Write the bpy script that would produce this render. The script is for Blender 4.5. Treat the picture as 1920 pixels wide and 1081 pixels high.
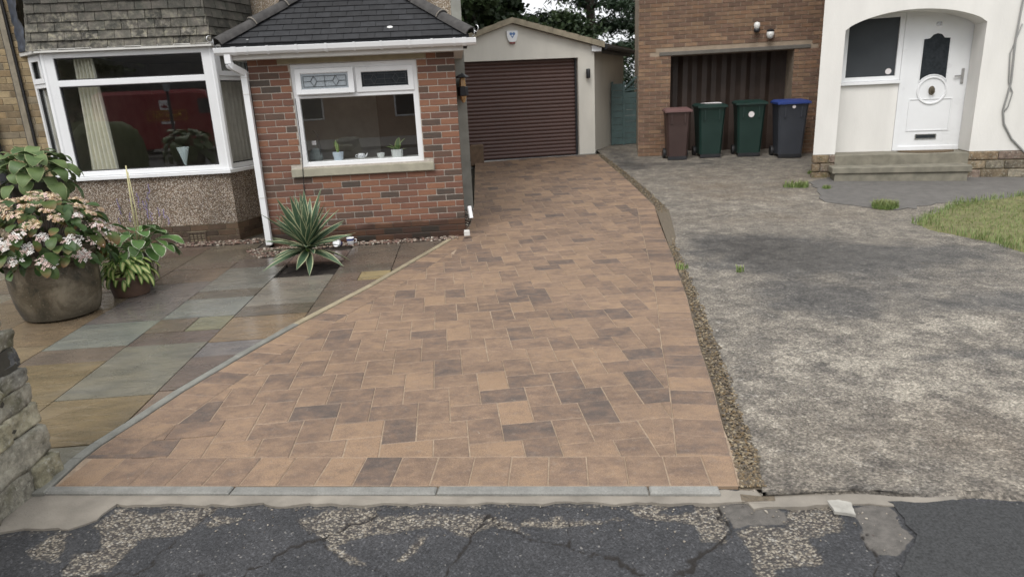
import bpy, math, random
import numpy as np
from mathutils import Vector, Matrix, noise as mnoise

scene = bpy.context.scene
for o in list(bpy.data.objects):
    bpy.data.objects.remove(o)
rnd = random.Random(11)
nrs = np.random.RandomState(5)
rad = math.radians

# ------------------------------------------------------------------ camera
cam_d = bpy.data.cameras.new('camera')
cam = bpy.data.objects.new('camera', cam_d)
scene.collection.objects.link(cam)
cam_d.sensor_width = 36.0
cam_d.lens = 1250 / 1920 * 36
cam_d.clip_start = 0.05
cam_d.clip_end = 600
PITCH, ROLL, CAM_H = 0.28133, 0.047924, 1.65
_cp, _sp, _cr, _sr = math.cos(PITCH), math.sin(PITCH), math.cos(ROLL), math.sin(ROLL)
_fw = Vector((0, _cp, -_sp)); _dn = Vector((0, -_sp, -_cp)); _rt = Vector((1, 0, 0))
_r2 = _cr * _rt + _sr * _dn
_d2 = -_sr * _rt + _cr * _dn
cam.matrix_world = Matrix(((_r2.x, -_d2.x, -_fw.x, 0), (_r2.y, -_d2.y, -_fw.y, 0), (_r2.z, -_d2.z, -_fw.z, CAM_H), (0, 0, 0, 1)))
cam_d.dof.use_dof = True
cam_d.dof.focus_distance = 4.8
cam_d.dof.aperture_fstop = 3.2
scene.camera = cam

# ------------------------------------------------------------------ sky and sun (bright overcast)
SUN_EL, SUN_AZ = 52, 205
world = bpy.data.worlds.new('World')
scene.world = world
world.use_nodes = True
wn = world.node_tree
wn.nodes.clear()
_o = wn.nodes.new('ShaderNodeOutputWorld')
_b = wn.nodes.new('ShaderNodeBackground')
_s = wn.nodes.new('ShaderNodeTexSky')
_s.sky_type = 'NISHITA'
_s.sun_disc = False
_s.sun_elevation = rad(SUN_EL)
_s.sun_rotation = rad(SUN_AZ)
_s.dust_density = 6
_s.air_density = 1.5
_h = wn.nodes.new('ShaderNodeHueSaturation')
_h.inputs['Saturation'].default_value = 0.12
_g = wn.nodes.new('ShaderNodeMix'); _g.data_type = 'RGBA'
_g.inputs[0].default_value = 0.72
_g.inputs[7].default_value = (8.2, 8.35, 8.6, 1)
wn.links.new(_s.outputs[0], _h.inputs['Color'])
wn.links.new(_h.outputs[0], _g.inputs[6])
wn.links.new(_g.outputs[2], _b.inputs['Color'])
_b.inputs['Strength'].default_value = 0.12
wn.links.new(_b.outputs[0], _o.inputs[0])
sun_d = bpy.data.lights.new('sun', 'SUN')
sun_d.energy = 1.1
sun_d.angle = rad(28)
sun_d.color = (1, 0.965, 0.92)
sun = bpy.data.objects.new('sun', sun_d)
scene.collection.objects.link(sun)
_az, _el = rad(SUN_AZ), rad(SUN_EL)
_sd = Vector((math.sin(_az) * math.cos(_el), math.cos(_az) * math.cos(_el), math.sin(_el)))
sun.rotation_euler = _sd.to_track_quat('Z', 'Y').to_euler()
sun.location = (0, -4, 12)
vs = scene.view_settings
vs.view_transform = 'Standard'
vs.look = 'None'
vs.gamma = 1
vs.use_curve_mapping = False
vs.exposure = 0.50

# ------------------------------------------------------------------ node helpers
def newmat(name):
    m = bpy.data.materials.new(name)
    m.use_nodes = True
    nt = m.node_tree
    b = nt.nodes['Principled BSDF']
    return m, nt, b

def inp(nt, node, key, val):
    s = node.inputs[key]
    if isinstance(val, bpy.types.NodeSocket):
        nt.links.new(val, s)
    elif isinstance(val, (tuple, list)) and len(val) == 3 and s.type == 'RGBA':
        s.default_value = (*val, 1)
    else:
        s.default_value = val

def nd(nt, typ, ins=None, **kw):
    n = nt.nodes.new('ShaderNode' + typ)
    for k, v in kw.items():
        setattr(n, k, v)
    for k, v in (ins or {}).items():
        inp(nt, n, k, v)
    return n

def coord(nt, scale=(1, 1, 1)):
    c = nd(nt, 'TexCoord').outputs['Object']
    if scale != (1, 1, 1):
        c = nd(nt, 'Mapping', {'Vector': c, 'Scale': scale}).outputs[0]
    return c

def noi(nt, scale, vec, detail=4, rough=0.55, dist=0.0):
    return nd(nt, 'TexNoise', {'Vector': vec, 'Scale': scale, 'Detail': detail, 'Roughness': rough, 'Distortion': dist}).outputs['Fac']

def ramp(nt, fac, stops, interp='LINEAR'):
    r = nd(nt, 'ValToRGB', {'Fac': fac})
    cr = r.color_ramp
    cr.interpolation = interp
    while len(cr.elements) < len(stops):
        cr.elements.new(0.5)
    for e, (p, c) in zip(cr.elements, stops):
        e.position = p
        e.color = (c, c, c, 1) if isinstance(c, (int, float)) else (*c, 1)
    return r.outputs[0]

def mixc(nt, fac, a, b, mode='MIX'):
    n = nd(nt, 'Mix', data_type='RGBA', blend_type=mode)
    inp(nt, n, 0, fac); inp(nt, n, 6, a); inp(nt, n, 7, b)
    return n.outputs[2]

def mth(nt, op, a, b=0.0, clamp=False):
    n = nd(nt, 'Math', operation=op, use_clamp=clamp)
    inp(nt, n, 0, a); inp(nt, n, 1, b)
    return n.outputs[0]

def attr(nt, name='col'):
    return nd(nt, 'Attribute', attribute_name=name)

def bump(nt, b, h, strength=0.3, dist=0.01, prev=None):
    n = nd(nt, 'Bump', {'Height': h, 'Strength': strength, 'Distance': dist})
    if prev is not None:
        nt.links.new(prev, n.inputs['Normal'])
    nt.links.new(n.outputs[0], b.inputs['Normal'])
    return n.outputs[0]

def m_plain(name, col, rough=0.5, var=0.15, nscale=4.0, bs=0.0, bscale=60, metal=0.0, spec=0.5, stretch=(1, 1, 1)):
    m, nt, b = newmat(name)
    v = coord(nt, stretch)
    n = noi(nt, nscale, v, 5)
    f = ramp(nt, n, [(0.25, 1 - var), (0.75, 1 + var)])
    inp(nt, b, 'Base Color', mixc(nt, 1.0, col, f, 'MULTIPLY'))
    inp(nt, b, 'Roughness', mth(nt, 'ADD', mth(nt, 'MULTIPLY', n, 0.2), rough - 0.1))
    inp(nt, b, 'Metallic', metal)
    b.inputs['Specular IOR Level'].default_value = spec
    if bs:
        bump(nt, b, noi(nt, bscale, v, 3), bs, 0.005)
    return m

def m_piece(name, rough=0.7, var=0.25, nscale=12.0, bs=0.3, bscale=90, fine=0.2, fscale=140, spec=0.35):
    """colour from the piece's own 'col' attribute, mottled"""
    m, nt, b = newmat(name)
    v = coord(nt)
    a = attr(nt).outputs['Color']
    n = noi(nt, nscale, v, 5, 0.6)
    c = mixc(nt, 1.0, a, ramp(nt, n, [(0.25, 1 - var), (0.75, 1 + var)]), 'MULTIPLY')
    n2 = noi(nt, fscale, v, 3)
    c = mixc(nt, 1.0, c, ramp(nt, n2, [(0.3, 1 - fine), (0.7, 1 + fine)]), 'MULTIPLY')
    inp(nt, b, 'Base Color', c)
    inp(nt, b, 'Roughness', mth(nt, 'ADD', mth(nt, 'MULTIPLY', n, 0.25), rough - 0.12))
    b.inputs['Specular IOR Level'].default_value = spec
    bump(nt, b, noi(nt, bscale, v, 4), bs, 0.006)
    return m

# ------------------------------------------------------------------ materials
M = {}
def build_materials():
    M['upvc'] = m_plain('white_upvc', (0.78, 0.79, 0.8), 0.3, 0.04, 3)
    M['upvc_dull'] = m_plain('weathered_white', (0.62, 0.61, 0.58), 0.45, 0.08, 6)
    M['rubber'] = m_plain('black_rubber', (0.02, 0.02, 0.022), 0.6, 0.2)
    M['lead'] = m_plain('grey_lead', (0.05, 0.06, 0.08), 0.45, 0.5, 14, 0.8, 12)
    M['stone_dressed'] = m_plain('dressed_buff_stone', (0.33, 0.31, 0.24), 0.8, 0.18, 9, 0.35, 70)
    M['cream_stone'] = m_plain('lintel_stone', (0.30, 0.26, 0.17), 0.8, 0.2, 9, 0.3, 70)
    M['mortar'] = m_plain('pale_mortar', (0.50, 0.45, 0.38), 0.9, 0.15, 14, 0.4, 120)
    M['mortar_buff'] = m_plain('buff_mortar', (0.30, 0.25, 0.17), 0.9, 0.2, 14, 0.4, 120)
    M['render_grey'] = m_plain('grey_render', (0.27, 0.27, 0.24), 0.85, 0.2, 6, 0.3, 60)
    M['cream_render'] = m_plain('cream_render', (0.66, 0.635, 0.57), 0.85, 0.10, 2.6, 0.35, 60, stretch=(1, 1, 0.35))
    M['white_render'] = m_plain('white_render', (0.72, 0.705, 0.67), 0.85, 0.09, 2.6, 0.4, 60, stretch=(1, 1, 0.3))
    M['roller'] = m_plain('brown_roller_door', (0.085, 0.044, 0.035), 0.45, 0.12, 4)
    M['rib_door'] = m_plain('dark_brown_door', (0.05, 0.034, 0.027), 0.5, 0.3, 4)
    M['interior'] = m_plain('room_plaster', (0.32, 0.29, 0.25), 0.9, 0.1)
    M['interior_dark'] = m_plain('dim_room_wall', (0.42, 0.38, 0.33), 0.9, 0.2)
    M['curtain'] = m_plain('cream_curtain', (0.80, 0.77, 0.66), 0.9, 0.12, 10)
    M['net'] = m_plain('grey_curtain', (0.55, 0.53, 0.48), 0.9, 0.15, 10)
    M['teal'] = m_plain('teal_painted_wood', (0.085, 0.135, 0.135), 0.6, 0.25, 8, 0.3, 40)
    M['black_plastic'] = m_plain('black_plastic', (0.022, 0.023, 0.026), 0.45, 0.2)
    M['iron'] = m_plain('black_iron', (0.02, 0.021, 0.025), 0.5, 0.2)
    M['brown_pipe'] = m_plain('brown_conduit', (0.22, 0.19, 0.14), 0.6, 0.25, 12)
    M['amber'] = m_plain('amber_glass', (0.42, 0.26, 0.12), 0.15, 0.3, 30)
    M['chrome'] = m_plain('brushed_metal', (0.55, 0.55, 0.55), 0.25, 0.1, 20, 0, 60, 0.9)
    M['china'] = m_plain('white_china', (0.82, 0.83, 0.84), 0.15, 0.05)
    M['china_blue'] = m_plain('cobalt_glaze', (0.02, 0.035, 0.16), 0.12, 0.2, 30)
    M['pot_blue'] = m_plain('pale_blue_pot', (0.62, 0.71, 0.80), 0.3, 0.06)
    M['pot_grey'] = m_plain('pale_grey_pot', (0.72, 0.74, 0.72), 0.35, 0.06)
    M['soil'] = m_plain('dark_soil', (0.018, 0.013, 0.010), 0.95, 0.5, 30, 1.0, 60)
    M['bark'] = m_plain('bark', (0.055, 0.042, 0.032), 0.9, 0.4, 12, 0.8, 30)
    M['red_paint'] = m_plain('red_van_paint', (0.24, 0.02, 0.025), 0.3, 0.05)
    M['yellow'] = m_plain('yellow_lettering', (0.7, 0.45, 0.05), 0.5, 0.05)
    M['hedge'] = m_plain('clipped_hedge', (0.075, 0.095, 0.03), 0.8, 0.5, 25, 1.0, 30)
    M['blue_lid'] = m_plain('blue_bin_lid', (0.03, 0.06, 0.24), 0.45, 0.1)
    M['bin_grey'] = m_plain('dark_grey_bin', (0.045, 0.05, 0.062), 0.5, 0.1)
    M['bin_green'] = m_plain('dark_green_bin', (0.012, 0.034, 0.028), 0.45, 0.15)
    M['bin_brown'] = m_plain('brown_bin', (0.055, 0.032, 0.028), 0.5, 0.15)
    M['bin_brown_lid'] = m_plain('faded_brown_lid', (0.16, 0.09, 0.085), 0.5, 0.1)
    M['white_label'] = m_plain('white_label', (0.7, 0.66, 0.66), 0.5, 0.1)
    M['mat_brown'] = m_plain('coir_mat', (0.12, 0.085, 0.05), 0.95, 0.3, 40, 0.8, 120)
    M['alarm_blue'] = m_plain('alarm_blue', (0.10, 0.2, 0.42), 0.4, 0.1)
    M['alarm_red'] = m_plain('alarm_red', (0.2, 0.02, 0.015), 0.3, 0.1)
    M['roof_far'] = m_plain('garage_roof_tile', (0.13, 0.11, 0.085), 0.85, 0.35, 10, 0.6, 25)
    M['verge'] = m_plain('verge_tile', (0.30, 0.26, 0.19), 0.85, 0.3, 8, 0.5, 40)
    M['globe'] = m_plain('frosted_globe', (0.75, 0.75, 0.73), 0.3, 0.05)
    M['cable'] = m_plain('grey_cable', (0.28, 0.28, 0.27), 0.6, 0.1)
    M['wood_stake'] = m_plain('pale_dry_stalk', (0.50, 0.46, 0.26), 0.8, 0.2, 20)
    M['petal_purple'] = m_plain('purple_petal', (0.24, 0.19, 0.33), 0.7, 0.2)
    M['leaded'] = m_plain('dark_lead_came', (0.06, 0.065, 0.07), 0.5, 0.2)
    M['chips'] = m_piece('chips', 0.75, 0.2, 60, 0.3, 120, 0.2, 200)
    M['brick'] = None

    # window glass: thin double glazing, physically weighted by fresnel
    m, nt, b = newmat('window_glass')
    out = nt.nodes['Material Output']
    tr = nd(nt, 'BsdfTransparent', {'Color': (0.90, 0.92, 0.92)})
    gl = nd(nt, 'BsdfGlossy', {'Color': (1, 1, 1), 'Roughness': 0.0})
    bf = nd(nt, 'NewGeometry').outputs['Backfacing']
    fr = nd(nt, 'Fresnel', {'IOR': mth(nt, 'ADD', 2.1, mth(nt, 'MULTIPLY', bf, 1 / 2.1 - 2.1))})
    mx = nd(nt, 'MixShader')
    nt.links.new(fr.outputs[0], mx.inputs[0]); nt.links.new(tr.outputs[0], mx.inputs[1]); nt.links.new(gl.outputs[0], mx.inputs[2])
    nt.links.new(mx.outputs[0], out.inputs[0])
    M['glass'] = m
    M['frosted'] = m_plain('obscured_glass', (0.33, 0.37, 0.40), 0.12, 0.12, 60, 0.5, 90)
    M['dark_glass'] = m_plain('dark_obscured_glass', (0.03, 0.035, 0.04), 0.12, 0.3, 25, 0.2, 30)
    M['grey_glass'] = m_plain('blind_grey_glass', (0.06, 0.066, 0.072), 0.12, 0.1, 3)
    m, nt, b = newmat('clear_vase_glass')
    inp(nt, b, 'Base Color', (0.75, 0.85, 0.86)); b.inputs['Roughness'].default_value = 0.05
    b.inputs['Alpha'].default_value = 0.45
    M['vase'] = m

    # red porch brick: col.r chooses the brick shade; lowest courses damp
    m, nt, b = newmat('red_brick')
    v = coord(nt)
    a = attr(nt)
    sep = nd(nt, 'SeparateColor', {'Color': a.outputs['Color']})
    n = noi(nt, 14, coord(nt, (0.6, 1, 2.0)), 5, 0.65)
    pos = mth(nt, 'ADD', sep.outputs[0], mth(nt, 'MULTIPLY', mth(nt, 'SUBTRACT', n, 0.5), 0.55))
    c = ramp(nt, pos, [(0.0, (0.240, 0.115, 0.066)), (0.3, (0.186, 0.085, 0.053)), (0.55, (0.145, 0.070, 0.049)), (0.8, (0.108, 0.065, 0.047)), (1.0, (0.068, 0.054, 0.044))])
    fine = noi(nt, 220, v, 3)
    c = mixc(nt, 1.0, c, ramp(nt, fine, [(0.3, 0.78), (0.7, 1.22)]), 'MULTIPLY')
    z = nd(nt, 'SeparateXYZ', {'Vector': v}).outputs[2]
    edge = mth(nt, 'ADD', z, mth(nt, 'MULTIPLY', noi(nt, 3.5, v, 4), 0.16))
    damp = ramp(nt, edge, [(0.27, 1.0), (0.33, 0.0)])
    c = mixc(nt, damp, c, mixc(nt, 1.0, c, (0.36, 0.36, 0.33), 'MULTIPLY'))
    inp(nt, b, 'Base Color', c)
    inp(nt, b, 'Roughness', mth(nt, 'SUBTRACT', 0.82, mth(nt, 'MULTIPLY', damp, 0.35)))
    bump(nt, b, noi(nt, 130, v, 4), 0.35, 0.005)
    M['brick'] = m
    # its mortar, same damp rise
    m, nt, b = newmat('porch_mortar')
    v = coord(nt)
    z = nd(nt, 'SeparateXYZ', {'Vector': v}).outputs[2]
    edge = mth(nt, 'ADD', z, mth(nt, 'MULTIPLY', noi(nt, 3.5, v, 4), 0.16))
    damp = ramp(nt, edge, [(0.27, 1.0), (0.33, 0.0)])
    c = ramp(nt, noi(nt, 40, v, 4), [(0.3, (0.36, 0.32, 0.275)), (0.7, (0.52, 0.475, 0.42))])
    inp(nt, b, 'Base Color', mixc(nt, damp, c, (0.075, 0.055, 0.042)))
    b.inputs['Roughness'].default_value = 0.9
    bump(nt, b, noi(nt, 160, v, 3), 0.5, 0.004)
    M['porch_mortar'] = m

    M['buff_brick'] = m_piece('buff_brick', 0.85, 0.28, 10, 0.45, 70, 0.2, 160)
    M['tile_hung'] = None
    # hung plain tiles: grey green with pale lichen towards the tails
    m, nt, b = newmat('hung_tile')
    v = coord(nt)
    sep = nd(nt, 'SeparateColor', {'Color': attr(nt).outputs['Color']})
    base = ramp(nt, noi(nt, 9, v, 5), [(0.3, (0.040, 0.042, 0.033)), (0.5, (0.064, 0.060, 0.049)), (0.75, (0.105, 0.092, 0.078))])
    base = mixc(nt, 1.0, base, ramp(nt, sep.outputs[0], [(0, 0.5), (1, 1.5)]), 'MULTIPLY')
    lich = mth(nt, 'MULTIPLY', ramp(nt, noi(nt, 16, v, 6, 0.7), [(0.46, 0.0), (0.62, 1.0)]), sep.outputs[1])
    base = mixc(nt, lich, base, ramp(nt, noi(nt, 30, v, 3), [(0.35, (0.20, 0.185, 0.165)), (0.65, (0.33, 0.305, 0.22))]))
    speck = ramp(nt, noi(nt, 150, v, 2), [(0.62, 0.0), (0.72, 0.55)])
    base = mixc(nt, speck, base, (0.32, 0.31, 0.29))
    inp(nt, b, 'Base Color', base)
    b.inputs['Roughness'].default_value = 0.85
    bump(nt, b, noi(nt, 110, v, 4), 0.5, 0.005)
    M['tile_hung'] = m
    # smooth dark porch slates with bird-lime flecks
    m, nt, b = newmat('dark_slate')
    v = coord(nt)
    sep = nd(nt, 'SeparateColor', {'Color': attr(nt).outputs['Color']})
    c = mixc(nt, 1.0, ramp(nt, noi(nt, 12, v, 5), [(0.3, (0.014, 0.0145, 0.0165)), (0.7, (0.026, 0.027, 0.030))]), ramp(nt, sep.outputs[0], [(0, 0.75), (1, 1.3)]), 'MULTIPLY')
    vo = nd(nt, 'TexVoronoi', {'Vector': coord(nt, (5, 7.5, 7.5)), 'Scale': 1.0})
    keep = nd(nt, 'SeparateColor', {'Color': vo.outputs['Color']})
    fl = mth(nt, 'MULTIPLY', ramp(nt, mth(nt, 'ADD', vo.outputs['Distance'], mth(nt, 'MULTIPLY', noi(nt, 40, v, 2), 0.1)), [(0.10, 1.0), (0.15, 0.0)]), ramp(nt, keep.outputs[0], [(0.55, 0.0), (0.95, 0.8)]))
    c = mixc(nt, fl, c, (0.36, 0.36, 0.35))
    inp(nt, b, 'Base Color', c)
    b.inputs['Roughness'].default_value = 0.62
    bump(nt, b, noi(nt, 160, v, 3), 0.25, 0.004)
    M['slate'] = m
    M['hip'] = m_plain('weathered_hip_tile', (0.055, 0.052, 0.05), 0.85, 0.5, 14, 0.6, 60)

    # pebbledash
    for nm, dark in (('pebbledash', (0.12, 0.09, 0.065)), ('pebbledash_pale', (0.20, 0.16, 0.11))):
        m, nt, b = newmat(nm)
        v = coord(nt)
        vo = nd(nt, 'TexVoronoi', {'Vector': v, 'Scale': 105.0})
        cs = nd(nt, 'SeparateColor', {'Color': vo.outputs['Color']})
        c = ramp(nt, cs.outputs[0], [(0.0, (0.10, 0.065, 0.045)), (0.3, (0.25, 0.18, 0.12)), (0.55, (0.42, 0.36, 0.29)), (0.8, (0.60, 0.56, 0.50)), (1.0, (0.13, 0.11, 0.10))], 'CONSTANT')
        c = mixc(nt, ramp(nt, vo.outputs['Distance'], [(0.42, 0.0), (0.62, 1.0)]), c, dark)
        big = noi(nt, 2.2, v, 5)
        c = mixc(nt, 1.0, c, ramp(nt, big, [(0.3, 0.9), (0.62, 1.4)]), 'MULTIPLY')
        inp(nt, b, 'Base Color', c)
        b.inputs['Roughness'].default_value = 0.8
        bump(nt, b, mth(nt, 'SUBTRACT', 1.0, vo.outputs['Distance']), 1.0, 0.008)
        M[nm] = m

    # concrete block pavers: col.r = shade, col.g = offset of the cloudy marbling
    m, nt, b = newmat('paver')
    v = coord(nt)
    sep = nd(nt, 'SeparateColor', {'Color': attr(nt).outputs['Color']})
    off = nd(nt, 'CombineXYZ', {'Z': mth(nt, 'MULTIPLY', sep.outputs[1], 40.0)}).outputs[0]
    vv = nd(nt, 'VectorMath', {0: nd(nt, 'Mapping', {'Vector': v, 'Scale': (1.0, 1.35, 1)}).outputs[0], 1: off}, operation='ADD').outputs[0]
    n = noi(nt, 7.5, vv, 12, 0.76)
    pos = mth(nt, 'ADD', sep.outputs[0], mth(nt, 'MULTIPLY', mth(nt, 'SUBTRACT', n, 0.5), 2.3))
    c = ramp(nt, pos, [(0.0, (0.290, 0.194, 0.124)), (0.30, (0.236, 0.160, 0.109)), (0.52, (0.192, 0.130, 0.092)), (0.75, (0.146, 0.105, 0.082)), (1.0, (0.104, 0.081, 0.069))])
    big = noi(nt, 1.1, v, 3)
    c = mixc(nt, 1.0, c, ramp(nt, big, [(0.3, 0.88), (0.7, 1.1)]), 'MULTIPLY')
    grit = noi(nt, 260, v, 3, 0.7)
    c = mixc(nt, 1.0, c, ramp(nt, grit, [(0.3, 0.6), (0.7, 1.4)]), 'MULTIPLY')
    bloom = ramp(nt, noi(nt, 23, v, 6, 0.72), [(0.55, 0.0), (0.78, 0.38)])
    c = mixc(nt, bloom, c, (0.38, 0.315, 0.255))
    inp(nt, b, 'Base Color', mixc(nt, sep.outputs[2], c, (0.32, 0.245, 0.175)))
    inp(nt, b, 'Roughness', ramp(nt, noi(nt, 3.0, v, 4), [(0.3, 0.52), (0.7, 0.75)]))
    b.inputs['Specular IOR Level'].default_value = 0.4
    h2 = mth(nt, 'ADD', grit, mth(nt, 'MULTIPLY', noi(nt, 60, v, 4), 1.2))
    bump(nt, b, h2, 0.35, 0.004)
    M['paver'] = m
    M['sand'] = m_plain('jointing_sand', (0.33, 0.25, 0.18), 0.95, 0.3, 30, 0.8, 200)

    # rain-wet riven sandstone
    m, nt, b = newmat('wet_sandstone')
    v = coord(nt)
    a = attr(nt).outputs['Color']
    n = noi(nt, 3.2, coord(nt, (1, 2.2, 1)), 6, 0.6, 0.6)
    c = mixc(nt, 1.0, a, ramp(nt, n, [(0.25, (0.72, 0.74, 0.78)), (0.75, (1.3, 1.24, 1.16))]), 'MULTIPLY')
    c = mixc(nt, 1.0, c, ramp(nt, noi(nt, 90, v, 4), [(0.3, 0.85), (0.7, 1.15)]), 'MULTIPLY')
    inp(nt, b, 'Base Color', c)
    film = ramp(nt, noi(nt, 1.6, v, 4, 0.6), [(0.36, 0.13), (0.52, 0.25), (0.68, 0.5)])
    inp(nt, b, 'Roughness', film)
    b.inputs['Specular IOR Level'].default_value = 0.62
    b.inputs['Coat Weight'].default_value = 0.25
    b.inputs['Coat Roughness'].default_value = 0.12
    riv = mth(nt, 'ADD', noi(nt, 7, coord(nt, (1, 2.5, 1)), 5, 0.55, 0.8), mth(nt, 'MULTIPLY', noi(nt, 45, v, 3), 0.12))
    bump(nt, b, riv, 0.5, 0.014)
    M['wet_stone'] = m
    M['joint_dark'] = m_plain('damp_joint', (0.06, 0.05, 0.04), 0.8, 0.4, 20, 0.5, 100)
    M['edging'] = m_piece('edging_stone', 0.6, 0.22, 10, 0.3, 80, 0.15)
    M['haunch'] = m_plain('concrete_haunch', (0.245, 0.22, 0.185), 0.85, 0.28, 6, 0.5, 120)
    M['wall_stone'] = None
    # dry-stone gritstone with lichen
    m, nt, b = newmat('gritstone')
    v = coord(nt)
    a = attr(nt).outputs['Color']
    c = mixc(nt, 1.0, a, ramp(nt, noi(nt, 14, v, 8, 0.72), [(0.32, 0.35), (0.68, 1.6)]), 'MULTIPLY')
    moss = ramp(nt, noi(nt, 5, v, 5, 0.6), [(0.52, 0.0), (0.68, 0.7)])
    c = mixc(nt, moss, c, (0.085, 0.082, 0.030))
    lic = ramp(nt, noi(nt, 42, v, 6, 0.75), [(0.55, 0.0), (0.62, 0.75)])
    c = mixc(nt, lic, c, (0.38, 0.37, 0.31))
    inp(nt, b, 'Base Color', c)
    b.inputs['Roughness'].default_value = 0.9
    bump(nt, b, mth(nt, 'ADD', noi(nt, 30, v, 6, 0.7), mth(nt, 'MULTIPLY', noi(nt, 150, v, 3), 0.4)), 0.9, 0.012)
    M['wall_stone'] = m

    # asphalt with ravelled patches ('wear' attribute: r patch, g crack, b smooth old concrete / white)
    m, nt, b = newmat('old_asphalt')
    v = coord(nt)
    sep = nd(nt, 'SeparateColor', {'Color': attr(nt).outputs['Color']})
    vo = nd(nt, 'TexVoronoi', {'Vector': v, 'Scale': 150.0})
    vc = nd(nt, 'SeparateColor', {'Color': vo.outputs['Color']})
    tar = mixc(nt, 1.0, ramp(nt, noi(nt, 5, v, 5), [(0.3, (0.030, 0.031, 0.034)), (0.7, (0.050, 0.050, 0.053))]), ramp(nt, vc.outputs[0], [(0.0, 0.55), (0.9, 1.35), (1.0, 2.2)]), 'MULTIPLY')
    fleck = ramp(nt, vc.outputs[1], [(0.992, 0.0), (0.995, 0.5)])
    tar = mixc(nt, fleck, tar, (0.34, 0.32, 0.29))
    vo2 = nd(nt, 'TexVoronoi', {'Vector': coord(nt, (0.7, 1.0, 1)), 'Scale': 135.0})
    v2 = nd(nt, 'SeparateColor', {'Color': vo2.outputs['Color']})
    agg = ramp(nt, v2.outputs[0], [(0.0, (0.07, 0.06, 0.055)), (0.28, (0.25, 0.215, 0.17)), (0.5, (0.39, 0.345, 0.275)), (0.75, (0.13, 0.12, 0.108)), (0.92, (0.44, 0.41, 0.36))], 'CONSTANT')
    agg = mixc(nt, ramp(nt, vo2.outputs['Distance'], [(0.4, 0.0), (0.7, 0.85)]), agg, (0.05, 0.045, 0.04))
    wv = mth(nt, 'ADD', sep.outputs[0], mth(nt, 'MULTIPLY', mth(nt, 'SUBTRACT', noi(nt, 26, v, 5, 0.65), 0.5), 0.75))
    wm = ramp(nt, wv, [(0.40, 0.0), (0.64, 0.9)])
    c = mixc(nt, wm, tar, agg)
    sm = ramp(nt, mth(nt, 'ADD', sep.outputs[2], mth(nt, 'MULTIPLY', mth(nt, 'SUBTRACT', noi(nt, 18, v, 4), 0.5), 0.5)), [(0.45, 0.0), (0.6, 1.0)])
    c = mixc(nt, sm, c, ramp(nt, noi(nt, 30, v, 5), [(0.3, (0.085, 0.078, 0.07)), (0.7, (0.145, 0.132, 0.118))]))
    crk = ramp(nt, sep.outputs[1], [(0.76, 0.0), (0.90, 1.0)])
    c = mixc(nt, crk, c, (0.016, 0.013, 0.011))  # crack dirt, with the shade of the crack depth painted into its near-black
    inp(nt, b, 'Base Color', c)
    inp(nt, b, 'Roughness', 0.82)
    hh = mth(nt, 'ADD', mth(nt, 'MULTIPLY', vo.outputs['Distance'], -0.5), mth(nt, 'MULTIPLY', mth(nt, 'MULTIPLY', vo2.outputs['Distance'], -1.6), wm))
    bump(nt, b, hh, 0.8, 0.007)
    M['asphalt'] = m
    M['asphalt_new'] = m_plain('newer_asphalt', (0.040, 0.041, 0.042), 0.85, 0.75, 120, 1.0, 160)

    # neighbour's weathered concrete: 'col' r dark stain, g pale worn, b brown silt
    m, nt, b = newmat('weathered_concrete')
    v = coord(nt)
    sep = nd(nt, 'SeparateColor', {'Color': attr(nt).outputs['Color']})
    st = (1.0, 1.0, 1)
    n1 = noi(nt, 1.5, coord(nt, st), 10, 0.66, 0.1)
    n2 = noi(nt, 4.5, coord(nt, st), 14, 0.8, 0.0)
    n3 = noi(nt, 70.0, v, 4, 0.7)
    c = ramp(nt, n2, [(0.34, (0.085, 0.078, 0.070)), (0.45, (0.165, 0.148, 0.126)), (0.54, (0.245, 0.218, 0.180)), (0.66, (0.40, 0.36, 0.30))])
    dk = mth(nt, 'ADD', sep.outputs[0], mth(nt, 'MULTIPLY', mth(nt, 'SUBTRACT', n1, 0.5), 2.2))
    c = mixc(nt, ramp(nt, dk, [(0.3, 0.0), (0.7, 0.75)]), c, ramp(nt, n2, [(0.38, (0.05, 0.049, 0.049)), (0.62, (0.145, 0.14, 0.134))]))
    pl = mth(nt, 'ADD', sep.outputs[1], mth(nt, 'MULTIPLY', mth(nt, 'SUBTRACT', n2, 0.5), 3.0))
    c = mixc(nt, ramp(nt, pl, [(0.45, 0.0), (0.80, 0.6)]), c, (0.38, 0.345, 0.285))
    pit = noi(nt, 34, v, 8, 0.75)
    c = mixc(nt, ramp(nt, pit, [(0.34, 0.6), (0.43, 0.0)]), c, (0.07, 0.062, 0.054))
    c = mixc(nt, ramp(nt, noi(nt, 15, v, 10, 0.74), [(0.57, 0.0), (0.64, 0.7)]), c, (0.42, 0.39, 0.34))
    c = mixc(nt, mth(nt, 'MULTIPLY', sep.outputs[2], ramp(nt, n1, [(0.35, 0.0), (0.65, 0.8)])), c, (0.19, 0.145, 0.10))
    c = mixc(nt, 1.0, c, ramp(nt, n3, [(0.3, 0.5), (0.7, 1.5)]), 'MULTIPLY')
    va = nd(nt, 'TexVoronoi', {'Vector': v, 'Scale': 110.0})
    vca = nd(nt, 'SeparateColor', {'Color': va.outputs['Color']})
    c = mixc(nt, 1.0, c, ramp(nt, vca.outputs[0], [(0.0, 0.55), (0.6, 1.0), (1.0, 1.55)]), 'MULTIPLY')
    c = mixc(nt, 1.0, c, ramp(nt, mth(nt, 'SUBTRACT', mth(nt, 'ADD', 0.5, mth(nt, 'MULTIPLY', sep.outputs[1], 0.5)), mth(nt, 'MULTIPLY', sep.outputs[0], 0.5)), [(0.0, 0.55), (0.5, 0.92), (1.0, 1.15)]), 'MULTIPLY')
    inp(nt, b, 'Base Color', c)
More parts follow.
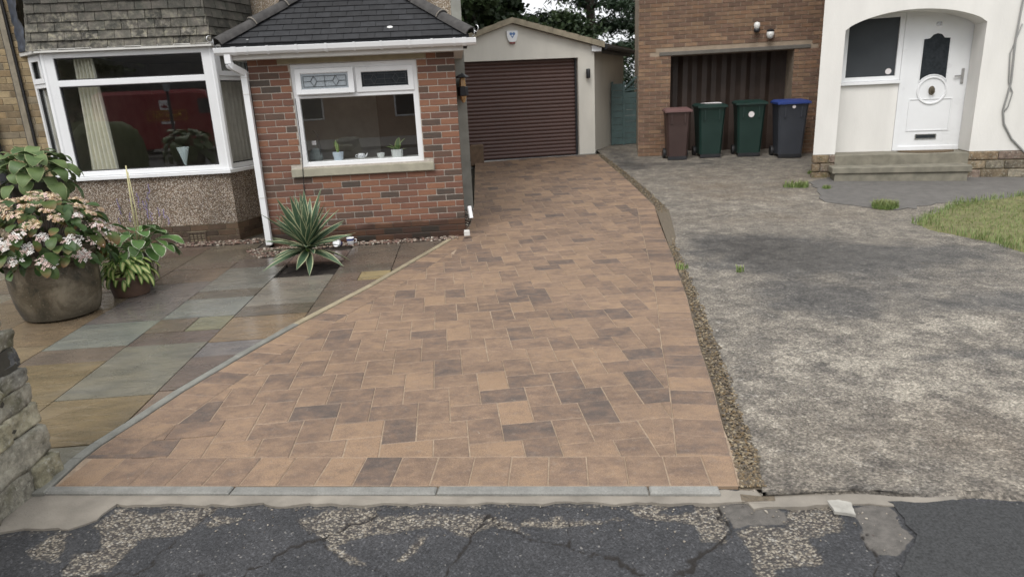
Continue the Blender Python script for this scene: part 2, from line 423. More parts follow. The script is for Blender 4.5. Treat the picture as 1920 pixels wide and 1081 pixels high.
    inp(nt, b, 'Roughness', ramp(nt, sep.outputs[0], [(0.2, 0.8), (0.9, 0.42)]))
    bump(nt, b, mth(nt, 'ADD', n3, mth(nt, 'MULTIPLY', n2, 2.5)), 0.8, 0.012)
    M['old_concrete'] = m
    M['path'] = m_plain('path_tarmac', (0.125, 0.118, 0.11), 0.85, 0.25, 9, 0.6, 120)
    M['earth'] = m_plain('bare_earth', (0.07, 0.06, 0.045), 0.95, 0.4, 3, 0.6, 30)

    # foliage: col.r distance from midrib, col.g along, col.b random
    def leafmat(name, c0, c1, edge=None, e0=0.7, e1=0.82, tip=None, spec=0.4, rough=0.5, trans=0.12):
        m, nt, b = newmat(name)
        sep = nd(nt, 'SeparateColor', {'Color': attr(nt).outputs['Color']})
        oi = nd(nt, 'ObjectInfo').outputs['Random']
        v = coord(nt)
        k = mth(nt, 'ADD', mth(nt, 'MULTIPLY', mth(nt, 'ADD', oi, sep.outputs[2]), 0.5), mth(nt, 'MULTIPLY', mth(nt, 'SUBTRACT', noi(nt, 22, v, 3), 0.5), 0.6))
        c = ramp(nt, k, [(0.15, c0), (0.85, c1)])
        vein = mth(nt, 'SINE', mth(nt, 'MULTIPLY', mth(nt, 'SUBTRACT', sep.outputs[1], mth(nt, 'MULTIPLY', sep.outputs[0], 0.35)), 60.0))
        c = mixc(nt, 1.0, c, ramp(nt, vein, [(0.0, 0.94), (1.0, 1.06)]), 'MULTIPLY')
        if edge:
            jag = mth(nt, 'ADD', sep.outputs[0], mth(nt, 'MULTIPLY', mth(nt, 'SUBTRACT', noi(nt, 40, v, 3), 0.5), 0.3))
            c = mixc(nt, ramp(nt, jag, [(e0, 0.0), (e1, 1.0)]), c, edge)
        if tip:
            c = mixc(nt, ramp(nt, mth(nt, 'MULTIPLY', sep.outputs[1], oi), [(0.35, 0.0), (0.8, 0.8)]), c, tip)
        inp(nt, b, 'Base Color', c)
        b.inputs['Roughness'].default_value = rough
        b.inputs['Specular IOR Level'].default_value = spec
        out = nt.nodes['Material Output']
        tl = nd(nt, 'BsdfTranslucent', {'Color': c})
        mx = nd(nt, 'MixShader', {0: trans})
        nt.links.new(b.outputs[0], mx.inputs[1]); nt.links.new(tl.outputs[0], mx.inputs[2]); nt.links.new(mx.outputs[0], out.inputs[0])
        return m
    M['hosta_big'] = leafmat('hosta_leaf', (0.065, 0.115, 0.04), (0.17, 0.235, 0.085), (0.28, 0.31, 0.15), 0.86, 0.98)
    M['hosta_edge'] = leafmat('white_edged_leaf', (0.07, 0.15, 0.04), (0.16, 0.27, 0.08), (0.58, 0.60, 0.46), 0.84, 0.95)
    M['hosta_small'] = leafmat('cream_centred_leaf', (0.55, 0.57, 0.24), (0.42, 0.50, 0.16), (0.10, 0.19, 0.035), 0.38, 0.55)
    M['yucca'] = leafmat('striped_sword_leaf', (0.055, 0.105, 0.06), (0.11, 0.165, 0.095), (0.48, 0.49, 0.30), 0.70, 0.82, None, 0.4, 0.45, 0.05)
    M['hyd_leaf'] = leafmat('hydrangea_leaf', (0.035, 0.075, 0.02), (0.11, 0.155, 0.04), None, 0, 1, (0.20, 0.085, 0.035))
    M['weed'] = leafmat('weed_leaf', (0.06, 0.13, 0.025), (0.14, 0.23, 0.05))
    M['grass'] = leafmat('grass_blade', (0.08, 0.15, 0.04), (0.23, 0.29, 0.10), None, 0, 1, (0.36, 0.33, 0.16))
    M['tree_dark'] = leafmat('dark_tree_leaf', (0.02, 0.04, 0.018), (0.06, 0.09, 0.035))
    M['tree_pine'] = leafmat('pine_needle', (0.02, 0.045, 0.022), (0.055, 0.085, 0.045))
    M['indoor_leaf'] = leafmat('indoor_leaf', (0.16, 0.28, 0.08), (0.36, 0.46, 0.18), (0.6, 0.62, 0.26), 0.7, 0.9)
    M['petal'] = m_piece('hydrangea_petal', 0.7, 0.12, 60, 0.1, 120, 0.1)
build_materials()

# ------------------------------------------------------------------ mesh helpers
def tag(o, label=None, cat=None, group=None, kind=None):
    for k, v in (('label', label), ('category', cat), ('group', group), ('kind', kind)):
        if v:
            o[k] = v
    return o

def empty(name, loc=(0, 0, 0), rz=0.0, label=None, cat=None, group=None):
    o = bpy.data.objects.new(name, None)
    o.empty_display_size = 0.1
    scene.collection.objects.link(o)
    o.location = loc
    o.rotation_euler = (0, 0, rz)
    return tag(o, label, cat, group)

def link(name, me, parent=None, mat=None):
    o = bpy.data.objects.new(name, me)
    scene.collection.objects.link(o)
    if parent is not None:
        o.parent = parent
    if mat is not None and not me.materials:
        me.materials.append(mat)
    return o

class MB:
    def __init__(s):
        s.v, s.f, s.c = [], [], []
    def add(s, vs, fs, col=None, Mx=None):
        n = len(s.v)
        for p in vs:
            p = Vector(p)
            s.v.append(tuple(Mx @ p if Mx is not None else p))
        s.f += [tuple(i + n for i in f) for f in fs]
        if callable(col):
            s.c += [col(i) for i in range(len(vs))]
        else:
            s.c += [col or (0.5, 0.5, 0.5)] * len(vs)
        return s
    def box(s, x0, x1, y0, y1, z0, z1, Mx=None, col=None, bev=0.0):
        if bev <= 0:
            vs = [(x0, y0, z0), (x1, y0, z0), (x1, y1, z0), (x0, y1, z0), (x0, y0, z1), (x1, y0, z1), (x1, y1, z1), (x0, y1, z1)]
            fs = [(3, 2, 1, 0), (4, 5, 6, 7), (0, 1, 5, 4), (1, 2, 6, 5), (2, 3, 7, 6), (3, 0, 4, 7)]
            return s.add(vs, fs, col, Mx)
        b = bev
        vs = []
        for (a0, a1, b0, b1, c) in ((x0 + b, x1 - b, y0 + b, y1 - b, z0), (x0, x1, y0, y1, z0 + b), (x0, x1, y0, y1, z1 - b), (x0 + b, x1 - b, y0 + b, y1 - b, z1)):
            vs += [(a0, b0, c), (a1, b0, c), (a1, b1, c), (a0, b1, c)]
        fs = [(3, 2, 1, 0), (12, 13, 14, 15)]
        for k in range(3):
            for i in range(4):
                j = (i + 1) % 4
                fs.append((k * 4 + i, k * 4 + j, k * 4 + 4 + j, k * 4 + 4 + i))
        return s.add(vs, fs, col, Mx)
    def prism(s, poly, z0, z1, Mx=None, col=None, ch=0.0, inset=0.0, zf=None, bottom=True):
        """upright prism on a ccw polygon, optional chamfer of the top edge"""
        n = len(poly)
        if inset:
            poly = shrink(poly, inset)
            if poly is None:
                return s
            n = len(poly)
        zf = zf or (lambda x, y: 0.0)
        rings = [[(x, y, z0 + zf(x, y)) for x, y in poly]]
        if ch > 0:
            rings.append([(x, y, z1 - ch + zf(x, y)) for x, y in poly])
            p2 = shrink(poly, ch)
            if p2 is None or len(p2) != n:
                p2 = poly
            rings.append([(x, y, z1 + zf(x, y)) for x, y in p2])
        else:
            rings.append([(x, y, z1 + zf(x, y)) for x, y in poly])
        vs = [p for r in rings for p in r]
        fs = [tuple(reversed(range(n)))] if bottom else []
        k = len(rings) - 1
        fs.append(tuple(range(k * n, k * n + n)))
        for r in range(k):
            for i in range(n):
                j = (i + 1) % n
                fs.append((r * n + i, r * n + j, r * n + n + j, r * n + n + i))
        return s.add(vs, fs, col, Mx)
    def tube(s, pts, r, seg=8, col=None, cap=True, Mx=None, flat=1.0):
        pts = [Vector(p) for p in pts]
        rs = r if isinstance(r, (list, tuple)) else [r] * len(pts)
        vs, fs = [], []
        up = Vector((0, 0, 1))
        px = None
        for i, p in enumerate(pts):
            t = (pts[min(i + 1, len(pts) - 1)] - pts[max(i - 1, 0)]).normalized()
            if px is None:
                px = t.cross(up) if abs(t.dot(up)) < 0.95 else t.cross(Vector((1, 0, 0)))
            px = (px - t * px.dot(t)).normalized()
            py = t.cross(px)
            for k in range(seg):
                a = 2 * math.pi * (k + 0.5) / seg
                vs.append(tuple(p + px * (rs[i] * math.cos(a)) + py * (rs[i] * flat * math.sin(a))))
        for i in range(len(pts) - 1):
            for k in range(seg):
                j = (k + 1) % seg
                fs.append((i * seg + k, i * seg + j, i * seg + seg + j, i * seg + seg + k))
        if cap:
            fs.append(tuple(reversed(range(seg))))
            n = (len(pts) - 1) * seg
            fs.append(tuple(range(n, n + seg)))
        return s.add(vs, fs, col, Mx)
    def lathe(s, prof, seg=24, col=None, Mx=None, wob=0.0, seed=0):
        vs, fs = [], []
        rr = random.Random(seed)
        ph = [rr.uniform(0, 6.28) for _ in range(4)]
        for r, z in prof:
            for k in range(seg):
                a = 2 * math.pi * k / seg
                w = 1 + wob * (math.sin(2 * a + ph[0] + z * 3) + 0.6 * math.sin(3 * a + ph[1] - z * 5))
                vs.append((r * w * math.cos(a), r * w * math.sin(a), z))
        for i in range(len(prof) - 1):
            for k in range(seg):
                j = (k + 1) % seg
                fs.append((i * seg + k, i * seg + j, i * seg + seg + j, i * seg + seg + k))
        if prof[0][0] > 1e-4:
            fs.append(tuple(reversed(range(seg))))
        if prof[-1][0] > 1e-4:
            n = (len(prof) - 1) * seg
            fs.append(tuple(range(n, n + seg)))
        return s.add(vs, fs, col, Mx)
    def mesh(s, name, mat=None, smooth=False, angle=None):
        me = bpy.data.meshes.new(name)
        me.from_pydata(s.v, [], s.f)
        ca = me.color_attributes.new('col', 'FLOAT_COLOR', 'POINT')
        ca.data.foreach_set('color', np.array([(*c[:3], 1.0) for c in s.c], dtype=np.float32).ravel())
        if mat:
            me.materials.append(mat)
        if smooth:
            me.polygons.foreach_set('use_smooth', [True] * len(me.polygons))
            if angle:
                me.set_sharp_from_angle(angle=rad(angle))
        me.update()
        return me
    def obj(s, name, mat, parent=None, smooth=False, angle=None):
        return link(name, s.mesh(name, mat, smooth, angle), parent)

def area(p):
    return 0.5 * sum(p[i][0] * p[(i + 1) % len(p)][1] - p[(i + 1) % len(p)][0] * p[i][1] for i in range(len(p)))

def shrink(poly, d):
    """inset a convex ccw polygon by d"""
    out = list(poly)
    n = len(poly)
    for i in range(n):
        (x0, y0), (x1, y1) = poly[i], poly[(i + 1) % n]
        L = math.hypot(x1 - x0, y1 - y0)
        if L < 1e-7:
            continue
        nx, ny = -(y1 - y0) / L, (x1 - x0) / L
        out = clip(out, (x0 + nx * d, y0 + ny * d), (nx, ny))
        if len(out) < 3:
            return None
    out = dedupe(out)
    return out if len(out) >= 3 and area(out) > 1e-6 else None

def dedupe(p):
    o = []
    for q in p:
        if not o or math.hypot(q[0] - o[-1][0], q[1] - o[-1][1]) > 1e-5:
            o.append(q)
    if len(o) > 1 and math.hypot(o[0][0] - o[-1][0], o[0][1] - o[-1][1]) < 1e-5:
        o.pop()
    return o

def clip(poly, p, n):
    """keep the side of the line through p that n points to"""
    out = []
    m = len(poly)
    for i in range(m):
        a, b = poly[i], poly[(i + 1) % m]
        da = (a[0] - p[0]) * n[0] + (a[1] - p[1]) * n[1]
        db = (b[0] - p[0]) * n[0] + (b[1] - p[1]) * n[1]
        if da >= 0:
            out.append(a)
        if (da >= 0) != (db >= 0):
            t = da / (da - db)
            out.append((a[0] + (b[0] - a[0]) * t, a[1] + (b[1] - a[1]) * t))
    return out

def clip_line(poly, a, b, left=True):
    L = math.hypot(b[0] - a[0], b[1] - a[1])
    n = (-(b[1] - a[1]) / L, (b[0] - a[0]) / L)
    if not left:
        n = (-n[0], -n[1])
    return clip(poly, a, n)

def interp(tab, y):
    """x at y along a polyline given as (x, y), y rising"""
    if y <= tab[0][1]:
        a, b = tab[0], tab[1]
    elif y >= tab[-1][1]:
        a, b = tab[-2], tab[-1]
    else:
        for a, b in zip(tab, tab[1:]):
            if a[1] <= y <= b[1]:
                break
    return a[0] + (b[0] - a[0]) * (y - a[1]) / (b[1] - a[1])

def zg(x, y):
    """the drives climb gently towards the back"""
    return 0.055 * min(max(0.0, y - 8.3), 9.0)

def ragged(poly, step=0.03, amp=0.012, seed=0.0):
    out = []
    n_ = len(poly)
    for i in range(n_):
        a, b = Vector(poly[i]), Vector(poly[(i + 1) % n_])
        k = max(1, int((b - a).length / step))
        for j in range(k):
            p = a + (b - a) * (j / k)
            d = mnoise.fractal(Vector((p.x * 9, p.y * 9, seed)), 0.6, 2, 4) * amp
            d2 = mnoise.fractal(Vector((p.x * 9, p.y * 9, seed + 7)), 0.6, 2, 4) * amp
            out.append((p.x + d, p.y + d2))
    return out

# house frame: u along the front, w into the house
HX, HY, HA = -2.77323, 8.02741, 0.06825
HC, HS = math.cos(HA), math.sin(HA)
def H(u, w):
    return (HX + u * HC - w * HS, HY + u * HS + w * HC)

# ------------------------------------------------------------------ the ground sheets
L_EDGE = [(-2.185, 2.70), (-2.195, 3.0), (-2.182, 3.148), (-2.131, 3.367), (-2.047, 3.796), (-1.900, 4.317), (-1.689, 4.98), (-1.298, 6.033), (-0.848, 7.504), (-0.60, 8.35), (-0.52, 8.8), (-0.515, 10.0), (-0.66, 14.42)]
R_EDGE = [(0.91, 2.40), (0.935, 2.512), (1.119, 3.453), (1.241, 4.204), (1.424, 5.159), (1.659, 6.611), (2.075, 9.36), (2.067, 11.3), (1.96, 14.72)]
G_EDGE = [(1.0, 2.40), (1.03, 2.512), (1.135, 3.011), (1.265, 3.746), (1.50, 5.152), (1.835, 7.352), (2.21, 9.35), (2.19, 11.3), (2.06, 14.75)]
FA, FB = (-2.20, 2.766), (0.997, 2.494)          # front line of the paving
def front_y(x):
    return FA[1] + (FB[1] - FA[1]) * (x - FA[0]) / (FB[0] - FA[0])

mb = MB()
ys = [-150, -40, 2, 8.3, 17.3, 40, 150]
for i, y in enumerate(ys):
    for x in (-150, -20, 20, 150):
        mb.v.append((x, y, zg(x, y) - 0.13)); mb.c.append((0, 0, 0))
for i in range(len(ys) - 1):
    for k in range(3):
        mb.f.append((i * 4 + k, i * 4 + k + 1, i * 4 + k + 5, i * 4 + k + 4))
tag(mb.obj('ground', M['earth']), kind='structure')

# --- road: coarse sheet with a finely modelled, ravelled strip along the kerb
def poly_sd(P, poly):
    """signed distance (inside positive) of points P (n,2) to a polygon"""
    d = np.full(len(P), 1e9)
    ins = np.zeros(len(P), bool)
    m = len(poly)
    for i in range(m):
        a, b = np.array(poly[i]), np.array(poly[(i + 1) % m])
        ab = b - a
        t = np.clip(((P - a) @ ab) / (ab @ ab), 0, 1)
        d = np.minimum(d, np.linalg.norm(P - (a + t[:, None] * ab), axis=1))
        cond = ((a[1] > P[:, 1]) != (b[1] > P[:, 1]))
        with np.errstate(divide='ignore', invalid='ignore'):
            xi = (b[0] - a[0]) * (P[:, 1] - a[1]) / (b[1] - a[1] + 1e-12) + a[0]
        ins ^= cond & (P[:, 0] < xi)
    return np.where(ins, d, -d)

def line_d(P, pts):
    d = np.full(len(P), 1e9)
    for a, b in zip(pts, pts[1:]):
        a, b = np.array(a), np.array(b)
        ab = b - a
        t = np.clip(((P - a) @ ab) / (ab @ ab), 0, 1)
        d = np.minimum(d, np.linalg.norm(P - (a + t[:, None] * ab), axis=1))
    return d

WEAR = [
    [(-1.825, 2.459), (-1.772, 2.588), (-1.628, 2.54), (-1.384, 2.564), (-1.351, 2.547), (-1.388, 2.386), (-1.483, 2.368), (-1.586, 2.35), (-1.565, 2.312), (-1.598, 2.164), (-1.659, 2.142), (-1.77, 2.155), (-1.797, 2.269), (-1.697, 2.31), (-1.75, 2.401)],
    [(-2.001, 2.308), (-1.954, 2.417), (-1.903, 2.426), (-1.853, 2.321), (-1.838, 2.249), (-1.935, 2.279)],
    [(-1.351, 2.449), (-1.298, 2.5), (-1.198, 2.457), (-1.238, 2.414), (-1.319, 2.413)],
    [(-0.968, 2.432), (-0.823, 2.504), (-0.637, 2.488), (-0.607, 2.326), (-0.763, 2.264), (-0.895, 2.374)],
    [(-0.628, 2.446), (-0.452, 2.418), (-0.168, 2.423), (-0.055, 2.36), (0.021, 2.278), (-0.024, 2.306), (-0.118, 2.339), (-0.211, 2.283), (-0.332, 2.343), (-0.606, 2.326)],
    [(-0.024, 2.345), (0.025, 2.367), (0.215, 2.352), (0.42, 2.349), (0.259, 2.322), (0.085, 2.31)],
    [(0.435, 2.429), (0.599, 2.436), (0.822, 2.418), (0.826, 2.329), (0.761, 2.173), (0.688, 2.179), (0.67, 2.277), (0.511, 2.328), (0.457, 2.372)],
    [(1.086, 2.395), (1.272, 2.38), (1.256, 2.249), (1.22, 2.191), (1.091, 2.153), (1.072, 2.032), (0.899, 2.003), (0.867, 1.94), (0.794, 1.945), (0.841, 2.092), (0.823, 2.233), (0.928, 2.25), (1.032, 2.242)],
    [(-0.42, 2.30), (-0.38, 2.30), (-0.44, 2.15), (-0.48, 2.15)], [(-0.80, 2.29), (-0.72, 2.26), (-0.60, 2.14), (-0.66, 2.14)],
]
UNWEAR = [[(0.565, 2.391), (0.646, 2.426), (0.715, 2.413), (0.695, 2.367), (0.596, 2.354)]]
SMOOTH = [
    [(0.807, 2.404), (1.052, 2.391), (1.06, 2.329), (1.05, 2.259), (0.821, 2.252), (0.829, 2.335)],
    [(1.351, 2.346), (1.472, 2.35), (1.475, 2.13), (1.346, 2.055), (1.277, 2.06), (1.286, 2.174)],
]
CRACKS = [
    [(-1.84, 2.128), (-1.799, 2.201), (-1.788, 2.292), (-1.701, 2.316)], [(-1.471, 2.134), (-1.413, 2.337), (-1.357, 2.562)],
    [(-1.084, 2.081), (-0.998, 2.166), (-0.917, 2.264), (-0.819, 2.299), (-0.716, 2.399), (-0.629, 2.446)],
    [(-0.819, 2.299), (-0.724, 2.225), (-0.561, 2.081)], [(-1.785, 2.156), (-1.463, 2.133), (-1.202, 2.105)],
    [(-0.304, 2.022), (-0.256, 2.146), (-0.21, 2.271), (-0.144, 2.421)],
    [(-0.144, 2.421), (-0.055, 2.321), (0.043, 2.251), (0.161, 2.195), (0.305, 2.105), (0.43, 2.011), (0.482, 1.992)],
    [(-0.566, 2.113), (-0.495, 2.035)], [(0.168, 2.194), (0.187, 2.315), (0.189, 2.421)],
    [(0.443, 1.984), (0.538, 2.008), (0.654, 2.095), (0.804, 2.247), (0.818, 2.336), (0.811, 2.418)], [(1.298, 2.197), (1.277, 2.06), (1.233, 1.915)],
]
gx = np.arange(-3.4, 2.801, 0.0125)
gy = np.arange(1.70, 2.801, 0.0125)
GX, GY = np.meshgrid(gx, gy)
P = np.stack([GX.ravel(), GY.ravel()], 1)
def fbm(P, s, seed, oct=4):
    return np.array([mnoise.fractal(Vector((x * s, y * s, seed)), 0.6, 2.0, oct) for x, y in P])
jx = fbm(P, 7.0, 3.1) * 0.020
jy = fbm(P, 7.0, 9.7) * 0.020
PJ = P + np.stack([jx, jy], 1)
wear = np.zeros(len(P))
_ap = line_d(P, [(-1.85, 2.60), (-0.66, 2.505), (0.11, 2.452), (0.95, 2.385)])
wear = np.maximum(wear, np.clip(0.52 - _ap / 0.11, 0, 1))
wear = np.maximum(wear, np.clip(0.46 - line_d(P, [(-2.3, 2.40), (-2.06, 2.44), (-1.85, 2.47), (-1.83, 2.58)]) / 0.16, 0, 1))
for po in WEAR:
    wear = np.maximum(wear, np.clip(0.5 + poly_sd(PJ, po) / 0.07, 0, 1))
for po in UNWEAR:
    wear = np.minimum(wear, 1 - np.clip(0.6 + poly_sd(PJ, po) / 0.04, 0, 1))
smooth = np.zeros(len(P))
for po in SMOOTH:
    smooth = np.maximum(smooth, np.clip(0.5 + poly_sd(PJ, po) / 0.04, 0, 1))
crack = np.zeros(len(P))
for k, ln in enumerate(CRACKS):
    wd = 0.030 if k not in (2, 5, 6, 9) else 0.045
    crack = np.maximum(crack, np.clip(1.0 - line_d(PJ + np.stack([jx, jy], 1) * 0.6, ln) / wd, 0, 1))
grain = nrs.uniform(-1, 1, len(P))
Z = -0.022 - 0.007 * np.clip((wear - 0.4) * 3, 0, 1) - 0.010 * np.clip(crack * 3 - 2, 0, 1) + grain * (0.0006 + 0.0022 * (wear > 0.5)) + 0.004 * fbm(P, 2.0, 1.0, 2)
mb = MB()
mb.v = [(x, y, z) for (x, y), z in zip(P.tolist(), Z.tolist())]
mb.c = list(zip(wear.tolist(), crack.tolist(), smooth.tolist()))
nx, ny = len(gx), len(gy)
mb.f = [(j * nx + i, j * nx + i + 1, (j + 1) * nx + i + 1, (j + 1) * nx + i) for j in range(ny - 1) for i in range(nx - 1)]
x0, x1, y0, y1 = float(gx[0]), float(gx[-1]), float(gy[0]), float(gy[-1])
for (a, b, c, d) in ((-60, 60, -9, y0), (-60, x0, y0, 2.9), (x1, 60, y0, 2.25)):
    mb.add([(a, c, -0.022), (b, c, -0.022), (b, d, -0.022), (a, d, -0.022)], [(0, 1, 2, 3)], (0, 0, 0))
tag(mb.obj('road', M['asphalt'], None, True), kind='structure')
# newer tarmac in front of the neighbour's drive
mb = MB()
nt_poly = [(1.50, 2.362), (1.50, 2.15), (1.38, 2.03), (1.20, 1.75), (1.1, 1.2), (9, 1.2), (9, 1.65), (3.2, 2.20), (2.0, 2.31)]
mb.prism(ragged(list(reversed(nt_poly)), 0.04, 0.03, 2.0), -0.03, -0.012)
tag(mb.obj('road_patch', M['asphalt_new']), kind='structure')

# --- concrete haunching below the kerb
mb = MB()
mb.prism(ragged([(-2.30, 2.40), (-2.085, 2.462), (-1.903, 2.436), (-1.833, 2.487), (-1.815, 2.60), (-0.66, 2.515), (0.111, 2.462), (0.851, 2.40), (1.04, 2.385), (1.02, 2.48), (-2.22, 2.76), (-2.6, 2.8)], 0.03, 0.016), -0.05, -0.012)
for i in range(len(mb.v)):
    x, y, z = mb.v[i]
    mb.v[i] = (x, y, z + 0.003 * mnoise.noise(Vector((x * 9, y * 9, 0))))
tag(mb.obj('haunching', M['haunch']), kind='structure')
mb = MB()
mb.prism(ragged([(1.254, 2.374), (1.251, 2.301), (1.32, 2.275), (1.343, 2.36), (1.30, 2.385)], 0.015, 0.012), -0.02, -0.007)
tag(mb.obj('mortar_splash', m_plain('pale_mortar_splash', (0.36, 0.345, 0.31), 0.9, 0.3, 20, 0.5, 60)), 'pale splash of mortar dried on the road beside the kerb end', 'mortar')

mb = MB()
mb.prism(ragged([(0.94, 2.36), (1.3, 2.36), (1.75, 2.30), (1.8, 2.42), (1.3, 2.5), (1.0, 2.56), (0.94, 2.56)], 0.03, 0.014, 4.0), -0.05, -0.0145)
tag(mb.obj('concrete_edge', M['haunch']), kind='structure')
# ------------------------------------------------------------------ driveway of block pavers
drive = MB()
lp = [(x, y) for x, y in L_EDGE if y > 2.72] 
rp = [(x, y) for x, y in R_EDGE if y > 2.5]
ysamp = sorted(set([2.62, 2.72, 8.3] + [p[1] for p in L_EDGE + R_EDGE if 2.72 < p[1] < 14.5] + [14.3]))
vs_ = []
for y in ysamp:
    xa, xb = interp(L_EDGE, y) + 0.004, interp(R_EDGE, y) - 0.004
    ya, yb = (front_y(xa) + 0.004, front_y(xb) + 0.004) if y < 2.8 else (y, y)
    if y == 14.3:
        ya, yb = 14.29, 14.66
    if y == 2.62:
        continue
    vs_ += [(xa, ya, zg(xa, ya) - 0.0045), (xb, yb, zg(xb, yb) - 0.0045)]
n = len(vs_) // 2
drive.add(vs_, [(2 * i, 2 * i + 1, 2 * i + 3, 2 * i + 2) for i in range(n - 1)])
driveway = tag(drive.obj('driveway', M['sand']), kind='structure')

BW = 0.245                                     # soldier border round the field
pav = []                                       # (distance, polygon, shade)
def shade():
    r = rnd.random()
    return rnd.gauss(0.25, 0.12) if r < 0.46 else (rnd.gauss(0.46, 0.09) if r < 0.86 else rnd.gauss(0.68, 0.09))
fd = Vector((FB[0] - FA[0], FB[1] - FA[1])).normalized()
fn = Vector((-fd.y, fd.x))
flen = (Vector(FB) - Vector(FA)).length
s0 = 0.03
while s0 < 3.2:
    q = []
    for (a, b) in ((s0, 0), (s0 + 0.1765, 0), (s0 + 0.1765, BW), (s0, BW)):
        p = Vector(FA) + fd * a + fn * (b + 0.004)
        q.append((p.x, p.y))
    for A, B in zip(L_EDGE[:5], L_EDGE[1:5]):
        if B[1] < 3.1:
            q = clip_line(q, A, B, False)
    q = clip_line(q, R_EDGE[1], R_EDGE[2], True)
    if len(q) >= 3 and area(q) > 0.003:
        pav.append((q, shade()))
    s0 += 0.1765
fin_a = Vector(FA) + fn * (BW + 0.004); fin_b = fin_a + fd
def offset_line(tab, d):
    out = []
    for i, p in enumerate(tab):
        a = Vector(tab[max(i - 1, 0)]); b = Vector(tab[min(i + 1, len(tab) - 1)])
        t = (b - a).normalized()
        out.append((p[0] + t.y * d, p[1] - t.x * d))
    return out
L_OUT = offset_line(L_EDGE, 0.004); L_IN = offset_line(L_EDGE, BW + 0.004)
R_OUT = offset_line(R_EDGE, -0.004); R_IN = offset_line(R_EDGE, -BW - 0.004)
def walk(tab, step):
    pts = []
    acc = 0.0
    for i, (a, b) in enumerate(zip(tab, tab[1:])):
        a, b = Vector(a), Vector(b)
        L = (b - a).length
        t = acc
        while t < L:
            pts.append((i, t / L))
            t += step
        acc = t - L
    return pts
def on(tab, it):
    i, t = it
    a, b = Vector(tab[i]), Vector(tab[i + 1])
    p = a + (b - a) * t
    return (p.x, p.y)
for outer, inner, left in ((L_OUT, L_IN, True), (R_OUT, R_IN, False)):
    pts = walk(outer, 0.1765)
    for a, b in zip(pts, pts[1:]):
        q = [on(outer, a), on(inner, a), on(inner, b), on(outer, b)]
        if not left:
            q.reverse()
        if min(p[1] for p in q) > 8.12 and left:
            continue
        q = clip_line(q, (fin_a.x, fin_a.y), (fin_b.x, fin_b.y), True)
        q = dedupe(q) if len(q) >= 3 else []
        if len(q) >= 3 and area(q) > 0.003 and max(p[1] for p in q) < 14.6:
            pav.append((q, shade()))
# 90 degree herringbone of 265 x 176 blocks, turned 5.5 degrees
PW, PL, PA = 0.1765, 0.2648, rad(5.4)
pc, ps = math.cos(PA), math.sin(PA)
ORX, ORY = -0.509, 3.828
def field(px, py):
    return (ORX + px * pc - py * ps, ORY + px * ps + py * pc)
left_field = [(x, y) for x, y in L_IN if y < 8.2] + [(interp(L_EDGE, 8.9) + 0.006, 8.75), (interp(L_EDGE, 10) + 0.006, 10.0), (interp(L_EDGE, 14.4) + 0.006, 14.4)]
def clip_field(q):
    q = clip_line(q, (fin_a.x, fin_a.y), (fin_b.x, fin_b.y), True)
    for tab, side in ((left_field, False), (R_IN, True)):
        if len(q) < 3:
            return []
        y0, y1 = min(p[1] for p in q), max(p[1] for p in q)
        for a, b in zip(tab, tab[1:]):
            if b[1] > y0 and a[1] < y1:
                q = clip_line(q, a, b, side)
                if len(q) < 3:
                    return []
    q = clip_line(q, (-0.66, 14.27), (1.96, 14.66), False)
    return dedupe(q) if len(q) >= 3 else []
for i in range(-70, 71):
    for k in range(-50, 51):
        # lattice (W,W) and (L,-L); tall block anchored with its lower left on the origin
        bx, by = i * PW + k * PL, i * PW - k * PL
        for (rx, ry, rw, rh) in ((bx - PL, by + PL - PW, PL, PW), (bx, by, PW, PL)):
            cx, cy = field(rx + rw / 2, ry + rh / 2)
            if not (2.4 < cy < 15.2 and -2.6 < cx < 2.7):
                continue
            q = [field(rx, ry), field(rx + rw, ry), field(rx + rw, ry + rh), field(rx, ry + rh)]
            q = clip_field(q)
            if len(q) >= 3 and area(q) > 0.0012:
                pav.append((q, shade()))
def pkey(t):
    q = t[0]
    cx = sum(p[0] for p in q) / len(q); cy = sum(p[1] for p in q) / len(q)
    return -area(q) / (cx * cx + cy * cy + 2.7) ** 1.5
pav.sort(key=pkey)
rest = MB()
for idx, (q, sh) in enumerate(pav):
    col0 = (max(0, min(1, sh)), rnd.random(), 0.0)
    tx, ty, tz = rnd.uniform(-0.007, 0.007), rnd.uniform(-0.007, 0.007), rnd.uniform(-0.0020, 0.0012)
    cx = sum(p[0] for p in q) / len(q); cy = sum(p[1] for p in q) / len(q)
    zf = lambda x, y: zg(x, y) + tz + (x - cx) * tx + (y - cy) * ty
    near = idx < 298
    t = MB() if near else rest
    nq = len(shrink(q, 0.0022) or [])
    if nq < 3:
        continue
    colf = (lambda i, nq=nq, col0=col0: (col0[0], col0[1], 0.0 if i >= 2 * nq else 0.35))
    t.prism(q, -0.05, 0.0, col=colf, ch=0.0045, inset=0.0018, zf=zf, bottom=False)
    if near:
        t.obj('paver', M['paver'], driveway)
tag(rest.obj('far_pavers', M['paver'], driveway), kind='stuff')

# kerb edging along the road
kerb = empty('kerb', (0, 0, 0))
tag(kerb, kind='structure')
s0 = -0.02
for ln in (0.92, 0.94, 0.92, 0.30):
    p0 = Vector(FA) + fd * s0; p1 = Vector(FA) + fd * (s0 + ln - 0.006)
    q = [(p0 - fn * 0.058), (p1 - fn * 0.058), (p1 - fn * 0.003), (p0 - fn * 0.003)]
    t = MB()
    g = rnd.uniform(0.9, 1.1)
    t.prism([(p.x, p.y) for p in q], -0.08, 0.004 + rnd.uniform(-0.002, 0.002), col=(0.235 * g, 0.232 * g, 0.215 * g), ch=0.008)
    t.obj('kerb_stone', M['edging'], kerb)
    s0 += ln

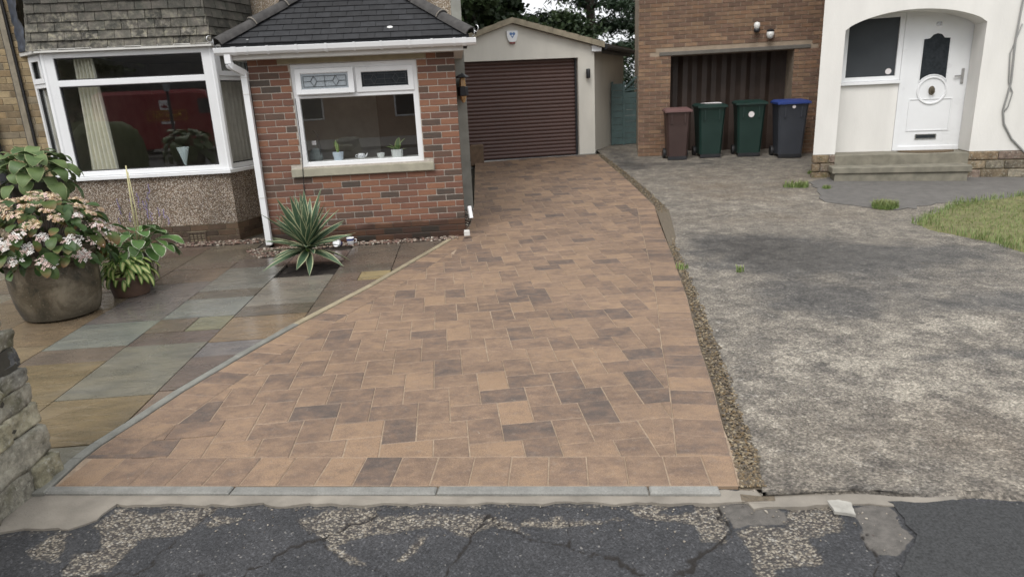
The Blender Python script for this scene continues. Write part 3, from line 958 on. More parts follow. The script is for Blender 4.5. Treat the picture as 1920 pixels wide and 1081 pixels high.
# ------------------------------------------------------------------ patio of wet sandstone slabs
GREY, BLUE, BRN, OCH, TAN, UMB, OLV = (0.160, 0.152, 0.133), (0.190, 0.190, 0.174), (0.132, 0.105, 0.084), (0.176, 0.136, 0.090), (0.158, 0.128, 0.096), (0.118, 0.098, 0.080), (0.165, 0.148, 0.103)
COLS = [
    (-4.0, -3.35, [(-3.6, -2.7, TAN), (-2.7, -1.8, BRN), (-1.8, -0.9, UMB), (-0.9, 0.0, BRN), (0.0, 0.9, UMB)]),
    (-3.35, -2.75, [(-3.9, -3.0, OCH), (-3.0, -2.1, TAN), (-2.1, -1.2, BRN), (-1.2, -0.3, GREY), (-0.3, 0.32, BRN)]),
    (-2.75, -2.15, [(-4.2, -3.6, TAN), (-3.6, -2.7, OCH), (-2.7, -2.4, BRN), (-2.4, -1.5, GREY), (-1.5, -0.6, BRN), (-0.6, 0.32, UMB)]),
    (-2.15, -1.55, [(-4.9, -4.3, OCH), (-4.3, -3.4, TAN), (-3.4, -2.8, OCH), (-2.8, -1.9, TAN), (-1.9, -1.0, BRN), (-1.0, -0.4, BRN), (-0.4, 0.32, UMB)]),
    (-1.55, -0.95, [(-5.3, -4.7, TAN), (-4.7, -3.8, OCH), (-3.8, -3.2, OCH), (-3.2, -2.3, OCH), (-2.3, -1.7, TAN), (-1.7, -0.8, BRN), (-0.8, -0.2, UMB), (-0.2, 0.32, BRN)]),
    (-0.95, -0.33, [(-5.6, -4.6, OCH), (-4.6, -3.63, OCH), (-3.63, -3.33, BRN), (-3.33, -2.73, BLUE), (-2.73, -1.5, GREY), (-1.5, -0.97, TAN), (-0.97, -0.70, BRN), (-0.70, -0.12, UMB), (-0.12, 0.32, UMB)]),
    (-0.33, 0.27, [(-5.6, -4.9, GREY), (-4.9, -4.29, OCH), (-4.29, -3.37, GREY), (-3.37, -3.08, BRN), (-2.74, -2.17, BLUE), (-2.17, -1.90, UMB), (-1.90, -1.0, GREY), (-1.0, -0.60, UMB)]),
    (0.27, 0.88, [(-5.2, -4.25, TAN), (-4.25, -3.69, UMB), (-3.69, -3.39, GREY), (-3.39, -2.80, OCH), (-2.80, -2.50, UMB), (-2.50, -1.55, GREY), (-0.97, -0.42, BRN)]),
    (0.88, 1.45, [(-3.9, -3.15, BRN), (-3.15, -1.85, BRN), (-1.53, -1.22, UMB), (-1.22, -0.22, BRN)]),
    (1.45, 2.05, [(-2.6, -1.7, UMB), (-1.7, -0.22, BRN)]),
]
EXTRA = [(-0.33, -0.02, -3.08, -2.74, BRN), (-0.02, 0.27, -3.08, -2.74, OLV), (0.88, 1.15, -1.85, -1.53, BRN), (1.15, 1.45, -1.85, -1.53, (0.29, 0.235, 0.125)), (-0.33, -0.10, -0.60, -0.10, UMB), (0.88, 0.88, 0, 0, UMB)]
def to_h(x, y):
    a, b = x - HX, y - HY
    return (a * HC + b * HS, -a * HS + b * HC)
PE = [to_h(*p) for p in offset_line(L_EDGE, -0.062)]
PEX = sorted(set([round(p[1], 4) for p in PE]))
def pe_u(w):
    return interp(PE, w)
def clip_patio(q):
    u0, u1 = q[0][0] + 0.004, q[1][0] - 0.004
    a, b = max(q[0][1], -5.28) + 0.004, q[2][1] - 0.004
    if b - a < 0.02:
        return []
    ws = sorted(set([a, b] + [w for w in PEX if a < w < b] + [a + (b - a) * i / 16 for i in range(1, 16)]))
    rt = [(min(u1, pe_u(w) - 0.003), w) for w in ws]
    rt = [p for p in rt if p[0] > u0 + 0.004]
    if len(rt) < 2:
        return []
    out = [(u0, rt[0][1])] + rt + [(u0, rt[-1][1])]
    # drop collinear points
    res = []
    n_ = len(out)
    for k in range(n_):
        p, c_, x = out[k - 1], out[k], out[(k + 1) % n_]
        if abs((c_[0] - p[0]) * (x[1] - c_[1]) - (c_[1] - p[1]) * (x[0] - c_[0])) > 1e-7:
            res.append(c_)
    return res
mb = MB()
base = [(-4.2, -5.3)] + [p for p in PE if -5.3 < p[1] < -0.02] + [(1.98, -0.02), (-0.12, -0.02), (-0.12, 0.6), (-4.2, 0.6)]
# joint bed as a fan of quads between the outer left and the edging
bl = sorted([p for p in PE if -5.3 < p[1] < -0.02], key=lambda p: p[1])
bl = [(bl[0][0], -5.3)] + bl + [(bl[-1][0], -0.03)]
vv = []
for p in bl:
    vv += [(-4.2, p[1], -0.032), (p[0], p[1], -0.032)]
mb.add(vv, [(2 * i, 2 * i + 1, 2 * i + 3, 2 * i + 2) for i in range(len(bl) - 1)])
mb.add([(-4.2, -0.03, -0.012), (-0.2, -0.03, -0.012), (-0.2, 1.2, -0.012), (-4.2, 1.2, -0.012)], [(0, 1, 2, 3)])
patio = mb.obj('patio', M['joint_dark'])
patio.location = (HX, HY, 0)
patio.rotation_euler = (0, 0, HA)
tag(patio, kind='structure')
slabs = [(u0, u1, a, b, c) for u0, u1, L in COLS for a, b, c in L] + EXTRA
for (u0, u1, a, b, c) in slabs:
    if u1 - u0 < 0.05:
        continue
    q = clip_patio([(u0, a), (u1, a), (u1, b), (u0, b)])
    if len(q) < 3 or area(q) < 0.004:
        continue
    g = rnd.uniform(0.88, 1.12)
    t = MB()
    tx, ty, tz = rnd.uniform(-0.004, 0.004), rnd.uniform(-0.004, 0.004), rnd.uniform(-0.002, 0.0015)
    cx, cy = (u0 + u1) / 2, (a + b) / 2
    jit = lambda v: v * rnd.uniform(0.95, 1.05)
    t.prism(q, -0.04, 0.0, col=tuple(jit(k * g) for k in c), ch=0.0, inset=0.0, zf=lambda x, y: tz + (x - cx) * tx + (y - cy) * ty, bottom=False)
    t.obj('slab', M['wet_stone'], patio)
# soil square for the yucca, with a raised rim of the slabs round it
mb = MB()
n = 14
for j in range(n + 1):
    for i in range(n + 1):
        u, w = 0.275 + 0.60 * i / n, -1.545 + 0.57 * j / n
        mb.v.append((u, w, -0.035 + 0.02 * mnoise.fractal(Vector((u * 11, w * 11, 2)), 0.6, 2, 4) + 0.02 * math.exp(-((u - 0.56) ** 2 + (w + 1.18) ** 2) / 0.03)))
        mb.c.append((0, 0, 0))
mb.f = [(j * (n + 1) + i, j * (n + 1) + i + 1, (j + 1) * (n + 1) + i + 1, (j + 1) * (n + 1) + i) for j in range(n) for i in range(n)]
o = mb.obj('soil', M['soil'], None, True)
o.location = (HX, HY, 0.006); o.rotation_euler = (0, 0, HA)
tag(o, kind='structure')
# timber-thin concrete edging between patio and drive
edge = empty('edging'); tag(edge, kind='structure')
eo, ei = offset_line(L_EDGE, -0.058), offset_line(L_EDGE, 0.0)
for i in range(len(L_EDGE) - 4):
    a0, a1, b0, b1 = eo[i], eo[i + 1], ei[i], ei[i + 1]
    t = MB()
    g = rnd.uniform(0.9, 1.12)
    c = (0.20 * g, 0.198 * g, 0.175 * g) if i < 6 else (0.31 * g, 0.265 * g, 0.18 * g)
    t.prism([a0, b0, b1, a1], -0.06, 0.008 + rnd.uniform(-0.002, 0.002), col=c, ch=0.006, inset=0.0008)
    t.obj('edging_strip', M['edging'], edge)

# ------------------------------------------------------------------ gravel (stones too many to count)
def stones(pts, sizes, palette, name, mat, label=None):
    ico = np.array([(0, 0, 1), (0.89, 0, 0.45), (0.28, 0.85, 0.45), (-0.72, 0.53, 0.45), (-0.72, -0.53, 0.45), (0.28, -0.85, 0.45), (0.72, 0.53, -0.45), (-0.28, 0.85, -0.45), (-0.89, 0, -0.45), (-0.28, -0.85, -0.45), (0.72, -0.53, -0.45), (0, 0, -1)])
    fc = [(0, 1, 2), (0, 2, 3), (0, 3, 4), (0, 4, 5), (0, 5, 1), (1, 6, 2), (2, 7, 3), (3, 8, 4), (4, 9, 5), (5, 10, 1), (2, 6, 7), (3, 7, 8), (4, 8, 9), (5, 9, 10), (1, 10, 6)]
    mb = MB()
    for (x, y, z), s in zip(pts, sizes):
        a = rnd.uniform(0, 6.28)
        ca, sa = math.cos(a), math.sin(a)
        sx, sy, sz = s * rnd.uniform(0.8, 1.3), s * rnd.uniform(0.6, 1.0), s * rnd.uniform(0.4, 0.7)
        jit = nrs.uniform(0.75, 1.25, 12)
        vv = [(x + (p[0] * sx * ca - p[1] * sy * sa) * j, y + (p[0] * sx * sa + p[1] * sy * ca) * j, z + p[2] * sz * j) for p, j in zip(ico, jit)]
        c = rnd.choice(palette)
        g = rnd.uniform(0.7, 1.25)
        mb.add(vv, fc, tuple(k * g for k in c))
    o = mb.obj(name, mat)
    return tag(o, label, kind='stuff')
PAL = [(0.15, 0.115, 0.075), (0.115, 0.09, 0.062), (0.20, 0.155, 0.095), (0.085, 0.07, 0.05), (0.27, 0.225, 0.155), (0.165, 0.115, 0.06), (0.10, 0.085, 0.07)]
# bed under the strip
mb = MB()
tabs = [(a, b) for a, b in zip(R_EDGE, G_EDGE)]
vv = []
for (xa, ya), (xb, yb) in tabs:
    vv += [(xa, ya, zg(xa, ya) - 0.012), (xb + 0.05, yb, zg(xb, yb) - 0.012)]
mb.add(vv, [(2 * i, 2 * i + 1, 2 * i + 3, 2 * i + 2) for i in range(len(tabs) - 1)])
tag(mb.obj('gravel_bed', m_plain('gravel_bed', (0.13, 0.105, 0.075), 0.95, 0.4, 60, 1.0, 120)), kind='structure')
pts, sz = [], []
for _ in range(5200):
    y = 2.50 + 12.0 * rnd.random() ** 2.1
    a, b = interp(R_EDGE, y), interp(G_EDGE, y)
    t = rnd.random()
    x = a + 0.008 + (b - a + 0.01 + 0.03 * mnoise.noise(Vector((y * 6, 0, 0)))) * t
    s = rnd.uniform(0.0045, 0.0095) * (1 + 0.06 * (y - 2.5))
    pts.append((x, y, zg(x, y) - 0.006 + rnd.uniform(0, 0.006))); sz.append(s)
stones(pts, sz, PAL, 'gravel_strip', M['chips'], 'narrow strip of small brown gravel between the pavers and the old concrete')
pts, sz = [], []
for _ in range(420):
    x = rnd.uniform(-2.1, 2.6)
    y = front_y(x) - 0.09 - abs(rnd.gauss(0, 0.14)) if x < 1.0 else 2.34 - 0.09 * (x - 1) - abs(rnd.gauss(0, 0.12))
    pts.append((x, max(y, 1.75), -0.019)); sz.append(rnd.uniform(0.002, 0.0055))
for _ in range(160):
    y = 2.6 + 2.6 * rnd.random() ** 1.5
    a, b = interp(L_EDGE, y), interp(R_EDGE, y)
    pts.append((rnd.uniform(a, b), y, 0.001)); sz.append(rnd.uniform(0.0012, 0.003))
for _ in range(260):
    y = 2.55 + 4.0 * rnd.random() ** 1.6
    x = interp(G_EDGE, y) + 0.03 + abs(rnd.gauss(0, 0.25)) + (rnd.uniform(0, 2.5) if rnd.random() < 0.4 else 0)
    pts.append((x, y, 0.002)); sz.append(rnd.uniform(0.002, 0.006))
stones(pts, sz, [(0.30, 0.26, 0.21), (0.22, 0.19, 0.15), (0.40, 0.36, 0.30), (0.12, 0.10, 0.09)], 'loose_grit', M['chips'], 'loose grit scattered over the road edge, pavers and concrete')
PAL2 = [(0.16, 0.10, 0.075), (0.22, 0.16, 0.12), (0.30, 0.25, 0.2), (0.10, 0.07, 0.055), (0.42, 0.38, 0.32), (0.19, 0.12, 0.10)]
pts, sz = [], []
def hpt(u, w, z):
    x, y = H(u, w); return (x, y, z)
for _ in range(900):
    u = rnd.uniform(-0.1, 2.15)
    w = -rnd.random() * (0.2 if u > 0.5 else 0.26) 
    pts.append(hpt(u, w, -0.002 + rnd.uniform(0, 0.012))); sz.append(rnd.uniform(0.008, 0.02))
for _ in range(900):
    u = rnd.uniform(-2.6, -0.2)
    w = rnd.uniform(0.33, 0.62)
    pts.append(hpt(u, w, 0.0 + rnd.uniform(0, 0.012))); sz.append(rnd.uniform(0.008, 0.02))
for _ in range(420):
    u, w = rnd.uniform(-0.45, 0.12), rnd.uniform(-0.55, -0.05)
    if u + 0.45 < (-w - 0.05) * 0.55:
        continue
    pts.append(hpt(u, w, 0.0 + rnd.uniform(0, 0.01))); sz.append(rnd.uniform(0.008, 0.018))
for _ in range(420):
    u, w = rnd.uniform(2.2, 2.42), rnd.uniform(-0.1, 1.6)
    x, y = H(u, w)
    if x > interp(L_EDGE, y) + 0.01:
        continue
    pts.append((x, y, zg(x, y) + rnd.uniform(0, 0.012))); sz.append(rnd.uniform(0.008, 0.018))
stones(pts, sz, PAL2, 'gravel', M['chips'], 'damp reddish pebbles along the foot of the house walls')

# ------------------------------------------------------------------ neighbour's old concrete drive
def gauss(x, y, cx, cy, sx, sy, a=0.0):
    dx, dy = x - cx, y - cy
    c, s = math.cos(a), math.sin(a)
    return math.exp(-((dx * c + dy * s) / sx) ** 2 - ((-dx * s + dy * c) / sy) ** 2)
ylist = list(np.arange(2.28, 5.2, 0.05)) + list(np.arange(5.2, 9.0, 0.1)) + list(np.arange(9.0, 16.61, 0.2))
ylist = sorted(set([round(float(y), 3) for y in ylist] + [8.3]))
nsx = 70
mb = MB()
for j_, y in enumerate(ylist):
    xl = interp(G_EDGE, y)
    jag = 0.018 * mnoise.fractal(Vector((0, y * 5, 4)), 0.6, 2, 4)
    for i in range(nsx + 1):
        s = (i / nsx) ** 1.35
        x = xl + jag * (1 - s) + (9.5 - xl) * s
        yy = y
        if y < 2.40:
            yy = max(y, (2.475 - 0.112 * (x - 1.0) if x < 2.5 else 2.307 - 0.09 * (x - 2.5)) + 0.03 * mnoise.fractal(Vector((x * 4, 0, 8)), 0.7, 2, 5))
        z = zg(x, yy) - 0.004 + 0.006 * mnoise.fractal(Vector((x * 1.3, yy * 1.3, 7)), 0.6, 2, 3)
        if j_ == 0:
            z -= 0.030; yy -= 0.045 + 0.02 * mnoise.noise(Vector((x * 7, 3, 1)))
        dark = 0.3 * gauss(x, yy, 1.75, 2.95, 0.35, 0.3) + 0.95 * gauss(x, yy, 2.6, 6.7, 0.8, 1.1) + 0.55 * gauss(x, yy, 2.35, 4.9, 0.5, 0.55) + 0.5 * gauss(x, yy, 3.3, 6.4, 0.9, 0.6) + 0.55 * gauss(x, yy, 3.4, 12.9, 1.6, 0.4) + 0.35 * gauss(x, yy, 3.6, 5.3, 1.2, 0.9) + 0.6 * gauss(x, yy, 2.4, 13.6, 0.4, 1.4)
        pale = 0.5 * gauss(x, yy, 2.2, 3.3, 1.8, 0.9) + 0.35 * gauss(x, yy, 2.9, 4.4, 1.0, 0.5) + 0.35 * gauss(x, yy, 3.5, 9.3, 1.2, 0.5) + 0.3 * gauss(x, yy, 1.9, 5.8, 0.35, 1.2) + 0.35 * gauss(x, yy, 3.0, 7.9, 1.3, 0.35)
        for (cx_, cy_, sx_, sy_) in ((2.65, 3.12, 0.22, 0.10), (2.25, 3.35, 0.30, 0.09), (1.78, 3.95, 0.22, 0.16), (2.1, 3.75, 0.35, 0.10), (3.1, 4.35, 0.3, 0.14), (2.9, 2.95, 0.2, 0.08), (2.5, 4.1, 0.3, 0.07), (3.4, 3.5, 0.3, 0.2), (2.2, 6.2, 0.3, 0.12), (3.2, 5.2, 0.4, 0.12), (3.9, 5.0, 0.4, 0.2), (2.0, 8.5, 0.25, 0.15)):
            pale += 0.34 * gauss(x, yy, cx_, cy_, sx_, sy_, 0.2)
        dark += 0.45 * gauss(x, yy, 3.6, 4.7, 0.9, 0.25) + 0.4 * gauss(x, yy, 2.9, 3.75, 0.7, 0.12) + 0.4 * gauss(x, yy, 4.2, 6.2, 0.8, 0.4)
        silt = 0.8 * gauss(x, yy, 3.6, 10.6, 1.6, 1.5) + 0.5 * gauss(x, yy, 2.0, 2.7, 0.9, 0.5) + 0.4 * gauss(x, yy, 3.4, 8.3, 1.4, 0.6)
        mb.v.append((x, yy, z)); mb.c.append((min(dark, 1), min(pale, 1), min(silt, 1)))
nr = nsx + 1
mb.f = [(j * nr + i, j * nr + i + 1, (j + 1) * nr + i + 1, (j + 1) * nr + i) for j in range(len(ylist) - 1) for i in range(nsx)]
tag(mb.obj('concrete_drive', M['old_concrete'], None, True), kind='structure')
# tarmac path along the white house and the lawn
mb = MB()
pp = [(4.35, 9.05), (5.0, 8.45), (5.9, 8.75), (8.6, 8.6), (8.6, 9.95), (5.2, 10.85), (4.75, 10.5)]
q = ragged(pp, 0.12, 0.09, 3.0)
mb.prism(q, -0.03, 0.005, zf=lambda x, y: zg(x, y))
tag(mb.obj('path', M['path']), kind='structure')
LAWN = [(4.62, 7.2), (4.76, 6.9), (4.85, 6.45), (4.80, 5.9), (4.9, 4.9), (9, 4.6), (9, 8.75), (7.0, 9.0), (5.95, 8.72), (5.2, 8.15), (4.72, 7.7)]
mb = MB()
for i in range(40):
    for j in range(40):
        x, y = 4.5 + 4.5 * i / 39, 4.5 + 4.5 * j / 39
        sd = float(poly_sd(np.array([[x, y]]), LAWN)[0])
        mb.v.append((x, y, zg(x, y) - 0.03 + 0.055 * max(0, min(1, sd / 0.18 + 0.2)) + 0.01 * mnoise.noise(Vector((x * 3, y * 3, 0)))))
        mb.c.append((0, 0, 0))
mb.f = [(i * 40 + j, (i + 1) * 40 + j, (i + 1) * 40 + j + 1, i * 40 + j + 1) for i in range(39) for j in range(39)]
tag(mb.obj('lawn', m_plain('lawn_soil', (0.15, 0.145, 0.06), 0.95, 0.4, 9, 0.8, 60), None, True), kind='structure')
def blades(pts, name, mat, label):
    mb = MB()
    for (x, y, z, h, w) in pts:
        a, l = rnd.uniform(0, 6.28), rnd.uniform(0.1, 0.75) * h
        dx, dy = math.cos(a), math.sin(a)
        b = rnd.random()
        mb.add([(x - dy * w, y + dx * w, z), (x + dy * w, y - dx * w, z), (x + dx * l * 0.4 + dy * w * 0.7, y + dy * l * 0.4 - dx * w * 0.7, z + h * 0.62), (x + dx * l * 0.4 - dy * w * 0.7, y + dy * l * 0.4 + dx * w * 0.7, z + h * 0.62), (x + dx * l, y + dy * l, z + h)],
               [(0, 1, 2, 3), (3, 2, 4)], lambda i, b=b: (0.0, (0, 0, .6, .6, 1)[i], b))
    return tag(mb.obj(name, mat), label, kind='stuff')
pts = []
cand = nrs.uniform(0, 1, (26000, 2)) * np.array([4.0, 4.6]) + np.array([4.5, 4.6])
sd = poly_sd(cand, LAWN)
for (x, y), s in zip(cand.tolist(), sd.tolist()):
    lim = 0.05 * mnoise.noise(Vector((x * 4, y * 4, 1)))
    if s < lim:
        continue
    patchy = mnoise.noise(Vector((x * 1.6, y * 1.6, 5)))
    if patchy < -0.1 and rnd.random() < 0.45:
        continue
    pts.append((x, y, zg(x, y) + 0.0, rnd.uniform(0.03, 0.075) * (1.4 if s < 0.25 else 1.0), 0.0035))
for cx, cy, r, n in ((4.92, 8.6, 0.16, 700), (4.50, 10.15, 0.10, 160), (4.35, 10.2, 0.12, 120), (4.78, 9.95, 0.07, 90), (1.62, 6.1, 0.06, 50), (5.08, 11.2, 0.04, 60), (2.1, 5.9, 0.03, 30)):
    for _ in range(n):
        a, q = rnd.uniform(0, 6.28), r * rnd.random() ** 0.7
        x, y = cx + math.cos(a) * q, cy + math.sin(a) * q * 0.8
        pts.append((x, y, zg(x, y), rnd.uniform(0.04, 0.12) * (1 if n > 100 else 0.6), 0.006))
blades(pts, 'grass', M['grass'], 'rough tufted lawn and weeds beside the old concrete')

# ------------------------------------------------------------------ the house
house = empty('house', (HX, HY, 0), HA, 'house with red brick porch, white framed bay window and hung tiles above it', 'house')
WM = 1.55                                       # main wall plane

def bar_frame(mb, u0, u1, z0, z1, t, w0, w1, Mx=None, bev=0.006):
    mb.box(u0, u0 + t, w0, w1, z0, z1, Mx, bev=bev)
    mb.box(u1 - t, u1, w0, w1, z0, z1, Mx, bev=bev)
    mb.box(u0 + t, u1 - t, w0 + 0.001, w1 - 0.001, z0, z0 + t, Mx, bev=bev)
    mb.box(u0 + t, u1 - t, w0 + 0.001, w1 - 0.001, z1 - t, z1, Mx, bev=bev)

def pane(u0, u1, z0, z1, w, parent, mat='glass', Mx=None, name='pane'):
    t = MB()
    t.add([(u0, w, z0), (u1, w, z0), (u1, w, z1), (u0, w, z1)], [(0, 1, 2, 3)], None, Mx)
    return t.obj(name, M[mat], parent)

# --- porch walls: mortar body with every brick a piece of its own
PU0, PU1 = -0.11, 2.235
WU0, WU1, WZ0, WZ1 = 0.352, 1.793, 0.945, 2.105
mb = MB()
d0, d1 = 0.007, 0.11
mb.box(PU0, WU0, d0, d1, -0.1, 2.19)
mb.box(WU1, PU1, d0, d1, -0.1, 2.19)
mb.box(WU0, WU1, d0, d1, -0.1, WZ0)
mb.box(WU0, WU1, d0, d1, WZ1, 2.19)
mb.box(PU0, 0.0, d1, WM, -0.1, 2.19)
mb.box(PU1 - 0.11, PU1, d1, WM, -0.1, 2.19)
porch = mb.obj('porch_wall', M['porch_mortar'], house)
cut = [(WU0, WU1, WZ0, WZ1), (0.228, 1.907, 0.832, WZ0), (0.222, 1.905, 2.108, 2.25)]
rr = random.Random(3)
for k in range(-1, 28):
    z1 = 2.1 - 0.075 * k - 0.005
    z0 = z1 - 0.065
    off = 0.0 if k % 2 else 0.1125
    for i in range(-2, 12):
        a, b = off + i * 0.225 + 0.005, off + (i + 1) * 0.225 - 0.005
        a, b = max(a, PU0), min(b, PU1)
        if b - a < 0.03:
            continue
        segs = [(a, b)]
        for (c0, c1, e0, e1) in cut:
            if z1 > e0 + 0.02 and z0 < e1 - 0.02:
                ns = []
                for (p, q) in segs:
                    if q <= c0 or p >= c1:
                        ns.append((p, q)); continue
                    if p < c0:
                        ns.append((p, c0 - 0.006))
                    if q > c1:
                        ns.append((c1 + 0.006, q))
                segs = ns
        for (p, q) in segs:
            if q - p < 0.025:
                continue
            zz1 = min(z1, 2.17)
            if zz1 - z0 < 0.02:
                continue
            t = MB()
            s = rr.random()
            s = rr.uniform(0.0, 0.3) if s < 0.35 else (rr.uniform(0.3, 0.62) if s < 0.8 else rr.uniform(0.7, 1.0))
            j = rr.uniform(-0.0015, 0.0015)
            t.box(p, q, j, 0.05, z0, zz1, None, (s, rr.random(), 0), bev=0.003)
            t.obj('brick', M['brick'], porch)
t = MB()
for k in range(0, 28):
    z1 = 2.1 - 0.075 * k - 0.005
    w_ = 0.052 - (0.1125 if k % 2 else 0.0)
    while w_ < WM:
        a, b = max(w_ + 0.005, 0.055), min(w_ + 0.22, WM - 0.015)
        w_ += 0.225
        if b - a > 0.03:
            t.box(PU1 - 0.03, PU1 + 0.004, a, b, z1 - 0.065, z1, None, (rr.random() ** 1.3, rr.random(), 0))
tag(t.obj('side_bricks', M['brick'], house), kind='stuff')
mb = MB(); mb.box(0.228, 1.907, -0.045, 0.09, 0.832, 0.928, bev=0.006)
mb.obj('window_sill', M['stone_dressed'], house)
mb = MB(); mb.box(0.222, 1.905, -0.006, 0.1, 2.112, 2.19, bev=0.004)
mb.obj('lintel', M['cream_stone'], house)

# --- porch window
mb = MB()
f0, f1 = 0.028, 0.088
bar_frame(mb, WU0, WU1, 0.934, 2.104, 0.062, f0, f1)
mb.box(WU0 + 0.062, WU1 - 0.062, f0 + 0.002, f1 - 0.002, 1.722, 1.765, bev=0.006)
mb.box(1.056, 1.092, f0 + 0.003, f1 - 0.003, 1.765, 2.042, bev=0.004)
win = mb.obj('window', M['upvc'], house)
pane(0.41, 1.735, 0.99, 1.725, 0.058, win)
def sash(u0, u1, z0, z1, w0, open_ang, glassmat):
    Mx = Matrix.Translation((0, w0, z1)) @ Matrix.Rotation(open_ang, 4, 'X') @ Matrix.Translation((0, -w0, -z1))
    t = MB()
    bar_frame(t, u0, u1, z0, z1, 0.062, w0, w0 + 0.035, Mx, 0.008)
    s = t.obj('sash', M['upvc'], win)
    gu0, gu1, gz0, gz1 = u0 + 0.06, u1 - 0.06, z0 + 0.06, z1 - 0.06
    pane(gu0, gu1, gz0, gz1, w0 + 0.018, s, glassmat, Mx)
    t = MB()
    y = w0 + 0.013
    b = 0.028
    bw = 0.0055
    def strip(p, q):
        p, q = Vector((p[0], y, p[1])), Vector((q[0], y, q[1]))
        t.tube([p, q], bw, 4, Mx=Mx, flat=0.5)
    L, R_, B, T = gu0 + b, gu1 - b, gz0 + b, gz1 - b
    mz = (B + T) / 2
    for p, q in (((L, B), (R_, B)), ((L, T), (R_, T)), ((L, B), (L, T)), ((R_, B), (R_, T))):
        strip(p, q)
    mid = (L + R_) / 2
    strip((mid, B), (mid, T))
    for c in ((L * 0.76 + R_ * 0.24), (L * 0.24 + R_ * 0.76)):
        e = 0.036
        strip((c - e, mz), (c, T)); strip((c, T), (c + e, mz)); strip((c + e, mz), (c, B)); strip((c, B), (c - e, mz))
    strip((L, mz), (L * 0.76 + R_ * 0.24 - 0.036, mz)); strip((L * 0.76 + R_ * 0.24 + 0.036, mz), (L * 0.24 + R_ * 0.76 - 0.036, mz)); strip((L * 0.24 + R_ * 0.76 + 0.036, mz), (R_, mz))
    t.obj('leading', M['leaded'], s)
sash(0.402, 1.062, 1.762, 2.055, 0.0, -0.10, 'frosted')
sash(1.086, 1.746, 1.762, 2.048, 0.012, 0.0, 'dark_glass')

# --- porch interior: window board, dim plaster room
mb = MB()
mb.box(0.0, PU1 - 0.11, 0.115, 0.36, 0.965, 0.992)
mb.obj('window_board', M['upvc_dull'], house)
mb = MB()
mb.box(0.004, 2.12, 1.30, 1.345, 0.05, 2.15)
mb.box(0.002, 2.122, 0.12, 1.345, 0.02, 0.05)
mb.box(0.002, 2.122, 0.12, 1.345, 2.152, 2.17)
mb.box(0.001, 0.012, 0.12, 1.30, 0.05, 2.15)
mb.box(2.112, 2.123, 0.12, 1.30, 0.05, 2.15)
mb.obj('porch_room', M['interior_dark'], house)
mb = MB()
mb.box(1.15, 1.95, 1.285, 1.298, 0.06, 2.0)
mb.obj('inner_door', m_plain('inner_door_wood', (0.13, 0.09, 0.06), 0.5, 0.2), house)

# --- porch roof
TP = 0.715
E0U, E1U, EW, EZ = -0.30, 2.42, -0.225, 2.325
half = (E1U - E0U) / 2
def roofpt(u, t, lift=0.0):
    """point on the front slope: t = horizontal run from the eave"""
    return (u, EW + t - lift * TP / math.hypot(1, TP), EZ + t * TP + lift / math.hypot(1, TP))
mb = MB()
ap = half
vsx = [(E0U, EW, EZ), (E1U, EW, EZ), (E1U - ap, EW + ap, EZ + ap * TP), (E0U, WM, EZ), (E1U, WM, EZ), (E1U - ap, WM, EZ + ap * TP),
       (E0U, EW, EZ - 0.03), (E1U, EW, EZ - 0.03), (E0U, WM, EZ - 0.03), (E1U, WM, EZ - 0.03)]
mb.add(vsx, [(0, 1, 2), (1, 4, 5, 2), (3, 0, 2, 5), (0, 6, 7, 1), (1, 7, 9, 4), (3, 8, 6, 0), (6, 8, 9, 7)], (0.5, 0, 0))
proof = mb.obj('porch_roof', M['slate'], house)
GAU, TW = 0.0965, 0.172
for r in range(14):
    t0, t1 = r * GAU - 0.015, r * GAU + GAU * 1.5
    ulo, uhi = E0U + max(t0, 0), E1U - max(t0, 0)
    if uhi - ulo < 0.1:
        break
    u = ulo - rr.uniform(0, TW) - (TW / 2 if r % 2 else 0)
    u = math.floor((ulo) / TW) * TW - TW + (TW / 2 if r % 2 else 0)
    while u < uhi:
        a, b = max(u + 0.0022, ulo), min(u + TW - 0.0022, uhi)
        u += TW
        if b - a < 0.02:
            continue
        # cut the upper corners along the hips
        q = [(a, t0), (b, t0), (b, t1), (a, t1)]
        q = clip(q, (E0U, 0), (1, -1)); q = clip(q, (E1U, 0), (-1, -1)) if len(q) >= 3 else q
        q = dedupe(q) if len(q) >= 3 else []
        if len(q) < 3 or area(q) < 0.0006:
            continue
        g = rr.random()
        lift = [0.022 - 0.016 * ((p[1] - t0) / (t1 - t0)) for p in q]
        top = [roofpt(p[0], p[1], l + rr.uniform(-0.0008, 0.0008)) for p, l in zip(q, lift)]
        bot = [roofpt(p[0], p[1], l - 0.009) for p, l in zip(q, lift)]
        n = len(q)
        t = MB()
        t.add(top + bot, [tuple(range(n)), tuple(reversed(range(n, 2 * n)))] + [(i, n + i, n + (i + 1) % n, (i + 1) % n) for i in range(n)], (g, 0, 0))
        t.obj('slate', M['slate'], proof)
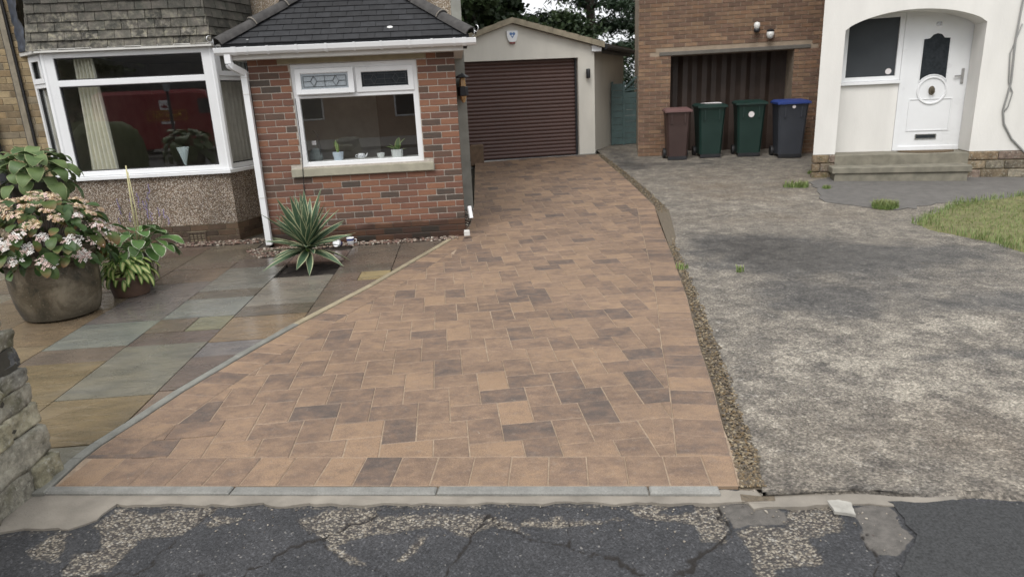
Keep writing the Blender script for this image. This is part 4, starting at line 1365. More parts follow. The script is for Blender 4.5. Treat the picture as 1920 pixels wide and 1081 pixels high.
for sgn, ust in ((1, E0U), (-1, E1U)):
    t = -0.02
    for k in range(5):
        a, b = t, t + 0.31
        pa = Vector((ust + sgn * a, EW + a, EZ + a * TP + 0.012)); pb = Vector((ust + sgn * b, EW + b, EZ + b * TP + 0.0))
        d = (pb - pa).normalized()
        side = d.cross(Vector((0, 0, 1))).normalized(); up = side.cross(d)
        vsx, n = [], 9
        for p, rd in ((pa, 0.088), (pb + d * 0.02, 0.080)):
            for i in range(n):
                an = math.pi * i / (n - 1)
                vsx.append(tuple(p + side * (rd * math.cos(an)) + up * (rd * 0.95 * math.sin(an))))
            for i in range(n):
                an = math.pi * i / (n - 1)
                vsx.append(tuple(p + side * ((rd - 0.014) * math.cos(an)) + up * ((rd - 0.014) * 0.95 * math.sin(an))))
        f = []
        for i in range(n - 1):
            f += [(i, i + 1, 2 * n + i + 1, 2 * n + i), (n + i + 1, n + i, 3 * n + i, 3 * n + i + 1), (i + 1, i, n + i, n + i + 1)]
        f += [(0, 2 * n, 3 * n, n), (n - 1, 2 * n - 1, 4 * n - 1, 3 * n - 1)]
        m2 = MB(); m2.add(vsx, f)
        ht = m2.obj('hip_tile', M['hip'], proof, True, 40)
        # pale mortar collar at the lower lip
        m2 = MB()
        pts = [pa + d * 0.012 + side * (0.0885 * math.cos(math.pi * i / 8)) + up * (0.0885 * 0.95 * math.sin(math.pi * i / 8)) for i in range(9)]
        m2.tube(pts, 0.006, 5)
        if k:
            m2.obj('mortar_collar', M['haunch'], ht)
        t = b
    # hip iron
    m2 = MB()
    c0 = Vector((ust - sgn * 0.03, EW - 0.03, EZ - 0.02))
    dv = Vector((-sgn * 0.7, -0.7, 0))
    pts = [c0, c0 + dv * 0.04 + Vector((0, 0, 0.01))]
    for i in range(9):
        a = -0.5 + i * 0.62
        pts.append(c0 + dv * (0.07 + 0.035 * math.cos(a + 3.6)) + Vector((0, 0, 0.075 + 0.035 * math.sin(a + 3.6))))
    m2.tube(pts, 0.006, 6)
    m2.obj('hip_iron', M['chrome'], proof, True)
mb = MB()
mb.lathe([(0.0, 0.0), (0.034, 0.0), (0.030, 0.003), (0, 0.004)], 14, Mx=Matrix.Translation(roofpt(1.538, 0.15, 0.022)) @ Matrix.Rotation(math.atan(TP), 4, 'X') @ Matrix.Diagonal((1, 0.7, 1, 1)))
mb.obj('lichen_spot', m_plain('white_lichen', (0.68, 0.68, 0.66), 0.9, 0.1), proof)

# fascia, soffit and gutter
mb = MB()
mb.box(-0.21, 2.345, -0.205, -0.185, 2.163, 2.30)
mb.box(-0.21, 2.345, -0.185, 0.006, 2.165, 2.178)
mb.box(2.325, 2.345, -0.185, WM, 2.163, 2.30)
mb.box(2.236, 2.325, -0.0, WM, 2.165, 2.178)
mb.box(-0.21, -0.19, -0.185, WM, 2.163, 2.30)
mb.obj('fascia', M['upvc_dull'], house)
mb = MB()
prof = [(-0.205, 2.295), (-0.207, 2.225), (-0.228, 2.212), (-0.272, 2.214), (-0.296, 2.238), (-0.306, 2.284), (-0.300, 2.288), (-0.290, 2.242), (-0.270, 2.222), (-0.229, 2.220), (-0.213, 2.229), (-0.211, 2.295)]
n = len(prof)
vsx = [(-0.362, y, z) for y, z in prof] + [(2.492, y, z) for y, z in prof]
mb.add(vsx, [(i, (i + 1) % n, n + (i + 1) % n, n + i) for i in range(n)] + [tuple(range(6)) + (), tuple(range(n + 5, n - 1, -1))])
gut = mb.obj('gutter', M['upvc'], house)
for u in (-0.15, -0.02, 0.21, 0.52, 0.84, 1.145, 1.44, 1.75, 2.0, 2.25, 2.36):
    t = MB()
    wd = 0.012 if u not in (-0.15, 2.36) else 0.026
    pr = [(-0.206, 2.222), (-0.230, 2.206), (-0.275, 2.207), (-0.302, 2.236), (-0.312, 2.290), (-0.296, 2.294), (-0.286, 2.240), (-0.23, 2.222)]
    m_ = len(pr)
    t.add([(u - wd, y, z) for y, z in pr] + [(u + wd, y, z) for y, z in pr], [(i, (i + 1) % m_, m_ + (i + 1) % m_, m_ + i) for i in range(m_)] + [tuple(reversed(range(m_))), tuple(range(m_, 2 * m_))])
    t.obj('bracket', M['upvc'], gut)
def sq_pipe(mb, pts, r=0.033, Mx=None):
    mb.tube(pts, r * 1.414, 4, Mx=Mx)
mb = MB()
sq_pipe(mb, [(-0.232, -0.25, 2.22), (-0.232, -0.25, 2.125)])
sq_pipe(mb, [(-0.232, -0.25, 2.125), (-0.222, -0.24, 2.10), (-0.15, -0.06, 2.035), (-0.146, -0.052, 2.02)])
sq_pipe(mb, [(-0.146, -0.05, 2.03), (-0.146, -0.05, 0.05)])
dp = mb.obj('downpipe', M['upvc'], house)
for z in (1.80, 0.62, 1.98):
    t = MB(); t.box(-0.184, -0.108, -0.088, -0.012, z - 0.003, z + 0.003)
    t.obj('joint', M['upvc_dull'], dp)
mb = MB()
sq_pipe(mb, [(2.30, 0.02, 0.36), (2.315, -0.03, 0.22)], 0.02)
mb.obj('waste_pipe', M['upvc'], house)
mb = MB(); mb.box(2.215, 2.285, -0.20, -0.13, 0.03, 0.10, bev=0.008); mb.obj('pipe_end', M['upvc_dull'], house)
mb = MB()
pts = [(0.375, -0.012, 1.73), (0.378, -0.014, 1.4), (0.372, -0.02, 1.05), (0.366, -0.052, 0.935), (0.36, -0.05, 0.84), (0.345, -0.012, 0.72), (0.335, -0.01, 0.45), (0.33, -0.012, 0.1)]
mb.tube(pts, 0.0045, 6)
mb.obj('cable', M['rubber'], house)

# --- main wall: pebbledash with a grey quoin strip
mb = MB()
mb.box(-0.11, 2.235, WM - 0.012 + 0.012, WM + 0.2, -0.1, 5.2)
mb.box(-2.9, -0.111, WM, WM + 0.2, 2.45, 5.2)
mb.box(2.236, 2.24, WM + 0.001, WM + 0.2, -0.1, 5.2)
mb.obj('pebbledash_wall', M['pebbledash_pale'], house)
mb = MB()
mb.box(2.24, 2.375, WM - 0.012, WM + 0.2, -0.1, 5.2)
mb.box(2.235, 2.372, WM + 0.2, 8.5, -0.1, 5.2)
mb.obj('quoin_render', M['render_grey'], house)
mb = MB(); mb.box(-6.0, 2.234, 8.3, 8.5, -0.1, 5.2); mb.obj('rear_wall', M['pebbledash_pale'], house)
mb = MB(); mb.box(-6.0, -5.8, 1.26, 8.29, -0.1, 5.2); mb.obj('side_wall', M['pebbledash_pale'], house)
mb = MB()
mb.add([(-6.2, 1.1, 5.2), (2.75, 1.1, 5.2), (2.75, 9, 5.2), (-6.2, 9, 5.2), (-6.2, 5, 7.6), (2.75, 5, 7.6)], [(0, 1, 5, 4), (2, 3, 4, 5), (1, 2, 5), (3, 0, 4), (3, 2, 1, 0)], (0.4, 0, 0))
mb.obj('roof', M['tile_hung'], house)

# --- buff brick wall left of the bay
BWL = 1.0
mb = MB()
mb.box(-6.0, -3.0, BWL + 0.006, BWL + 0.25, -0.1, 5.2)
buff = mb.obj('buff_wall', M['mortar_buff'], house)
BUFF = [(0.29, 0.22, 0.125), (0.245, 0.185, 0.11), (0.33, 0.255, 0.15), (0.20, 0.15, 0.09), (0.265, 0.19, 0.105), (0.23, 0.19, 0.13)]
for k in range(9, 38):
    z0 = 0.083 * k + 0.004
    u = -3.0
    first = True
    while u > -4.2:
        ln = 0.225 if not first else (0.12 if k % 2 else 0.225)
        first = False
        t = MB()
        c = rr.choice(BUFF); g = rr.uniform(0.8, 1.15)
        t.box(max(u - ln + 0.007, -4.2), u - 0.003, BWL + rr.uniform(-0.002, 0.002), BWL + 0.05, z0, z0 + 0.075, None, tuple(x * g for x in c), bev=0.004)
        if u > -4.1:
            t.obj('buff_brick', M['buff_brick'], buff)
        u -= ln
mb = MB(); mb.box(-3.24, -3.175, BWL - 0.05, BWL - 0.008, 0.0, 5.0, bev=0.006)
mb.obj('cable_cover', M['brown_pipe'], house)
mb = MB(); mb.box(-3.173, -3.155, BWL - 0.035, BWL - 0.006, 0.0, 5.0); mb.tube([(-3.255, BWL - 0.02, 0), (-3.255, BWL - 0.02, 5)], 0.010, 6)  # shadow lines on both sides of the cover, painted as black strips
mb.obj('cover_shadow', M['rubber'], house)
mb = MB(); mb.tube([(-3.63, BWL - 0.06, 0.0), (-3.63, BWL - 0.06, 1.75), (-3.72, BWL - 0.06, 2.0), (-3.75, BWL - 0.06, 5.0)], 0.055, 10)
mb.obj('black_downpipe', M['iron'], house, True, 40)

# --- bay: dado, window, hung tiles
BW0 = 0.62
A_, B_, C_, D_ = (-3.06, 1.00), (-2.655, BW0), (-0.70, BW0), (-0.40, 1.42)
def facet(p, q):
    a, b = Vector((p[0], p[1], 0)), Vector((q[0], q[1], 0))
    d = (b - a); L = d.length; d.normalize()
    n = Vector((-d.y, d.x, 0))
    return Matrix(((d.x, n.x, 0, a.x), (d.y, n.y, 0, a.y), (0, 0, 1, 0), (0, 0, 0, 1))), L
FAC = {'left': facet(A_, B_), 'front': facet(B_, C_), 'right': facet(C_, D_)}
outline = [A_, B_, C_, D_, (-0.40, 1.62), (-3.06, 1.62)]
outline_ccw = outline if area(outline) > 0 else list(reversed(outline))
mb = MB()
mb.prism(outline_ccw, 0.232, 0.872)
mb.obj('bay_dado', M['pebbledash'], house)
inner = shrink(outline_ccw, 0.014)
mb = MB(); mb.prism(inner, -0.1, 0.232)
plinth = mb.obj('bay_plinth', M['mortar_buff'], house)
PB = [(0.095, 0.064, 0.043), (0.12, 0.078, 0.05), (0.08, 0.056, 0.04), (0.14, 0.094, 0.06)]
for nm in ('front', 'right', 'left'):
    Mx, L = FAC[nm]
    for k in range(3):
        s = -(0.11 if k % 2 else 0.0)
        while s < L:
            a, b = max(s + 0.004, 0.004), min(s + 0.221, L - 0.004)
            s += 0.225
            if b - a < 0.03:
                continue
            if nm == 'front' and k < 2 and a < 1.53 and b > 1.30:
                if a < 1.27: b = 1.298
                elif b > 1.56: a = 1.532
                else: continue
            t = MB(); c = rr.choice(PB); g = rr.uniform(0.7, 1.1)
            t.box(a, b, 0.004 + rr.uniform(-0.001, 0.001), 0.05, 0.075 * k + 0.004, 0.075 * k + 0.070, Mx, tuple(x * g for x in c), bev=0.003)
            t.obj('plinth_brick', M['buff_brick'], plinth)
Mx, L = FAC['front']
mb = MB()
bar_frame(mb, 1.302, 1.528, 0.004, 0.138, 0.014, -0.002, 0.03, Mx, 0.002)
for c in range(4):
    mb.box(1.316 + c * 0.0495 + 0.044, 1.316 + (c + 1) * 0.0495, 0.002, 0.03, 0.018, 0.124, Mx)
for r in range(3):
    mb.box(1.316, 1.514, 0.003, 0.03, 0.018 + 0.028 + r * 0.03, 0.018 + 0.036 + r * 0.03, Mx)
mb.obj('air_brick', m_plain('air_brick_clay', (0.085, 0.06, 0.042), 0.8, 0.2), plinth)
mb = MB()
mb.box(1.316, 1.514, 0.028, 0.03, 0.018, 0.124, Mx)
mb.obj('air_brick_void', M['rubber'], plinth)
# sill and head
mb = MB()
so = [(-3.12, 1.00), (-2.685, BW0 - 0.055), (-0.67, BW0 - 0.055), (-0.352, 1.42), (-0.40, 1.43), (-0.71, BW0 + 0.09), (-2.64, BW0 + 0.09), (-3.04, 1.04)]
for (i, j) in ((0, 1), (1, 2), (2, 3)):
    qd = [so[i], so[j], so[7 - j], so[7 - i]]
    mb.prism(qd, 0.874, 0.915, ch=0.004)
mb.obj('bay_sill', M['upvc'], house)
baywin = None
for nm in ('front', 'right', 'left'):
    Mx, L = FAC[nm]
    mb = MB()
    z0, z1 = 0.917, 2.385
    e = 0.0 if nm == 'front' else 0.05
    jt = 0.115 if nm == 'front' else 0.06
    mb.box(e, jt + e, 0.012, 0.082, z0, z1, Mx, bev=0.005)
    mb.box(L - jt - e, L - e, 0.012, 0.082, z0, z1, Mx, bev=0.005)
    mb.box(jt + e, L - jt - e, 0.016, 0.078, z0, z0 + 0.062, Mx, bev=0.006)
    mb.box(jt + e, L - jt - e, 0.016, 0.078, z1 - 0.062, z1, Mx, bev=0.006)
    tz0, tz1 = (1.995, 2.068)
    mb.box(jt + e, L - jt - e, 0.010, 0.084, tz0, tz1, Mx, bev=0.006)
    fo = mb.obj('bay_window', M['upvc'], house)
    pane(jt + e, L - jt - e, z0 + 0.05, tz0 + 0.01, 0.05, fo, 'glass', Mx)
    pane(jt + e, L - jt - e, tz1 - 0.01, z1 - 0.05, 0.05, fo, 'glass', Mx)
    t = MB()
    bar_frame(t, jt + e + 0.001, L - jt - e - 0.001, z0 + 0.062, tz0, 0.012, 0.030, 0.06, Mx, 0.002)
    bar_frame(t, jt + e + 0.001, L - jt - e - 0.001, tz1, z1 - 0.062, 0.012, 0.030, 0.06, Mx, 0.002)
    t.obj('gasket', M['rubber'], fo)
    if nm != 'front':
        t = MB()
        bar_frame(t, jt + e - 0.02, L - jt - e + 0.02, tz1 - 0.02, z1 - 0.02, 0.06, -0.004, 0.008, Mx, 0.003)
        t.obj('vent_sash', M['upvc'], fo)
# corner posts
for (cx, cy) in (B_, C_):
    mb = MB()
    mb.prism([(cx + 0.045 * math.cos(a), cy + 0.05 + 0.045 * math.sin(a)) for a in [k * math.pi / 4 for k in range(8)]], 0.917, 2.385)
    mb.obj('corner_post', M['upvc'], house, True, 30)
mb = MB()
ho = [(-3.12, 1.00), (-2.70, BW0 - 0.06), (-0.655, BW0 - 0.06), (-0.335, 1.42)]
hpoly = ho + [(-0.335, 1.62), (-3.12, 1.62)]
mb.prism(hpoly if area(hpoly) > 0 else list(reversed(hpoly)), 2.387, 2.425)
mb.obj('bay_head', M['upvc_dull'], house)
up = [(-2.98, 1.08), (-2.66, BW0 + 0.005), (-0.70, BW0 + 0.005), (-0.39, 1.40), (-0.39, 1.56), (-2.98, 1.56)]
mb = MB(); mb.prism(up if area(up) > 0 else list(reversed(up)), 2.427, 5.0, col=(0.3, 0, 0))
hung = mb.obj('hung_wall', M['tile_hung'], house)
ofs = {'front': (facet((-2.66, BW0 + 0.005), (-0.70, BW0 + 0.005))), 'right': (facet((-0.70, BW0 + 0.005), (-0.39, 1.40)))}
for nm, (Mx, L) in ofs.items():
    for k in range(14):
        z0 = 2.412 + 0.1035 * k
        flare = 0.035 * max(0, 1 - k / 2.5)
        s = -0.14 - (0.095 if k % 2 else 0.0) if nm == 'front' else -0.01 - (0.08 if k % 2 else 0)
        s0 = -0.125 + k * 0.017 if nm == 'front' else 0.0 - flare
        s1 = L + flare + 0.015 if nm == 'front' else L
        while s < s1:
            a, b = max(s + 0.003, s0), min(s + 0.190 - 0.003, s1)
            s += 0.190
            if b - a < 0.02:
                continue
            jz = rr.uniform(-0.003, 0.003)
            o0 = -0.034 - flare + rr.uniform(-0.002, 0.002)
            o1 = -0.008
            h = 0.165
            vsx = [(a, o0, z0 + jz), (b, o0 + rr.uniform(-0.002, 0.002), z0 + jz), (b, o1, z0 + h), (a, o1, z0 + h), (a, o0 + 0.013, z0 + jz), (b, o0 + 0.013, z0 + jz), (b, o1 + 0.007, z0 + h), (a, o1 + 0.007, z0 + h)]
            t = MB()
            lich = max(0.0, min(1.0, (1.1 - abs(k - 1.3) * 0.32))) * (1.0 if nm == 'front' else 0.35) * rr.uniform(0.4, 1.2)
            t.add(vsx, [(0, 1, 2, 3), (7, 6, 5, 4), (4, 5, 1, 0), (1, 5, 6, 2), (3, 2, 6, 7), (0, 3, 7, 4)], (rr.random(), min(lich, 1), rr.random()), Mx)
            t.obj('hung_tile', M['tile_hung'], hung)
# crumpled lead cheek where the bay meets the buff wall
Mx, L = facet((-3.10, 0.99), (-2.80, BW0 + 0.03))
mb = MB()
n, m_ = 8, 22
for j in range(m_ + 1):
    for i in range(n + 1):
        s, z = L * i / n, 2.43 + 1.1 * j / m_
        p = Mx @ Vector((s, -0.01 + 0.03 * mnoise.fractal(Vector((s * 6, z * 6, 3)), 0.6, 2, 3), z))
        mb.v.append(tuple(p)); mb.c.append((0, 0, 0))
mb.f = [(j * (n + 1) + i, j * (n + 1) + i + 1, (j + 1) * (n + 1) + i + 1, (j + 1) * (n + 1) + i) for j in range(m_) for i in range(n)]
mb.obj('lead_cheek', M['lead'], house, True)

# --- bay room
mb = MB()
mb.box(-3.06, -0.41, 4.4, 4.45, 0.05, 2.45)
mb.box(-3.09, -3.06, 1.62, 4.45, 0.05, 2.45)
mb.box(-0.41, -0.36, 1.62, 4.45, 0.05, 2.45)
mb.box(-3.09, -0.36, 1.62, 4.45, 0.0, 0.05)
mb.box(-3.09, -0.36, 1.622, 4.45, 2.452, 2.47)
mb.box(-3.09, -3.062, 1.01, 1.619, 0.88, 2.386)
mb.box(-0.398, -0.362, 1.425, 1.619, 0.88, 2.386)
mb.obj('room', M['interior_dark'], house)
def drape(name, u0, u1, u0b, u1b, w, mat, z0=0.93, z1=2.36, folds=6, par=None):
    t = MB()
    n = folds * 8
    for j in range(9):
        k = j / 8
        z = z1 + (z0 - z1) * k
        for i in range(n + 1):
            s = i / n
            u = (u0 + (u1 - u0) * s) * (1 - k) + (u0b + (u1b - u0b) * s) * k
            t.v.append((u, w + 0.035 * math.sin(s * folds * 6.283 + 0.6 * math.sin(k * 3)), z)); t.c.append((0, 0, 0))
    t.f = [(j * (n + 1) + i, j * (n + 1) + i + 1, (j + 1) * (n + 1) + i + 1, (j + 1) * (n + 1) + i) for j in range(8) for i in range(n)]
    return t.obj(name, M[mat], par, True)
for nm, args, lb in (('curtain', ('curtain', -2.40, -2.17, -2.46, -2.12, 0.80, 'curtain'), 'long cream curtain hanging in the bay window'),):
    o = drape(*args)
    o.location = (HX, HY, 0); o.rotation_euler = (0, 0, HA)
    tag(o, lb, 'curtain', None)
o = drape('curtain', -0.02, 0.50, -0.02, 0.50, 0.10, 'net', folds=5)
o.data.transform(FAC['left'][0])  # lining put along the left side light as a blocker for bright sky
o.location = (HX, HY, 0); o.rotation_euler = (0, 0, HA)
tag(o, 'dull grey curtain lining placed across the left side light to block the sky', 'curtain')
o = drape('curtain', 0.06, 0.80, 0.06, 0.80, 0.16, 'net', folds=9)
o.data.transform(FAC['right'][0])
o.location = (HX, HY, 0); o.rotation_euler = (0, 0, HA)
tag(o, 'grey striped curtain in the narrow side light of the bay beside the porch', 'curtain')

# ------------------------------------------------------------------ things on the porch window board
def hobj(o, u, w, z=0.0, rz=0.0):
    x, y = H(u, w)
    o.location = (x, y, z); o.rotation_euler = (0, 0, HA + rz)
    return o
BZ = 0.993
def pot_profile(r0, r1, h, t=0.006):
    return [(r0, 0), (r1, h), (r1 - t, h), (r0 - t, h * 0.75), (0.0, h * 0.75)]
root = hobj(empty('potted_plant', label='small striped upright plant in a pale blue pot on the porch window board', cat='plant'), 0.755, 0.19, BZ)
MB().lathe(pot_profile(0.054, 0.068, 0.095), 20).obj('pot', M['pot_blue'], root, True, 40)
def blade_leaf(L, W, bend, seg=8, tipw=0.0, fold=0.25, wfun=None, base_pitch=0.0):
    """leaf along +X rising in Z, 5 points across"""
    t = MB()
    x = z = 0.0
    a = base_pitch
    for j in range(seg + 1):
        k = j / seg
        w = W * (wfun(k) if wfun else math.sin(math.pi * min(1, 0.12 + 0.88 * k)) ** 0.7)
        for c in (-1, -0.55, 0, 0.55, 1):
            t.v.append((x - math.sin(a) * abs(c) * w * fold * -1 * 0, c * w, z + abs(c) * w * fold))
            t.c.append((abs(c), k, rnd.random() * 0.3))
        x += L / seg * math.cos(a); z += L / seg * math.sin(a)
        a += bend / seg
    t.f = [(j * 5 + i, j * 5 + i + 1, (j + 1) * 5 + i + 1, (j + 1) * 5 + i) for j in range(seg) for i in range(4)]
    return t
for k, (az, pit, L) in enumerate(((0.3, 1.50, 0.21), (2.6, 1.25, 0.15), (4.4, 1.35, 0.17), (1.4, 1.3, 0.13))):
    o = blade_leaf(L, 0.016, 0.05, base_pitch=pit).obj('leaf', M['indoor_leaf'], root, True)
    o.location = (0, 0, 0.075); o.rotation_euler = (0, 0, az)
root = hobj(empty('teapot', label='small white patterned teapot on the porch window board', cat='teapot'), 1.03, 0.20, BZ)
MB().lathe([(0.03, 0), (0.045, 0.015), (0.048, 0.035), (0.040, 0.055), (0.036, 0.064), (0.0, 0.068)], 18).obj('body', M['china'], root, True, 50)
MB().tube([(0.04, 0, 0.02), (0.062, 0, 0.035), (0.075, 0, 0.062)], [0.011, 0.008, 0.006], 8).obj('spout', M['china'], root, True)
MB().tube([(-0.042, 0, 0.05), (-0.066, 0, 0.05), (-0.07, 0, 0.028), (-0.045, 0, 0.014)], 0.005, 8).obj('handle', M['china'], root, True)
t = MB()
for k in range(7):
    a = -1.57 + (k - 3) * 0.3
    Mx = Matrix.Translation((0.0475 * math.cos(a), 0.0475 * math.sin(a), 0.03 + 0.012 * (k % 2)))
    t.lathe([(0, -0.007), (0.005, 0), (0, 0.007)], 6, Mx=Mx)
t.obj('pattern', M['china_blue'], root)
o = MB().lathe([(0.035, 0), (0.046, 0.035), (0.047, 0.056), (0.042, 0.056), (0.035, 0.02), (0, 0.015)], 18).obj('bowl', M['pot_grey'], None, True, 50)
tag(hobj(o, 1.265, 0.20, BZ), 'plain pale bowl on the porch window board between teapot and planter', 'bowl')
root = hobj(empty('potted_plant', label='leafy yellow green plant in a grey faceted pot on the porch window board', cat='plant'), 1.465, 0.21, BZ)
MB().lathe(pot_profile(0.066, 0.074, 0.09), 8).obj('pot', M['pot_grey'], root)
for k, (az, pit, L, W) in enumerate(((0.2, 1.2, 0.2, 0.035), (2.9, 0.7, 0.16, 0.03), (3.6, 1.0, 0.15, 0.03), (5.2, 1.35, 0.2, 0.035), (1.2, 0.9, 0.14, 0.028), (0.0, 0.5, 0.14, 0.015), (4.4, 0.8, 0.13, 0.03))):
    o = blade_leaf(L, W, -0.6, base_pitch=pit).obj('leaf', M['indoor_leaf'], root, True)
    o.location = (0, 0, 0.06); o.rotation_euler = (0, 0, az)
root = hobj(empty('cushion', label='grey rounded cushion standing at the window beside the porch downpipe', cat='cushion'), 0.475, 0.26, BZ)
MB().lathe([(0.0, -0.0), (0.075, 0.0), (0.083, 0.04), (0.07, 0.10), (0.04, 0.145), (0, 0.158)], 18, Mx=Matrix.Diagonal((1, 0.5, 1, 1))).obj('body', m_plain('grey_cushion_cloth', (0.16, 0.185, 0.18), 0.9, 0.3, 50, 0.5, 90), root, True)
MB().box(-0.02, 0.03, -0.05, -0.045, 0.19, 0.24).obj('tag', M['white_label'], root)
MB().tube([(0.05, -0.02, 0.0), (0.07, -0.02, 0.15), (0.05, -0.02, 0.3), (0.0, 0, 0.36)], 0.006, 6).obj('strap', M['rubber'], root)
# vase in the bay
o = MB().lathe([(0.03, 0), (0.034, 0.006), (0.008, 0.02), (0.012, 0.06), (0.075, 0.29), (0.072, 0.29), (0.01, 0.065), (0.0, 0.06)], 20).obj('vase', M['vase'], None, True, 40)
tag(hobj(o, -1.30, 0.82, 0.918), 'tall flared clear glass vase on the bay window ledge', 'vase')

# ------------------------------------------------------------------ cups at the foot of the porch
def cup(name, label, u, w, z, rz, tilt, blue_top):
    root = hobj(empty(name, label=label, cat='mug'), u, w, z)
    Mx = Matrix.Rotation(rz, 4, 'Z') @ Matrix.Rotation(tilt, 4, 'Y')
    prof = [(0.028, 0), (0.034, 0.004), (0.043, 0.05), (0.045, 0.055)]
    MB().lathe(prof, 20, Mx=Mx).obj('body', M['china'] if blue_top else M['china_blue'], root, True, 50)
    MB().lathe([(0.0451, 0.055), (0.0475, 0.083), (0.044, 0.083), (0.041, 0.05), (0.030, 0.012), (0, 0.01)], 20, Mx=Mx).obj('rim', M['china_blue'] if blue_top else M['china'], root, True, 50)
    MB().lathe([(0.0472, 0.078), (0.0482, 0.083), (0.0475, 0.087), (0.043, 0.087), (0.040, 0.05), (0, 0.048)], 20, Mx=Mx).obj('lip', M['china'], root, True, 50)
    MB().tube([(0.046, 0, 0.066), (0.068, 0, 0.064), (0.07, 0, 0.036), (0.040, 0, 0.022)], 0.005, 8, Mx=Mx).obj('handle', M['china'], root, True)
    return root
cup('mug', 'blue and white china mug standing against the porch brick', 0.84, -0.15, 0.006, 0.1, 0.0, True)
cup('mug', 'blue and white mug lying over beside the yucca leaves', 0.735, -0.24, 0.045, 1.1, -1.25, False)

# ------------------------------------------------------------------ lantern on the house corner
root = hobj(empty('wall_lantern', label='black coach lantern with amber glass on the grey house corner', cat='lantern'), 2.33, 1.40, 1.58)
MB().box(-0.03, 0.03, 0.05, 0.135, 0.05, 0.30).obj('bracket', M['iron'], root)
MB().lathe([(0.0, 0.0), (0.02, 0.01), (0.035, 0.05), (0.045, 0.09)], 6).obj('lower_glass', M['amber'], root)
MB().lathe([(0.05, 0.09), (0.075, 0.10), (0.07, 0.21), (0.05, 0.22)], 6).obj('body', M['iron'], root)
MB().lathe([(0.045, 0.22), (0.035, 0.33)], 6).obj('upper_glass', M['amber'], root)
MB().lathe([(0.09, 0.33), (0.10, 0.34), (0.045, 0.375), (0.012, 0.385), (0.0, 0.40)], 6).obj('cap', M['iron'], root)

# ------------------------------------------------------------------ detached garage at the end of the drive
GA = rad(9.73)
gar = empty('garage', (-0.492, 14.35, 0.30), GA, 'cream rendered garage with brown roller door at the end of the drive', 'garage')
gc, gsn = math.cos(GA), math.sin(GA)
def to_g(x, y):
    a, b = x + 0.492, y - 14.35
    return (a * gc + b * gsn, -a * gsn + b * gc)
DU0, DU1, DZ = -0.45, 2.13, 2.045
GU0, GU1 = -1.16, 2.485
sb = to_g(2.95, 16.95)
mb = MB()
mb.box(GU0, DU0, 0, 0.22, -0.15, 2.26)
mb.box(DU1, GU1, 0, 0.22, -0.15, 2.26)
def gz(u):
    return 2.815 - (0.332 if u < 0.74 else 0.262) * abs(u - 0.74)
gv = [(GU0, 0, 2.2), (DU0, 0, 2.26), (DU0, 0, DZ), (DU1, 0, DZ), (DU1, 0, 2.26), (GU1, 0, 2.26), (GU1, 0, gz(GU1)), (0.74, 0, gz(0.74)), (GU0, 0, gz(GU0))]
mb.add([(GU0, 0.0, 2.26), (DU0, 0.0, 2.26), (DU0, 0.0, DZ), (DU1, 0.0, DZ), (DU1, 0.0, 2.26), (GU1, 0.0, 2.26), (GU1, 0.0, gz(GU1)), (0.74, 0.0, gz(0.74)), (GU0, 0.0, 2.262), (DU0, 0.22, DZ), (DU1, 0.22, DZ)],
       [(1, 2, 3, 4, 5, 6, 7, 8), (2, 9, 10, 3)])
mb.add([(GU1, 0.22, -0.15), (sb[0], sb[1], -0.15), (sb[0], sb[1], 2.3), (GU1, 0.22, 2.3)], [(0, 1, 2, 3)])
mb.add([(GU0, 0.22, -0.15), (GU0, 3.0, -0.15), (GU0, 3.0, 2.3), (GU0, 0.22, 2.3)], [(0, 3, 2, 1)])
mb.obj('wall', M['cream_render'], gar)
mb = MB()
mb.box(DU1 - 0.01, GU1 + 0.006, -0.006, 0.0, -0.10, 0.055)
mb.obj('damp_plinth', M['render_grey'], gar)
mb = MB(); mb.box(DU0, DU1, 0.165, 0.172, 0.0, 2.1); door = mb.obj('roller_door', M['roller'], gar)
ns = 26
for k in range(ns):
    z0 = 0.045 + (DZ - 0.045) * k / ns; z1 = z0 + (DZ - 0.045) / ns
    t = MB(); m_ = 5
    vsx, f = [], []
    for i in range(m_ + 1):
        a = i / m_
        vsx += [(DU0 + 0.01, 0.158 - 0.020 * math.sin(math.pi * a) ** 0.8, z0 + (z1 - z0) * a), (DU1 - 0.03, 0.158 - 0.020 * math.sin(math.pi * a) ** 0.8, z0 + (z1 - z0) * a)]
    t.add(vsx, [(2 * i, 2 * i + 1, 2 * i + 3, 2 * i + 2) for i in range(m_)])
    t.obj('slat', M['roller'], door, True)
mb = MB(); mb.box(DU1 - 0.045, DU1 - 0.002, 0.10, 0.16, 0.0, DZ); mb.box(DU0, DU1 - 0.046, 0.12, 0.16, 0.0, 0.045)
mb.obj('guide_rail', M['black_plastic'], door)
mb = MB(); mb.box(DU0 - 0.05, DU1 + 0.02, -0.09, 0.16, -0.1, 0.035, bev=0.01); mb.obj('threshold', m_plain('pale_threshold', (0.42, 0.41, 0.39), 0.8, 0.25, 8), gar)
